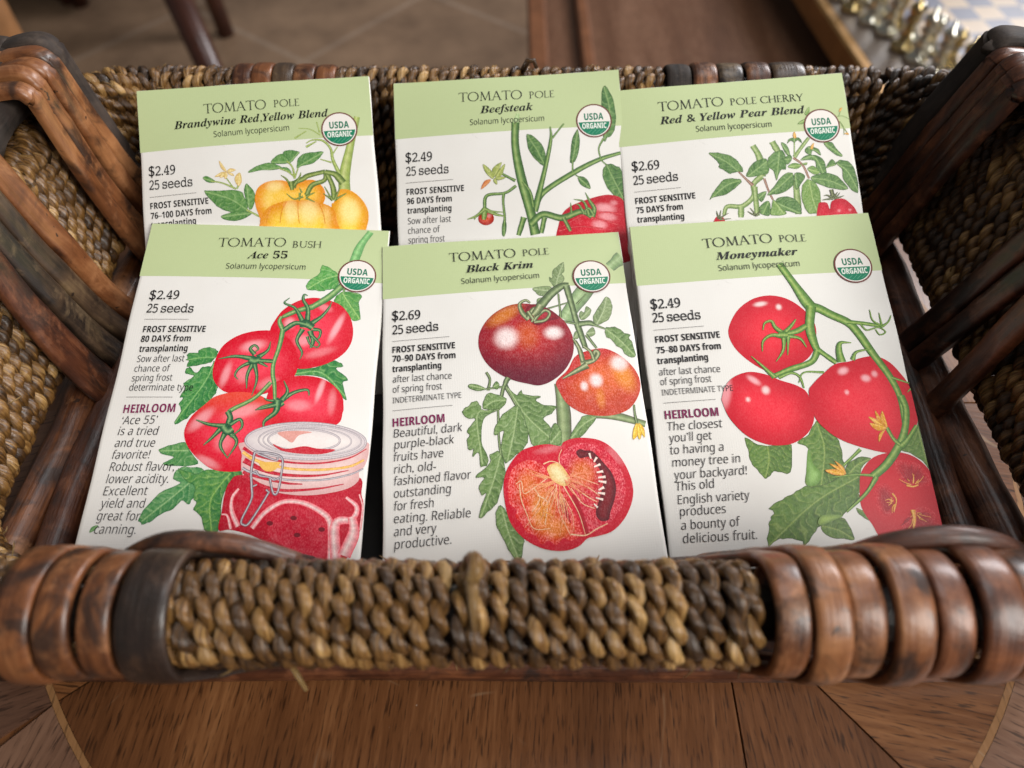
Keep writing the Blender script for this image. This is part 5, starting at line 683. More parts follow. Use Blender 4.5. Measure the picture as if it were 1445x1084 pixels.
   ('fruit','printed_tomato',[(41.0,52.83),(41.85,50.1),(43.56,47.9),(46.13,46.47),(50.7,45.44),(57.46,45.67),(62.36,46.88),(66.71,49.37),(67.66,53.68),(66.91,62.04),(41.67,59.88)],{'edge': (232,148,36),'mid': (254,212,78),'hl': [(52.01,49.54,2.52,4.53,0,0.65),(58.15,50.06,3.88,4.55,0,0.7),(64.25,51.98,1.81,4.05,0,0.3)],'low': None,'top': None,'grain': 0.28,'smooth': 1}),
   ('rib','printed_tomato_rib',[([(50.69,45.67),(48.9,48.81),(47.92,53.42)],0.36,0.22),([(54.75,45.78),(54.47,49.75),(54.63,53.98)],0.35,0.23),([(61.9,46.99),(63.2,50.95),(63.6,54.74)],0.36,0.23),([(46.11,46.7),(44.14,49.35),(43.23,53.02)],0.36,0.22)],((226,140,44),(232,150,54),(220,130,40))),
   ('rib','printed_calyx',[([(53.28,40.7),(54.31,38.9),(57.11,37.71),(59.0,36.68),(64.99,35.6)],1.99,1.64),([(65.22,35.52),(64.53,38.79),(60.11,40.32),(57.81,43.91)],1.55,1.81),([(65.41,36.01),(67.29,41.39),(67.47,46.37)],1.64,2.0),([(64.98,35.74),(68.53,36.98),(71.02,40.27)],1.64,2.72),([(52.83,40.67),(51.24,37.46),(49.32,35.79)],1.17,0.22),([(53.32,40.23),(55.79,37.12),(56.47,35.28)],1.17,0.22),([(52.77,38.3),(53.0,41.62)],1.81,1.35),([(55.63,42.79),(55.2,45.67)],0.9,0.36),([(56.66,44.29),(53.45,44.96),(50.88,42.77)],0.81,0.27),([(57.56,44.36),(60.81,43.12)],0.99,0.27),([(57.52,44.83),(60.57,46.59)],0.9,0.27),([(66.93,46.32),(63.72,43.69)],0.99,0.27),([(67.38,46.36),(71.87,44.13)],1.09,0.27),([(66.71,46.3),(64.36,41.15)],0.81,0.27),([(67.63,46.14),(70.01,41.61)],0.99,0.27),([(56.3,42.84),(55.53,40.89)],0.72,0.23)],((108,130,62),(170,184,110),(64,86,50))),
  ], texts=[
   ('TOMATO','cap',(23.4,10.52),(45.63,10.53),3.6),
   ('POLE','cap',(48.45,10.11),(57.47,10.11),2.75),
   ('Brandywine Red,Yellow Blend','var',(12.7,15.5),(67.52,14.93),2.9),
   ('Solanum lycopersicum','lat',(26.64,19.74),(53.36,19.29),2.2),
   ('$2.49','price',(2.85,32.01),(12.37,32.11),3.2),
   ('25 seeds','price',(2.81,37.01),(18.24,37.19),3.2),
   ('','rule',(2.77,39.74),(19.46,39.75),0.16),
   ('FROST SENSITIVE','bold',(2.78,44.1),(23.47,44.15),2.3),
   ('76–100 DAYS from','bold',(2.79,47.7),(24.37,47.84),2.3),
   ('transplanting','bold',(2.75,51.11),(18.74,50.96),2.3),
  ]),
 'beef': dict(origin=(-0.04381, 0.25365, 0.07275), across=(0.9982, 0.02167, 0.05597), down=(0.04734, -0.85756, -0.51221), header=21.67, badge=(72.71, 19.48),
  items=[
   ('rib','printed_stem',[([(45.33,15.12),(44.46,18.96)],1.03,2.63)],((180,206,148),(196,216,164),(160,190,128))),
   ('leaf','printed_leaf',[(53.98,35.64),(50.71,33.07),(48.37,28.77),(48.24,23.4),(51.67,25.41),(54.29,29.74)],{'rib': [(53.99,35.53),(51.46,29.56),(48.34,23.7)],'pal': ((84,130,70),(160,188,122),(40,70,46)),'n': 6}),
   ('leaf','printed_leaf',[(63.63,35.19),(63.11,34.45),(63.59,30.93),(64.42,26.23),(66.62,22.5),(67.09,28.18),(65.4,34.0)],{'rib': [(63.92,35.09),(65.42,28.67),(66.6,22.8)],'pal': ((84,130,70),(160,188,122),(40,70,46)),'n': 7}),
   ('leaf','printed_leaf',[(75.71,26.96),(75.67,13.81),(77.0,6.07),(79.86,10.49),(80.78,18.35),(79.56,24.23),(77.18,26.16)],{'rib': [(76.01,26.68),(78.63,16.41),(77.09,6.38)],'pal': ((84,130,70),(160,188,122),(40,70,46)),'n': 8}),
   ('leaf','printed_leaf',[(76.28,36.16),(79.35,36.65),(81.72,39.15),(81.6,49.67),(78.09,47.71),(75.51,44.04),(74.56,39.29)],{'rib': [(76.27,36.34),(78.45,41.88),(81.53,49.09)],'pal': ((84,130,70),(160,188,122),(40,70,46)),'n': 6}),
   ('leaf','printed_leaf',[(65.59,40.49),(67.84,40.64),(69.42,42.49),(69.82,45.16),(66.54,43.49)],{'rib': [(65.75,40.62),(69.83,44.98)],'pal': ((84,130,70),(160,188,122),(40,70,46)),'n': 4}),
   ('leaf','printed_leaf',[(37.65,57.48),(38.64,54.34),(39.36,57.0),(38.63,60.73),(37.62,60.67)],{'rib': [(38.63,54.63),(38.35,60.71)],'pal': ((84,130,70),(160,188,122),(40,70,46)),'n': 3}),
   ('fruit','printed_tomato',[(56.46,63.23),(57.54,58.67),(59.2,54.13),(62.16,51.4),(67.33,49.38),(73.6,47.73),(77.53,47.68),(81.06,49.35),(82.14,54.35),(81.84,67.6),(80.4,72.66),(56.02,71.25)],{'edge': (186,18,40),'mid': (214,40,58),'hl': [(74.71,52.45,3.91,1.87,10,0.6),(75.35,55.68,3.35,1.5,10,0.55),(72.39,58.4,2.79,1.63,10,0.6),(77.91,50.61,1.44,1.0,0,0.4)],'low': None,'top': None,'grain': 0.35,'smooth': 1}),
   ('rib','printed_tomato_rib',[([(68.17,54.09),(64.72,55.62),(58.94,58.75)],0.56,0.34),([(69.74,55.92),(73.05,56.7),(79.06,58.8)],0.56,0.45),([(70.4,54.22),(74.9,53.92),(80.43,54.83)],0.56,0.45),([(57.75,60.13),(64.54,58.8),(73.42,59.91)],0.67,0.44)],((196,30,50),(236,110,110),(170,16,40))),
   ('rib','printed_stem',[([(49.45,52.38),(52.88,45.87),(64.57,38.67),(73.86,34.24),(81.62,31.96)],2.47,1.34),([(50.44,49.52),(54.58,35.09),(56.78,25.74),(56.75,20.96)],2.25,0.57),([(57.25,25.47),(61.75,20.09)],0.79,0.57),([(45.68,54.48),(43.39,61.01)],2.25,1.68),([(44.3,18.65),(43.86,27.89),(45.3,39.23),(48.04,52.29),(49.4,61.08)],2.86,3.59),([(64.16,33.92),(63.89,38.62)],0.67,0.56),([(75.75,26.37),(73.83,30.1),(74.31,34.27)],0.79,0.45),([(74.4,34.57),(76.42,36.59)],0.45,0.56),([(64.41,39.36),(66.03,40.64)],0.45,0.45),([(43.24,40.75),(38.28,37.61)],1.13,0.79),([(43.43,42.64),(39.36,45.04),(32.81,45.63),(31.75,50.43)],1.02,1.25),([(38.89,45.3),(38.53,48.21),(38.82,54.06),(38.49,57.53)],1.02,0.79),([(45.78,41.03),(48.39,45.3),(49.24,50.91)],0.9,1.01),([(47.8,57.22),(52.47,53.72),(59.13,55.4),(65.97,53.38),(69.78,55.35)],2.69,1.89),([(59.69,55.32),(61.93,60.38)],1.46,1.23),([(52.97,54.92),(51.55,60.63)],1.91,1.57)],((86,124,66),(158,182,112),(50,76,48))),
   ('fruit','printed_tomato',[(34.98,54.3),(34.77,55.12),(34.25,55.83),(33.47,56.32),(32.54,56.56),(31.57,56.5),(30.66,56.16),(29.93,55.57),(29.47,54.8),(29.34,53.96),(29.54,53.13),(30.07,52.43),(30.84,51.93),(31.77,51.69),(32.75,51.75),(33.66,52.1),(34.39,52.69),(34.84,53.45)],{'edge': (172,40,34),'mid': (214,84,56),'hl': [(33.33,53.15,0.79,0.76,0,0.4)],'low': None,'top': None,'grain': 0.5,'smooth': 1}),
   ('rib','printed_calyx',[([(31.75,50.6),(28.82,52.88),(25.38,53.95)],1.69,0.28),([(31.75,50.6),(35.61,52.7),(39.23,53.8)],1.69,0.34),([(31.85,50.73),(31.3,54.48)],2.26,1.57),([(31.75,50.43),(34.53,51.59),(38.46,52.18)],1.13,0.28),([(31.45,50.99),(28.82,52.88),(27.91,54.28)],1.12,0.28)],((120,150,76),(178,194,126),(64,92,50))),
   ('rib','printed_calyx',[([(69.78,55.35),(70.79,52.5),(69.28,49.5),(67.95,46.39)],2.45,0.22),([(68.7,54.7),(67.29,49.96),(63.71,48.75)],1.45,0.22),([(67.04,54.31),(65.55,51.02),(64.44,50.66)],1.12,0.23),([(62.59,53.64),(62.52,49.96)],0.9,0.22),([(70.37,54.8),(68.83,52.39),(67.06,54.02)],1.34,0.44)],((86,124,66),(158,182,112),(50,76,48))),
   ('leaf','printed_flower',[(35.37,39.2),(32.89,37.27),(31.8,33.65),(34.65,36.2)],{'rib': [(35.37,39.2),(31.8,33.65)],'pal': ((172,186,96),(210,214,140),(110,130,60)),'n': 2}),
   ('leaf','printed_flower',[(35.37,39.2),(35.24,35.65),(38.65,33.37),(37.48,36.38)],{'rib': [(35.37,39.2),(38.65,33.37)],'pal': ((172,186,96),(210,214,140),(110,130,60)),'n': 2}),
   ('leaf','printed_flower',[(35.92,39.53),(37.48,36.38),(39.86,34.16),(38.54,38.22)],{'rib': [(35.92,39.53),(39.86,34.16)],'pal': ((172,186,96),(210,214,140),(110,130,60)),'n': 2}),
   ('leaf','printed_flower',[(35.35,39.49),(33.98,38.52),(33.18,37.29),(35.76,36.86)],{'rib': [(35.35,39.49),(33.18,37.29)],'pal': ((172,186,96),(210,214,140),(110,130,60)),'n': 2}),
   ('leaf','printed_flower',[(36.22,39.25),(38.23,38.79),(39.9,39.36),(37.31,40.2)],{'rib': [(36.22,39.25),(39.9,39.36)],'pal': ((172,186,96),(210,214,140),(110,130,60)),'n': 2}),
   ('leaf','printed_flower',[(35.93,39.23),(36.73,40.46),(36.56,41.75),(35.31,40.38)],{'rib': [(35.93,39.23),(36.56,41.75)],'pal': ((172,186,96),(210,214,140),(110,130,60)),'n': 2}),
   ('leaf','printed_flower',[(34.49,39.73),(32.2,40.06),(30.71,43.15),(33.28,41.43)],{'rib': [(34.49,39.73),(30.83,42.92)],'pal': ((222,130,70),(236,170,110),(180,90,50)),'n': 2}),
  ], texts=[
   ('TOMATO','cap',(23.97,9.14),(47.15,9.51),3.6),
   ('POLE','cap',(49.87,9.5),(58.9,9.48),2.75),
   ('Beefsteak','var',(31.62,14.26),(50.98,14.18),2.9),
   ('Solanum lycopersicum','lat',(27.81,18.55),(54.75,18.63),2.2),
   ('$2.49','price',(3.77,30.87),(13.52,30.95),3.2),
   ('25 seeds','price',(3.79,36.03),(19.37,36.2),3.2),
   ('','rule',(3.58,38.69),(20.88,38.7),0.16),
   ('FROST SENSITIVE','bold',(3.77,43.21),(24.68,43.3),2.3),
   ('96 DAYS from','bold',(3.79,46.67),(20.12,46.87),2.3),
   ('transplanting','bold',(3.81,50.17),(19.86,50.4),2.3),
   ('Sow after last','body',(3.87,54.11),(19.53,54.39),2.35),
   ('chance of','body',(3.83,57.67),(15.43,57.88),2.35),
   ('spring frost','body',(3.85,61.14),(17.01,61.44),2.35),
  ]),
 'pear': dict(origin=(0.03706, 0.24863, 0.07257), across=(0.99682, 0.04685, 0.06448), down=(0.07238, -0.87076, -0.48635), header=21.7, badge=(72.7, 20.14),
  items=[
   ('rib','printed_stem',[([(47.11,25.87),(48.87,30.49),(49.03,37.83)],2.09,2.74),([(48.85,37.6),(45.6,40.41),(45.08,44.76),(40.74,48.12),(35.58,47.8),(33.99,50.82)],2.08,1.4),([(45.91,41.31),(45.55,52.02)],1.91,1.82),([(40.31,48.3),(39.85,52.19)],2.31,1.99),([(54.15,24.92),(55.77,28.87)],2.34,2.32),([(60.65,39.95),(59.96,52.6)],2.31,2.46),([(61.31,31.37),(64.27,27.84),(67.44,24.31)],1.42,1.17),([(61.39,30.71),(62.17,24.52)],0.58,0.42)],((134,160,96),(186,202,144),(90,116,70))),
   ('rib','printed_stem',[([(60.87,31.55),(63.84,34.48),(65.46,39.71)],0.83,0.74),([(49.57,38.54),(50.64,43.49),(51.71,46.65)],0.83,0.66),([(40.79,35.12),(43.33,38.44),(45.34,40.82)],0.49,1.24)],((150,112,96),(190,160,140),(110,70,66))),
   ('leaf','printed_leaf',[(31.37,27.38),(34.52,27.44),(38.95,29.17),(41.56,32.08),(42.65,35.28),(40.35,35.3),(37.78,35.83),(35.86,34.24),(34.12,32.98),(34.45,31.9),(33.4,30.02)],{'rib': [(40.79,35.12),(37.04,31.23),(31.57,27.49)],'pal': ((100,142,80),(170,198,132),(52,86,56)),'n': 8}),
   ('leaf','printed_leaf',[(29.75,44.85),(30.49,43.06),(32.18,41.01),(35.47,37.76),(39.24,37.64),(41.62,38.74),(39.72,40.78),(35.68,43.29),(31.01,43.99)],{'rib': [(41.65,38.52),(36.05,40.02),(29.91,44.55)],'pal': ((100,142,80),(170,198,132),(52,86,56)),'n': 8}),
   ('leaf','printed_leaf',[(43.64,37.58),(44.62,34.57),(47.0,32.11),(51.27,31.37),(51.49,36.5),(48.91,37.16)],{'rib': [(43.87,37.38),(51.61,32.07)],'pal': ((100,142,80),(170,198,132),(52,86,56)),'n': 6}),
   ('leaf','printed_leaf',[(51.4,33.83),(52.18,30.78),(54.94,28.8),(57.84,29.05),(57.9,35.29),(55.73,35.98),(53.83,39.58),(53.19,36.21)],{'rib': [(56.15,29.13),(55.12,34.16),(53.85,39.36)],'pal': ((100,142,80),(170,198,132),(52,86,56)),'n': 7}),
   ('leaf','printed_leaf',[(57.24,25.42),(59.35,26.95),(59.89,31.02),(58.2,29.53)],{'rib': [(59.71,30.78),(57.33,25.65)],'pal': ((100,142,80),(170,198,132),(52,86,56)),'n': 3}),
   ('leaf','printed_leaf',[(57.51,31.7),(59.77,30.34),(60.4,31.95),(58.47,34.01)],{'rib': [(57.69,31.94),(60.2,31.94)],'pal': ((100,142,80),(170,198,132),(52,86,56)),'n': 3}),
   ('leaf','printed_leaf',[(49.87,44.74),(52.5,41.89),(56.33,37.81),(59.74,37.22),(59.6,41.62),(55.53,44.35),(52.16,44.72)],{'rib': [(59.89,37.68),(55.03,41.67),(50.0,44.66)],'pal': ((100,142,80),(170,198,132),(52,86,56)),'n': 8}),
   ('leaf','printed_leaf',[(60.57,37.29),(64.16,38.49),(62.07,41.84),(60.21,43.44)],{'rib': [(60.72,37.75),(60.67,43.04)],'pal': ((100,142,80),(170,198,132),(52,86,56)),'n': 4}),
   ('leaf','printed_leaf',[(52.22,47.57),(54.52,45.8),(58.59,46.37),(61.08,49.64),(60.7,52.66),(57.12,51.48),(53.14,50.27)],{'rib': [(52.3,47.66),(60.34,52.19)],'pal': ((100,142,80),(170,198,132),(52,86,56)),'n': 7}),
   ('leaf','printed_leaf',[(46.37,44.43),(49.82,43.41),(47.71,47.18)],{'rib': [(49.59,43.61),(46.83,45.79)],'pal': ((100,142,80),(170,198,132),(52,86,56)),'n': 3}),
   ('leaf','printed_leaf',[(46.68,48.84),(50.22,46.96),(50.0,52.18),(46.78,51.47)],{'rib': [(49.97,47.38),(47.6,51.54)],'pal': ((100,142,80),(170,198,132),(52,86,56)),'n': 4}),
   ('leaf','printed_leaf',[(63.24,32.65),(66.82,30.74),(71.19,32.46),(71.99,37.41),(70.74,39.07),(68.61,36.23),(68.19,33.09)],{'rib': [(63.46,32.58),(68.36,31.77),(71.0,38.65)],'pal': ((100,142,80),(170,198,132),(52,86,56)),'n': 6}),
   ('leaf','printed_leaf',[(65.9,39.53),(71.29,38.01),(75.66,39.5),(78.73,44.38),(74.2,44.21),(69.46,42.48)],{'rib': [(66.02,39.54),(72.56,40.99),(78.54,44.23)],'pal': ((100,142,80),(170,198,132),(52,86,56)),'n': 7}),
   ('leaf','printed_leaf',[(75.9,34.65),(77.72,33.48),(80.89,34.65),(82.4,38.76),(82.41,45.58),(80.28,45.17),(77.59,40.55),(77.66,37.02)],{'rib': [(76.1,34.67),(79.59,38.07),(82.32,45.35)],'pal': ((100,142,80),(170,198,132),(52,86,56)),'n': 7}),
   ('leaf','printed_leaf',[(71.96,36.08),(74.45,32.97),(75.84,35.09),(73.66,35.79)],{'rib': [(72.18,36.01),(75.64,34.98)],'pal': ((100,142,80),(170,198,132),(52,86,56)),'n': 3}),
   ('leaf','printed_leaf',[(72.35,26.77),(75.3,26.58),(76.66,28.94),(78.57,31.78),(77.48,32.13),(75.19,30.59)],{'rib': [(72.78,26.72),(78.34,31.98)],'pal': ((100,142,80),(170,198,132),(52,86,56)),'n': 4}),
   ('leaf','printed_leaf',[(59.46,26.07),(60.31,24.35),(62.67,23.89),(64.28,24.48),(64.67,26.31),(63.36,25.07),(62.01,25.85),(60.85,25.07)],{'rib': [(62.2,24.3),(62.02,25.76)],'pal': ((100,142,80),(170,198,132),(52,86,56)),'n': 3}),
   ('leaf','printed_leaf',[(65.31,29.49),(66.81,27.62),(70.21,28.81),(70.71,31.31),(68.26,29.31),(67.21,31.0)],{'rib': [(66.75,28.06),(70.24,30.15)],'pal': ((100,142,80),(170,198,132),(52,86,56)),'n': 3}),
   ('leaf','printed_leaf',[(58.37,34.89),(60.62,33.53),(63.43,34.44),(61.58,35.83)],{'rib': [(58.45,34.89),(63.33,34.52)],'pal': ((128,166,90),(186,208,138),(80,120,66)),'n': 4}),
   ('leaf','printed_leaf',[(61.93,46.22),(62.89,41.91),(65.43,39.93),(68.17,42.81),(68.57,47.67),(66.93,52.32),(63.61,52.47),(62.31,49.75)],{'rib': [(65.37,40.36),(65.62,46.54),(66.55,52.07)],'pal': ((128,166,90),(186,208,138),(80,120,66)),'n': 9}),
   ('leaf','printed_leaf',[(51.04,48.78),(51.92,46.67),(54.06,49.48),(55.79,52.24),(50.41,52.22)],{'rib': [(51.87,47.1),(54.97,52.17)],'pal': ((128,166,90),(186,208,138),(80,120,66)),'n': 5}),
   ('leaf','printed_leaf',[(65.29,36.16),(67.52,35.02),(69.68,37.65),(67.51,38.34)],{'rib': [(65.37,36.17),(69.47,37.63)],'pal': ((128,166,90),(186,208,138),(80,120,66)),'n': 4}),
   ('leaf','printed_leaf',[(63.48,34.0),(65.61,33.66),(65.06,34.68)],{'rib': [(63.48,34.0),(65.51,33.83)],'pal': ((128,166,90),(186,208,138),(80,120,66)),'n': 2}),
   ('leaf','printed_leaf',[(67.16,15.05),(69.17,12.51),(68.53,15.85)],{'rib': [(67.37,15.07),(69.06,12.73)],'pal': ((128,166,90),(186,208,138),(80,120,66)),'n': 2}),
   ('leaf','printed_leaf',[(64.15,18.85),(66.01,17.43),(67.5,17.34),(66.26,18.81)],{'rib': [(64.24,18.76),(67.28,17.41)],'pal': ((128,166,90),(186,208,138),(80,120,66)),'n': 2}),
   ('rib','printed_stem',[([(78.68,17.0),(80.78,16.96),(83.11,18.39)],0.25,0.16),([(79.33,16.83),(80.79,13.79)],0.25,0.17),([(79.27,18.85),(80.42,21.21),(80.23,24.11)],0.33,0.21),([(79.92,20.27),(81.72,23.93)],0.33,0.21)],((134,160,96),(186,202,144),(90,116,70))),
   ('leaf','printed_flower',[(62.01,24.14),(61.87,22.92),(62.52,21.76),(62.99,23.02),(62.84,24.22)],{'rib': [(62.01,24.14),(62.52,21.76)],'pal': ((238,180,84),(246,206,130),(214,150,80)),'n': 2}),
   ('leaf','printed_flower',[(67.43,28.65),(67.74,27.48),(68.96,26.47),(68.67,27.78),(68.11,28.85)],{'rib': [(67.43,28.65),(68.96,26.47)],'pal': ((238,180,84),(246,206,130),(214,150,80)),'n': 2}),
   ('leaf','printed_flower',[(79.54,15.26),(80.14,13.96),(81.0,13.81),(80.2,15.1)],{'rib': [(79.54,15.26),(81.0,13.81)],'pal': ((238,180,84),(246,206,130),(214,150,80)),'n': 2}),
   ('leaf','printed_flower',[(80.29,23.67),(81.59,23.34),(81.89,24.26)],{'rib': [(80.29,23.67),(81.89,24.26)],'pal': ((238,180,84),(246,206,130),(214,150,80)),'n': 2}),
   ('fruit','printed_tomato',[(67.27,49.74),(69.04,48.8),(70.62,49.37),(71.23,51.6),(72.37,48.65),(76.19,47.88),(78.81,49.86),(80.49,52.61),(80.65,57.4),(67.24,56.26)],{'edge': (196,20,46),'mid': (222,44,66),'hl': [(74.36,52.31,0.65,0.45,0,0.6),(78.28,52.21,0.57,0.46,0,0.6)],'low': None,'top': None,'grain': 0.3,'smooth': 1}),
   ('fruit','printed_tomato',[(30.4,52.47),(31.45,51.25),(33.5,51.56),(33.91,53.42),(30.41,53.13)],{'edge': (200,36,54),'mid': (200,36,54),'hl': [],'low': None,'top': None,'grain': 0.2,'smooth': 1}),
   ('rib','printed_calyx',[([(72.74,44.3),(73.13,47.62)],1.4,1.64),([(72.92,47.6),(71.02,46.35),(69.77,46.46)],0.98,0.16),([(72.92,47.6),(74.88,45.36)],1.06,0.16),([(73.33,47.64),(75.23,47.36),(76.95,46.86)],1.06,0.16),([(72.91,47.69),(70.41,47.82),(68.94,48.05)],0.9,0.16),([(73.32,47.72),(74.7,46.66),(75.66,45.65)],0.73,0.17)],((92,100,70),(150,156,116),(60,64,50))),
   ('rib','printed_calyx',[([(31.97,52.17),(31.61,49.08)],0.91,0.17),([(32.18,52.19),(33.16,49.0)],0.82,0.16),([(32.18,52.19),(33.97,51.03),(35.71,50.31)],0.82,0.17),([(32.16,52.32),(34.24,52.36),(36.31,52.32)],0.66,0.17)],((92,100,70),(150,156,116),(60,64,50))),
   ('rib','printed_calyx',[([(45.27,52.0),(43.7,51.21),(42.37,50.22)],0.9,0.2),([(45.27,52.0),(43.34,48.99)],0.73,0.16),([(45.27,52.0),(46.93,50.18)],0.9,0.21)],((92,100,70),(150,156,116),(60,64,50))),
  ], texts=[
   ('TOMATO','cap',(15.33,9.61),(38.77,9.56),3.6),
   ('POLE CHERRY','cap',(41.31,9.66),(67.55,10.02),2.75),
   ('Red & Yellow Pear Blend','var',(15.36,14.65),(67.38,14.9),2.9),
   ('Solanum lycopersicum','lat',(27.88,18.78),(54.77,19.26),2.2),
   ('$2.69','price',(3.81,31.3),(13.54,31.45),3.2),
   ('25 seeds','price',(3.84,36.53),(19.61,36.48),3.2),
   ('','rule',(3.79,39.19),(20.21,39.2),0.16),
   ('FROST SENSITIVE','bold',(3.81,43.71),(24.86,43.8),2.3),
   ('75 DAYS from','bold',(3.8,47.2),(20.13,47.41),2.3),
   ('transplanting','bold',(3.8,50.66),(20.15,51.02),2.3),
  ]),
}
PW, PH, PT = 83., 117., 1.5        # mm
INFO = {
 'ace': ('seed packet in the front row printed with four red tomatoes and a clip-lid glass jar', 0),
 'krim': ('seed packet in the front row printed with a dark maroon tomato and a halved tomato', 0),
 'money': ('seed packet in the front row printed with bright red tomatoes on a long green vine', 0),
 'brandy': ('seed packet in the back row printed with yellow orange ribbed tomatoes', 0),
 'beef': ('seed packet in the back row with a thick green stem and ribbed red tomato', 0),
 'pear': ('seed packet in the back row with leafy branches and small red tomatoes', 0)}
UP = np.array([0, 0, 1.])
def inside_mask(P, poly):
    x, y = P[:, 0], P[:, 1]; n = len(poly); c = np.zeros(len(P), bool)
    for i in range(n):
        x0, y0 = poly[i]; x1, y1 = poly[(i + 1) % n]
        if y0 == y1: continue
        m = ((y0 > y) != (y1 > y)) & (x < (x1 - x0) * (y - y0) / (y1 - y0) + x0); c ^= m
    return c
def edge_dist(P, poly):
    d = np.full(len(P), 1e9)
    for i in range(len(poly)):
        a = np.array(poly[i]); b = np.array(poly[(i + 1) % len(poly)]); ab = b - a; t = np.clip(((P - a) @ ab) / (ab @ ab + 1e-12), 0, 1); d = np.minimum(d, np.linalg.norm(P - a - t[:, None] * ab, axis=1))
    return d
def clampP(P): P = np.array(P, float); P[:, 0] = np.clip(P[:, 0], .12, PW - .12); P[:, 1] = np.clip(P[:, 1], .15, PH - .3); return P
def fill(outline, step):
    """triangulates an outline (mm) with points inside it, so that colour can vary over the print"""
    O = clampP(outline); keep = [0]
    for i in range(1, len(O)):
        if np.linalg.norm(O[i] - O[keep[-1]]) > .03: keep.append(i)
    if np.linalg.norm(O[keep[-1]] - O[0]) < .03: keep.pop()
    O = O[keep]; D = []
    for p, q in zip(O, np.roll(O, -1, 0)): D.append(np.linspace(p, q, max(1, math.ceil(np.linalg.norm(q - p) / (step * 1.6))), endpoint=False))
    O = np.concatenate(D); lo, hi = O.min(0), O.max(0)
    gx, gy = np.meshgrid(np.arange(lo[0], hi[0], step), np.arange(lo[1], hi[1], step * .87)); gx[1::2] += step * .5
    G = np.stack([gx.ravel(), gy.ravel()], 1); G = G[inside_mask(G, O)]
    if len(G): G = G[edge_dist(G, O) > step * .35]
    pts = [Vector(p) for p in O] + [Vector(p) for p in G]; n = len(O)
    r = delaunay_2d_cdt(pts, [], [list(range(n))], 1, 1e-5)
    return np.array([tuple(v) for v in r[0]]), [tuple(f) for f in r[2]], O
def sstep(x): x = np.clip(x, 0, 1); return x * x * (3 - 2 * x)
def c_fruit(P, O, d):
    ed = edge_dist(P, O); size = max(1e-6, ed.max()); f = sstep(ed / (size * .85))[:, None]
    e, m = lin(d['edge']), lin(d['mid']); c = e * (1 - f) + m * f
    y = (P[:, 1] - O[:, 1].min()) / (np.ptp(O[:, 1]) + 1e-9)
    if d.get('low'): k = sstep((y - .35) / .6)[:, None] * .85; c = c * (1 - k) + lin(d['low']) * k
    if d.get('top'): k = sstep((.45 - y) / .5)[:, None] * .7; c = c * (1 - k) + lin(d['top']) * k
    w = np.sin(P[:, 0] * 1.3 + 2 * np.sin(P[:, 1] * .7)) * np.sin(P[:, 1] * .9 + 1.3 * np.sin(P[:, 0] * .5)); c = c * (1 + .10 * d['grain'] * w[:, None])
    for hx, hy, rx, ry, an, st in d['hl']:
        an = math.radians(an); q = P - (hx, hy); u = q[:, 0] * math.cos(an) + q[:, 1] * math.sin(an); v = -q[:, 0] * math.sin(an) + q[:, 1] * math.cos(an)
        k = np.sqrt((u / rx) ** 2 + (v / ry) ** 2)
        if st > 0: k = (sstep(1.35 - k) * st)[:, None]; tgt = lin((246, 224, 222)) if st > .85 else lin((255, 196, 202)) if d['mid'][2] > 35 and d['mid'][1] < 120 else lin((255, 238, 165))
        else: k = (sstep(1.25 - k) * -st)[:, None]; tgt = lin((236, 150, 50)) if d['mid'][1] > 35 and d['mid'][0] < 250 else c
        c = c * (1 - k) + tgt * k
    return c, d['grain']
def c_leaf(P, O, d):
    R = np.array(d['rib'], float); R = catmull(R, 6) if len(R) > 2 else np.stack([np.linspace(R[0, k], R[1, k], 8) for k in (0, 1)], 1)
    best = np.full(len(P), 1e9); sd = np.zeros(len(P)); tt = np.zeros(len(P)); seg = np.linalg.norm(np.diff(R, axis=0), axis=1); cum = np.r_[0, np.cumsum(seg)]
    for i in range(len(R) - 1):
        a, b = R[i], R[i + 1]; ab = b - a; t = np.clip(((P - a) @ ab) / (ab @ ab + 1e-12), 0, 1); q = P - a - t[:, None] * ab; dd = np.linalg.norm(q, axis=1); m = dd < best
        best[m] = dd[m]; sd[m] = np.sign(ab[0] * q[m, 1] - ab[1] * q[m, 0]); tt[m] = cum[i] + t[m] * seg[i]
    Lr = cum[-1] + 1e-9; base, light, dark = (lin(x) for x in d['pal'])
    wob = .30 * np.sin(tt / Lr * 7 + best * .9 + Lr) + .22 * np.sin(P[:, 0] * 1.1 + 1.7 * np.sin(P[:, 1] * .8)); ph = tt / Lr * d['n'] * .85 - best / Lr * d['n'] * .7 + .25 * sd + wob; fr = ph - np.floor(ph)
    vein = np.exp(-((fr - .5) / .07) ** 2) * np.clip(best / (.03 * Lr + .05), 0, 1) * .55; mid = np.exp(-(best / .18) ** 2)
    sh = sstep((fr - .5) * 2 % 1) * .55
    f = np.clip(.5 + .22 * sd + .3 * np.sin(ph * 6.28 + .6), 0, 1)[:, None]
    mott = (.5 + .5 * np.sin(P[:, 0] * 2.3 + 2 * np.sin(P[:, 1] * 1.7)) * np.sin(P[:, 1] * 1.9 + Lr))[:, None]; c = base * .9 + (light - base) * .34 * f * mott + (dark - base) * .40 * (1 - f) * (1.3 - mott)
    k = np.clip(np.maximum(vein, mid * .9), 0, 1)[:, None]; c = c * (1 - k) + light * k
    e = np.exp(-(edge_dist(P, O) / .16) ** 2)[:, None] * .75; c = c * (1 - e) + dark * .7 * e
    return np.clip(c, 0, 1), .55
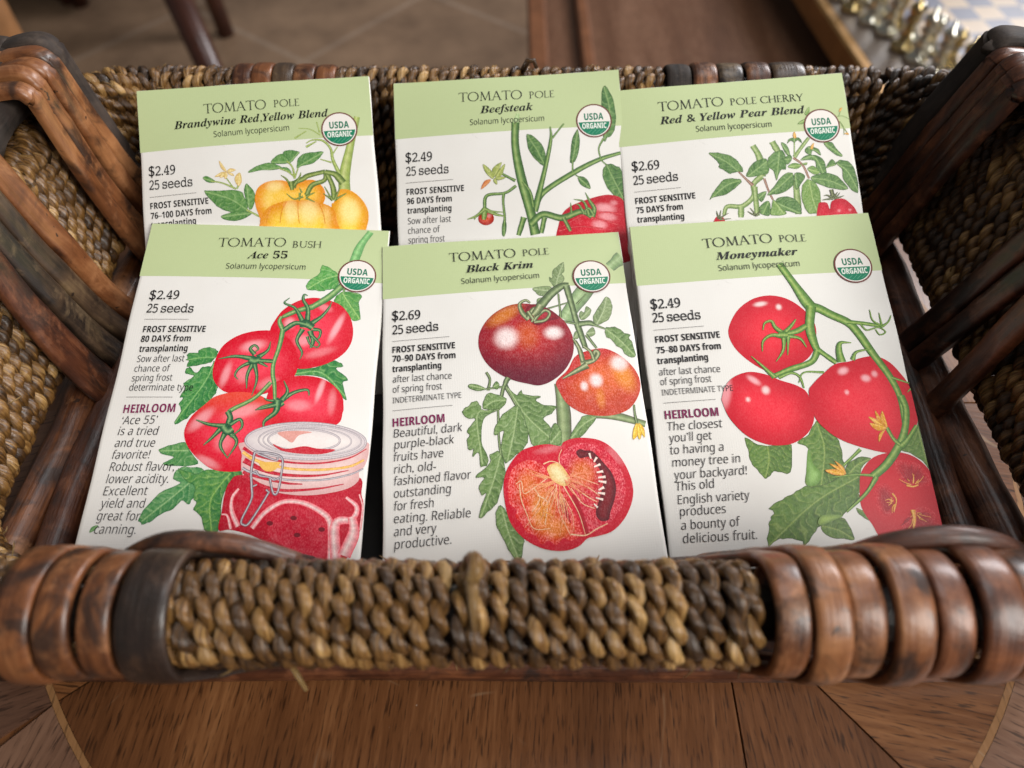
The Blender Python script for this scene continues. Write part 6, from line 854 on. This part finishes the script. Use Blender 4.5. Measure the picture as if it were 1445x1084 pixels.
def ribbon(pts, w0, w1, pal, z0):
    C_ = catmull(np.array(pts, float), 7) if len(pts) > 2 else np.stack([np.linspace(pts[0][k], pts[1][k], 9) for k in (0, 1)], 1)
    n = len(C_); T = np.gradient(C_, axis=0); T /= np.linalg.norm(T, axis=1)[:, None] + 1e-9; Nn = np.stack([-T[:, 1], T[:, 0]], 1)
    w = np.linspace(w0, w1, n) * (1 + .06 * np.sin(np.linspace(0, 9, n) + w0)); x = np.array([-.5, -.42, -.2, .1, .32, .44, .5])
    P = clampP((C_[:, None] + Nn[:, None] * (w[:, None] * x)[..., None]).reshape(-1, 2))
    base, light, dark = (lin(q) for q in pal); cols = np.array([dark * .9, (dark + base) / 2, base, light, base, (dark + base) / 2, dark * .85])
    c = np.tile(cols, (n, 1)) * (1 + .12 * np.sin(np.arange(n * 7) * .37))[:, None]
    V = np.column_stack([P, np.repeat(z0 + np.linspace(0, .0009, n), 7)])
    return V, grid_faces(n, 7), c
BULGE = [1.0, 0., 0.]
def bulge(P):
    """how far (mm) the paper face stands out: seeds inside, and a little waviness of the sheet"""
    P = np.asarray(P, float); x = 2 * P[:, 0] / PW - 1; y = 2 * P[:, 1] / PH - 1; A, p, q = BULGE
    return A * (1 - x ** 2) * (1 - y ** 4) * (1 + .25 * y) + .13 * np.sin(P[:, 0] * .11 + p) * np.sin(P[:, 1] * .085 + q) + .5 * (np.abs(y) ** 6) * np.sin(1.5 * x + p)
def to_local(P, z): P = np.asarray(P, float); return np.column_stack([P[:, 0] * .001, -P[:, 1] * .001, (np.broadcast_to(z, (len(P),)) + bulge(P)) * .001])
def print_obj(name, P, F, c, grain, z, parent):
    ink = np.column_stack([np.clip(c, 0, 1), np.full(len(c), grain)]); V = to_local(P, z)
    out = []
    for f in F:
        a, b, q = V[f[0]], V[f[1]], V[f[2]]
        out.append(f if (b[0] - a[0]) * (q[1] - a[1]) - (b[1] - a[1]) * (q[0] - a[0]) > 0 else f[::-1])
    return mesh_obj(name, V, out, M_ink, parent, ink=ink, sm=False)

# lettering: serif capitals drawn as strokes; the rest set with Blender's own fall-back typefaces
def _q(x0, y0, x1, y1, w):
    d = np.array([x1 - x0, y1 - y0]); d = d / np.linalg.norm(d); nn = np.array([-d[1], d[0]]) * w / 2
    return [np.array([x0, y0]) + nn, np.array([x0, y0]) - nn, np.array([x1, y1]) - nn, np.array([x1, y1]) + nn]
def _arc(cx, cy, rx, ry, a0, a1, thick, thin, n=20):
    out = []; A = np.radians(np.linspace(a0, a1, n))
    for s, t in zip(A[:-1], A[1:]):
        ws, wt = (thin + (thick - thin) * abs(math.cos(v)) for v in (s, t))
        out.append([np.array([cx + (rx + k) * math.cos(v), cy + (ry + k) * math.sin(v)]) for v, k in ((s, ws / 2), (s, -ws / 2), (t, -wt / 2), (t, wt / 2))])
    return out
TK, TN, SF_ = .10, .05, .045
def serif(x, y, w=.26): return _q(x - w / 2, y, x + w / 2, y, SF_)
CAPS = {}
def cap(ch, adv, *st): CAPS[ch] = (adv, [p for s in st for p in (s if isinstance(s[0], list) else [s])])
b_, t_ = SF_ / 2, 1 - SF_ / 2
cap('T', .86, _q(.40, 0, .40, 1, TK), _q(0, t_, .80, t_, .05), _q(.02, t_, .0, .83, .05), _q(.78, t_, .80, .83, .05), serif(.40, b_))
cap('O', 1.10, _arc(.50, .5, .47, .49, 0, 360, TK, TN, 36))
cap('M', 1.16, _q(.14, 0, .20, 1, TN), _q(.20, 1, .54, .04, TK), _q(.54, .04, .88, 1, TN), _q(.88, 1, .96, 0, TK), serif(.13, b_), serif(.97, b_), _q(.08, t_, .24, t_, SF_), _q(.86, t_, 1.0, t_, SF_))
cap('A', .95, _q(.08, 0, .43, 1, TN), _q(.43, 1, .80, 0, TK), _q(.20, .36, .66, .36, .045), serif(.07, b_), serif(.80, b_))
cap('P', .74, _q(.14, 0, .14, 1, TK), serif(.14, b_), serif(.12, t_, .22), _arc(.28, .73, .25, .25, -95, 95, TK, TN, 16), _q(.14, t_, .28, t_, SF_), _q(.14, .48, .28, .48, SF_))
cap('L', .70, _q(.14, 0, .14, 1, TK), serif(.14, t_), _q(.04, b_, .60, b_, SF_), _q(.59, 0, .63, .17, .045))
cap('E', .68, _q(.14, 0, .14, 1, TK), _q(.04, b_, .54, b_, SF_), _q(.04, t_, .52, t_, SF_), _q(.14, .52, .45, .52, SF_), _q(.53, 0, .57, .16, .04), _q(.51, 1, .52, .86, .04))
cap('B', .76, _q(.14, 0, .14, 1, TK), serif(.13, b_), serif(.13, t_), _arc(.27, .75, .22, .23, -95, 95, TK, TN, 14), _arc(.28, .27, .29, .25, -95, 95, TK, TN, 14), _q(.14, t_, .28, t_, SF_), _q(.14, .52, .3, .52, SF_), _q(.14, b_, .3, b_, SF_))
cap('U', .98, _q(.16, .35, .16, 1, TK), _q(.78, .35, .78, 1, TN), _arc(.47, .33, .31, .31, 180, 360, TK * .9, TN, 16), serif(.16, t_), serif(.78, t_))
cap('S', .60, _arc(.28, .745, .22, .235, 25, 265, TK * .8, TN * 1.5, 14), _arc(.27, .27, .24, .25, -155, 85, TK * .8, TN * 1.5, 14), _q(.49, .82, .50, .96, .04), _q(.05, .18, .04, .02, .04))
cap('H', 1.02, _q(.16, 0, .16, 1, TK), _q(.82, 0, .82, 1, TK), _q(.16, .52, .82, .52, SF_), serif(.16, b_), serif(.16, t_), serif(.82, b_), serif(.82, t_))
cap('C', .92, _arc(.52, .5, .47, .49, 48, 312, TK, TN, 26), _q(.83, .80, .85, .96, .045), _q(.83, .20, .86, .06, .045))
cap('R', .82, _q(.14, 0, .14, 1, TK), serif(.14, b_), serif(.12, t_, .22), _arc(.28, .75, .23, .23, -95, 95, TK, TN, 14), _q(.14, t_, .28, t_, SF_), _q(.14, .52, .28, .52, SF_), _q(.32, .52, .74, -.02, TK))
cap('Y', .86, _q(.40, 0, .40, .46, TK), _q(.40, .44, .08, 1, TK), _q(.40, .44, .74, 1, TN), serif(.40, b_), serif(.09, t_, .22), serif(.73, t_, .2)); CAPS[' '] = (.38, [])
ABC = {'foot': (0x1D400, 0x1D41A, 0x1D7CE), 'var': (0x1D468, 0x1D482, 0x1D7CE), 'bold': (0x1D5D4, 0x1D5EE, 0x1D7EC), 'seal': (0x1D5D4, 0x1D5EE, 0x1D7EC), 'head': (0x1D5D4, 0x1D5EE, 0x1D7EC), 'body': (0x1D5A0, 0x1D5BA, 0x1D7E2), 'ital': (0x1D5A0, 0x1D5BA, 0x1D7E2), 'price': (0x1D670, 0x1D68A, 0x1D7F6), 'lat': (0x1D5A0, 0x1D5BA, 0x1D7E2)}
def style(s, st):
    U, l, n_ = ABC[st]; o = ''
    for ch in s:
        o += chr(U + ord(ch) - 65) if 'A' <= ch <= 'Z' else chr(l + ord(ch) - 97) if 'a' <= ch <= 'z' else chr(n_ + ord(ch) - 48) if ch.isdigit() else ch
    return o
OFFS = {'foot': .0, 'var': .0, 'bold': .0, 'seal': .012, 'head': .0, 'body': -.005, 'ital': -.007, 'price': .002, 'lat': -.004}
TXT = {}
def request(s, st):
    if (s, st) in TXT: return
    cu = bpy.data.curves.new('t', 'FONT'); cu.body = s; cu.size = 1; cu.offset = OFFS[st]; cu.resolution_u = 4
    if st == 'ital': cu.shear = .13
    o = bpy.data.objects.new('t', cu); COL.objects.link(o); TXT[(s, st)] = o
def glyphs(s, st): return [style(ch, st) for ch in s]
for d in PACKETS.values():
    for s, st, *_ in d['texts']:
        if st in ('rule', 'cap'): continue
        if st in ('price',): [request(gch, st) for gch in glyphs(s, st) if gch != ' ']
        else: request(style(s, st), st)
for st in ('foot', 'var', 'bold', 'head', 'body', 'ital', 'price', 'lat', 'seal'): request(style('H', st), st)
for s in ('USDA', 'ORGANIC'): request(style(s, 'seal'), 'seal')
bpy.context.view_layer.update(); dg = bpy.context.evaluated_depsgraph_get(); TM = {}
for k, o in TXT.items():
    e = o.evaluated_get(dg); me = e.to_mesh(); V = np.empty(len(me.vertices) * 3); me.vertices.foreach_get('co', V)
    TM[k] = (V.reshape(-1, 3)[:, :2].copy(), [tuple(p.vertices) for p in me.polygons]); e.to_mesh_clear()
for o in TXT.values():
    c = o.data; bpy.data.objects.remove(o); bpy.data.curves.remove(c)
CAPH = {st: TM[(style('H', st), st)][0][:, 1].max() for st in ABC}
def text_geo(s, st):
    """flat lettering with cap height 1, starting at x = 0"""
    V, F, n = [], [], 0
    if st == 'cap':
        x = 0
        for ch in s:
            adv, qs = CAPS[ch]
            for q in qs: V.append(np.array(q) + (x, 0)); F.append(tuple(range(n, n + 4))); n += 4
            x += adv
        V = np.concatenate(V)
    elif st == 'price':
        x = 0; h = CAPH[st]; gap = .105
        for ch in glyphs(s, st):
            if ch == ' ': x += .30; continue
            v, f = TM[(ch, st)]; v = v / h; sq = .86; V.append(np.column_stack([(v[:, 0] - v[:, 0].min()) * sq + x, v[:, 1]])); F += [tuple(i + n for i in q) for q in f]; n += len(v); x += np.ptp(v[:, 0]) * sq + gap
        V = np.concatenate(V)
    else: v, f = TM[(style(s, st), st)]; V = v / CAPH[st]; F = f
    V = np.array(V, float); V[:, 0] -= V[:, 0].min(); return V, F
def place_text(s, st, a, b, h):
    """cap height h mm, set from baseline point a to baseline point b"""
    a, b = np.array(a), np.array(b); d = b - a; Lw = np.linalg.norm(d); d /= Lw; nn = np.array([d[1], -d[0]])
    if st == 'rule':
        k = 14; P = np.array([a + (b - a) * (i / k) + nn * h * q for i in range(k + 1) for q in (.5, -.5)]); return P, [(2 * i, 2 * i + 1, 2 * i + 3, 2 * i + 2) for i in range(k)]
    V, F = text_geo(s, st); return a + np.outer(V[:, 0] / V[:, 0].max() * Lw, d) + np.outer(V[:, 1] * h, nn), F
INKC = {'foot': lin((40, 38, 38)), 'cap': lin((34, 34, 32)), 'var': lin((20, 20, 20)), 'bold': lin((30, 28, 30)), 'head': lin((128, 36, 84)), 'body': lin((34, 32, 36)), 'ital': lin((32, 28, 34)), 'price': lin((30, 28, 30)), 'lat': lin((48, 52, 44)), 'rule': lin((120, 116, 116))}
PARTNAME = {'foot': 'foot_lettering', 'cap': 'title_lettering', 'var': 'variety_lettering', 'lat': 'title_lettering', 'price': 'price_lettering', 'bold': 'growing_lettering', 'body': 'growing_lettering', 'rule': 'rule_line', 'head': 'description_heading', 'ital': 'description_lettering'}
SUBPARTS = {'jar_glass': 'printed_jar', 'jar_sauce': 'printed_jar', 'jar_herb': 'printed_jar', 'jar_collar': 'printed_jar', 'jar_gasket': 'printed_jar', 'jar_wire': 'printed_jar', 'jar_lid': 'printed_jar', 'jar_clasp': 'printed_jar',
            'tomato_flesh': 'printed_tomato_half', 'tomato_seed_pocket': 'printed_tomato_half', 'tomato_core': 'printed_tomato_half', 'tomato_fibre': 'printed_tomato_half', 'tomato_seed': 'printed_tomato_half', 'printed_tomato_rib': 'printed_tomato'}

def envelope(root):
    """a flat paper pocket: flat printed face, thin rounded sides, a slightly puffed back"""
    nx, ny = 50, 70; w, h, th = PW, PH, PT; r = .45
    X = np.r_[0, .1, .35, np.linspace(1.2, w - 1.2, nx), w - .35, w - .1, w]; Y = np.r_[0, .1, .35, np.linspace(1.2, h - 1.2, ny), h - .35, h - .1, h]
    gx, gy = np.meshgrid(X, Y, indexing='ij'); e = np.minimum(np.minimum(gx, w - gx), np.minimum(gy, h - gy)); rd = np.where(e < r, r - np.sqrt(np.clip(r * r - (r - e) ** 2, 0, None)), 0)
    top = -rd - .004; puff = .5 * np.sin(np.pi * gx / w) * np.sin(np.pi * np.clip(gy / h, 0, 1)) ** .6; bot = -th + rd - puff
    V = np.concatenate([to_local(np.stack([gx.ravel(), gy.ravel()], 1), top.ravel()), to_local(np.stack([gx.ravel(), gy.ravel()], 1), bot.ravel())])
    a, b = gx.shape; V[:, 0] += .00013 * np.sin(V[:, 1] * 170 + BULGE[1]) * np.sign(V[:, 0] - .0415) * (np.abs(V[:, 0] - .0415) > .038); V[:, 1] += .00012 * np.sin(V[:, 0] * 190 + BULGE[2]) * (V[:, 1] > -.003); F = [f[::1] for f in grid_faces(a, b)]; n = a * b; F = F + [tuple(i + n for i in f[::-1]) for f in F]
    per = [i * b for i in range(a)] + [(a - 1) * b + j for j in range(1, b)] + [i * b + b - 1 for i in range(a - 2, -1, -1)] + [j for j in range(b - 2, 0, -1)]
    for i, j in zip(per, per[1:] + per[:1]): F.append((i, i + n, j + n, j))
    o = mesh_obj('paper_envelope', V, F, M_paper, root)
    import bmesh; bm = bmesh.new(); bm.from_mesh(o.data); bmesh.ops.recalc_face_normals(bm, faces=bm.faces); bm.to_mesh(o.data); bm.free(); return o

def make_packet(key, d):
    O, u, v = (np.array(d[k]) for k in ('origin', 'across', 'down')); nrm = np.cross(u, -v); nrm /= np.linalg.norm(nrm); v = -np.cross(nrm, u)
    root = empty('seed_packet', (0, 0, 0), INFO[key][0], 'seed packet', 'tomato seed packets lying in the basket')
    root.matrix_world = Matrix(((u[0], -v[0], nrm[0], O[0]), (u[1], -v[1], nrm[1], O[1]), (u[2], -v[2], nrm[2], O[2]), (0, 0, 0, 1)))
    BULGE[:] = [random.uniform(1.3, 2.1), random.uniform(0, 6), random.uniform(0, 6)]; envelope(root); z = .016
    hb = d['header']; cr = [(.12, .12), (PW - .12, .12), (PW - .12, hb), (.12, hb)]; P, F, Oo = fill(np.concatenate([np.linspace(p, q, 42, endpoint=False) for p, q in zip(cr, cr[1:] + cr[:1])]), 2.2)
    print_obj('header_band', P, F, np.tile(lin((194, 208, 157)), (len(P), 1)), .05, z, root); z += .010
    last = {}
    for it in d['items']:
        kind, name = it[0], it[1]
        if kind == 'fruit':
            dd = it[3]; pts = np.array(it[2]); ext = np.ptp(pts, axis=0).max(); O_ = catmull(pts, 5 if ext > 5 else 3, True) if dd['smooth'] else pts
            P, F, Oc = fill(O_, .55 if ext > 8 else .35 if ext > 3 else .25)
            if len(F) == 0: continue
            c, gn = c_fruit(P, Oc, dd); geo = (P, F, c, gn, z); z += .003
        elif kind == 'leaf':
            pts = np.array(it[2]); ext = np.ptp(pts, axis=0).max(); O_ = catmull(pts, 4, True)
            if ext > 5:   # small irregular teeth
                ctr = O_.mean(0); kk = 1 + .018 * np.sign(np.sin(np.arange(len(O_)) * 1.9 + len(O_))); O_ = ctr + (O_ - ctr) * kk[:, None]
            P, F, Oc = fill(O_, .32 if ext > 6 else .22)
            if len(F) == 0: continue
            c, gn = c_leaf(P, Oc, it[3]); geo = (P, F, c, gn, z); z += .003
        else:
            Vs, Fs, Cs, n, z0 = [], [], [], 0, z
            for pts, w0, w1 in it[2]:
                V, F, c = ribbon(pts, w0, w1, it[3], z); Vs.append(V); Fs += [tuple(i + n for i in f) for f in F]; Cs.append(c); n += len(V); z += .0014
            V = np.concatenate(Vs); geo = (V[:, :2], Fs, np.concatenate(Cs), .4, V[:, 2]); z += .002
        par = last.get(SUBPARTS.get(name), root)
        o = print_obj(name, *geo, par); last[name] = o
    z += .004
    cx, cy = d['badge']; seal = None
    def disc(rx, y0, y1, col, name, par, z):
        A = np.linspace(0, 2 * np.pi, 72, endpoint=False); pts = np.stack([cx + rx * np.cos(A), cy + rx * np.sin(A)], 1)
        if y0 is not None:
            a0 = math.asin(y0 / rx); A = np.linspace(a0, np.pi - a0, 48); pts = np.stack([cx + rx * np.cos(A), cy + rx * np.sin(A)], 1)
        P, F, Oo = fill(pts, 1.2); return print_obj(name, P, F, np.tile(lin(col), (len(P), 1)), .03, z, par)
    seal = disc(6.45, None, None, (112, 58, 50), 'organic_seal', root, z); disc(5.95, None, None, (238, 232, 226), 'seal_face', seal, z + .008); disc(5.6, .45, None, (20, 126, 92), 'seal_field', seal, z + .016)
    Vs, Fs, Cs, n = [], [], [], 0
    def ad(P, F, c):
        nonlocal n; Vs.append(P); Fs.extend(tuple(i + n for i in f) for f in F); Cs.append(np.tile(c, (len(P), 1))); n += len(P)
    ad(*place_text('USDA', 'seal', (cx - 3.5, cy - .35), (cx + 3.5, cy - .35), 2.55), lin((24, 116, 86))); ad(*place_text('ORGANIC', 'seal', (cx - 4.4, cy + 2.95), (cx + 4.4, cy + 2.95), 2.05), lin((236, 240, 232)))
    for k in range(4):
        x0 = cx - 2.6 + k * 1.5; ad(*place_text('', 'rule', (x0, cy + 5.0 - .12 * abs(k - 1)), (x0 + 1.7, cy + 3.45), .12), lin((110, 180, 150)))
    print_obj('seal_lettering', np.concatenate(Vs), Fs, np.concatenate(Cs), .02, z + .026, seal)
    z += .008; groups = {}
    for s, st, a_, b2, h in d['texts']:
        P, F = place_text(s, st, a_, b2, h); G = groups.setdefault(PARTNAME[st] + (str(len(groups)) if st == 'rule' else ''), [[], [], [], 0]); G[0].append(P); G[1] += [tuple(i + G[3] for i in f) for f in F]; G[2].append(np.tile(INKC[st], (len(P), 1))); G[3] += len(P)
    for k, (Vs, Fs, Cs, _) in groups.items():
        z += .002; print_obj(k.rstrip('0123456789'), clampP(np.concatenate(Vs)), Fs, np.concatenate(Cs), .02, z, root)
    return root
for key in ('brandy', 'beef', 'pear', 'ace', 'krim', 'money'): make_packet(key, PACKETS[key])

# ---------------------------------------------------------------- blurred things beyond the basket
M_chair = plain('dark_red_wood', (.060, .018, .010), .35, noise=.3, coat=.2)
M_black = plain('black_cloth', (.012, .011, .013), .8, noise=.4)
def leg_thing(name, pts, r, mat, label, cat, group=None):
    base = np.array(pts[-1]); o = empty(name, tuple(base), label, cat, group); acc = Acc(); tube(acc, np.array(pts) - base, np.array(r), 12, axis=(1, 0, 0)); return o, acc
chair = empty('dining_chair', (-.62, 1.45, FZ), 'dark red wooden chair with splayed legs standing on the tiles behind the basket', 'chair')
def cleg(p0, p1, r0, r1, name='leg'):
    acc = Acc(); b = np.array((-.62, 1.45, FZ)); tube(acc, [np.array(p0) - b, (np.array(p0) + np.array(p1)) / 2 - b, np.array(p1) - b], np.array([r0, (r0 + r1) / 2, r1]), 12, axis=(1, 0, 0)); acc.build(name, M_chair, chair)
cleg((-.74, 1.62, -.30), (-.47, 1.16, FZ), .030, .022); cleg((-.80, 1.95, -.30), (-.73, 1.86, FZ), .026, .020); cleg((-1.10, 1.72, -.30), (-1.12, 1.42, FZ), .026, .020); cleg((-1.12, 2.0, -.3), (-1.16, 2.02, FZ), .026, .02)
acc = Acc(); box(acc, -.56, -.16, .14, .62, .40, .46, .012); acc.build('seat', M_chair, chair)
stool = empty('footstool', (-1.30, 2.20, FZ), 'black upholstered footstool at the far left on the tile floor', 'footstool')
acc = Acc(); box(acc, -.45, .27, -.22, .3, .06, .40, .03); acc.build('cushion', M_black, stool)
for x, y in ((-.34, -.16), (.10, -.17), (-.34, .24), (.2, .24)): acc = Acc(); tube(acc, [(x, y, .08), (x, y, .04), (x, y, 0)], np.array([.02, .018, .014]), 10, axis=(1, 0, 0)); acc.build('leg', M_chair, stool)
post = empty('wooden_post', (-.505, .72, -.10), 'tan wooden post with a curved top at the far left edge behind the basket', 'post')
acc = Acc(); tube(acc, catmull([(-.07, .06, .12), (-.01, .0, .02), (.015, -.03, -.06), (.01, -.03, -.64)], 6), .022, 12, axis=(1, 0, 0)); acc.build('arm_post', plain('tan_wood', (.30, .14, .055), .4, noise=.25), post)

chest = empty('wooden_chest', (.36, 1.1, FZ), 'low brown wooden chest with a framed lid behind the basket', 'chest')
M_chest = veneer_mat('chest_wood', (.085, .036, .018), (.15, .070, .038), (.23, .12, .072))
M_frame = plain('reddish_trim', (.19, .075, .032), .4, noise=.25)
acc = Acc(); box(acc, -.26, .40, -.32, .60, 0, .33, .006); acc.build('body', M_chest, chest, sm=False)
acc = Acc(); box(acc, -.315, .45, -.36, .66, .332, .36, .006); lid = acc.build('lid', M_chest, chest, sm=False); lid.rotation_euler = (0, 0, 0)
for x0, x1, y0, y1 in ((-.335, -.305, -.38, .68), (-.255, -.235, -.38, .68)):
    acc = Acc(); box(acc, x0, x1, y0, y1, .3625, .378, .004); acc.build('trim_strip', M_frame, chest, sm=False)
acc = Acc(); box(acc, -.233, .452, -.38, -.30, .3625, .374, .004); acc.build('trim_strip', M_frame, chest, sm=False)

# chess table with board and metal pieces
CZ = -.30
ct = empty('chess_table', (.83, 1.00, FZ), 'low table with a gold edge and an inlaid beige and blue grey chessboard top', 'table')
ct.rotation_euler = (0, 0, math.radians(4))
h = CZ - FZ
M_ct = plain('grey_brown_top', (.125, .095, .075), .35, noise=.2, scale=14); M_gold = plain('brass_edge', (.36, .20, .07), .35, .6, .2); M_sq1 = plain('beige_square', (.44, .33, .22), .35, noise=.12); M_sq2 = plain('blue_grey_square', (.105, .115, .165), .35, noise=.15)
acc = Acc(); box(acc, -.36, .60, -.40, .60, h - .03, h, .004); acc.build('tabletop', M_ct, ct, sm=False)
acc = Acc(); box(acc, -.378, -.3605, -.415, .615, h - .034, h + .006, .003); box(acc, -.36, .60, -.418, -.4005, h - .034, h + .006, .003); acc.build('gold_edge', M_gold, ct, sm=False)
for x, y in ((-.32, -.36), (.56, -.36), (-.32, .56), (.56, .56)): acc = Acc(); tube(acc, [(x, y, h - .03), (x, y, h * .5), (x, y, 0)], np.array([.025, .022, .018]), 10, axis=(1, 0, 0)); acc.build('leg', M_ct, ct)
a1, a2 = Acc(), Acc(); q = .0365
for i in range(8):
    for j in range(8):
        x0 = -.268 + i * q; y0 = -.16 + j * q; (a1 if (i + j) % 2 else a2).add([(x0, y0, h + .003), (x0 + q, y0, h + .003), (x0 + q, y0 + q, h + .003), (x0, y0 + q, h + .003)], [(0, 1, 2, 3)])
a1.build('light_squares', M_sq1, ct, sm=False); a2.build('dark_squares', M_sq2, ct, sm=False)
M_silver = plain('silver_metal', (.82, .80, .70), .16, 1., .06); M_goldp = plain('gold_metal', (.62, .48, .24), .2, 1., .1)
def lathe(name, prof, mat, loc):
    n = 20; A = np.linspace(0, 2 * np.pi, n, endpoint=False); V = np.array([(r * math.cos(a), r * math.sin(a), z) for r, z in prof for a in A]); F = grid_faces(len(prof), n, False, True) + [tuple(range(n))[::-1], tuple((len(prof) - 1) * n + k for k in range(n))]
    o = mesh_obj(name, V, [f[::-1] if len(f) == 4 else f for f in F], mat); o.location = loc; return o
KING = [(.015, 0), (.016, .005), (.011, .009), (.009, .012), (.0065, .022), (.0055, .036), (.010, .040), (.006, .043), (.009, .052), (.0095, .058), (.004, .061), (.002, .070), (.0005, .071)]
PAWN = [(.013, 0), (.014, .004), (.009, .008), (.006, .016), (.005, .026), (.009, .029), (.005, .031), (.0085, .037), (.0085, .042), (.005, .047), (.0005, .049)]
rowx, k = [], 0
proto = {}
for i in range(9):
    for j in range(2):
        p = 'tall' if j == 0 else 'pawn'; met = M_silver if (i + j) % 3 else M_goldp
        x = .560 + j * .034 + random.uniform(-.004, .004) - i * .011; y = .868 + i * .036 - j * .012 + random.uniform(-.004, .004)
        key = (p, met.name)
        if key not in proto: o = proto[key] = lathe('chess_piece', KING if p == 'tall' else PAWN, met, (x, y, CZ + .001))
        else: o = proto[key].copy(); COL.objects.link(o); o.location = (x, y, CZ + .001)
        tag(o, ('tall shiny ' if p == 'tall' else 'short shiny ') + ('silver' if met is M_silver else 'gold') + ' chess piece in the crowded row beside the chessboard', 'chess piece', 'chess pieces crowded beside the board')
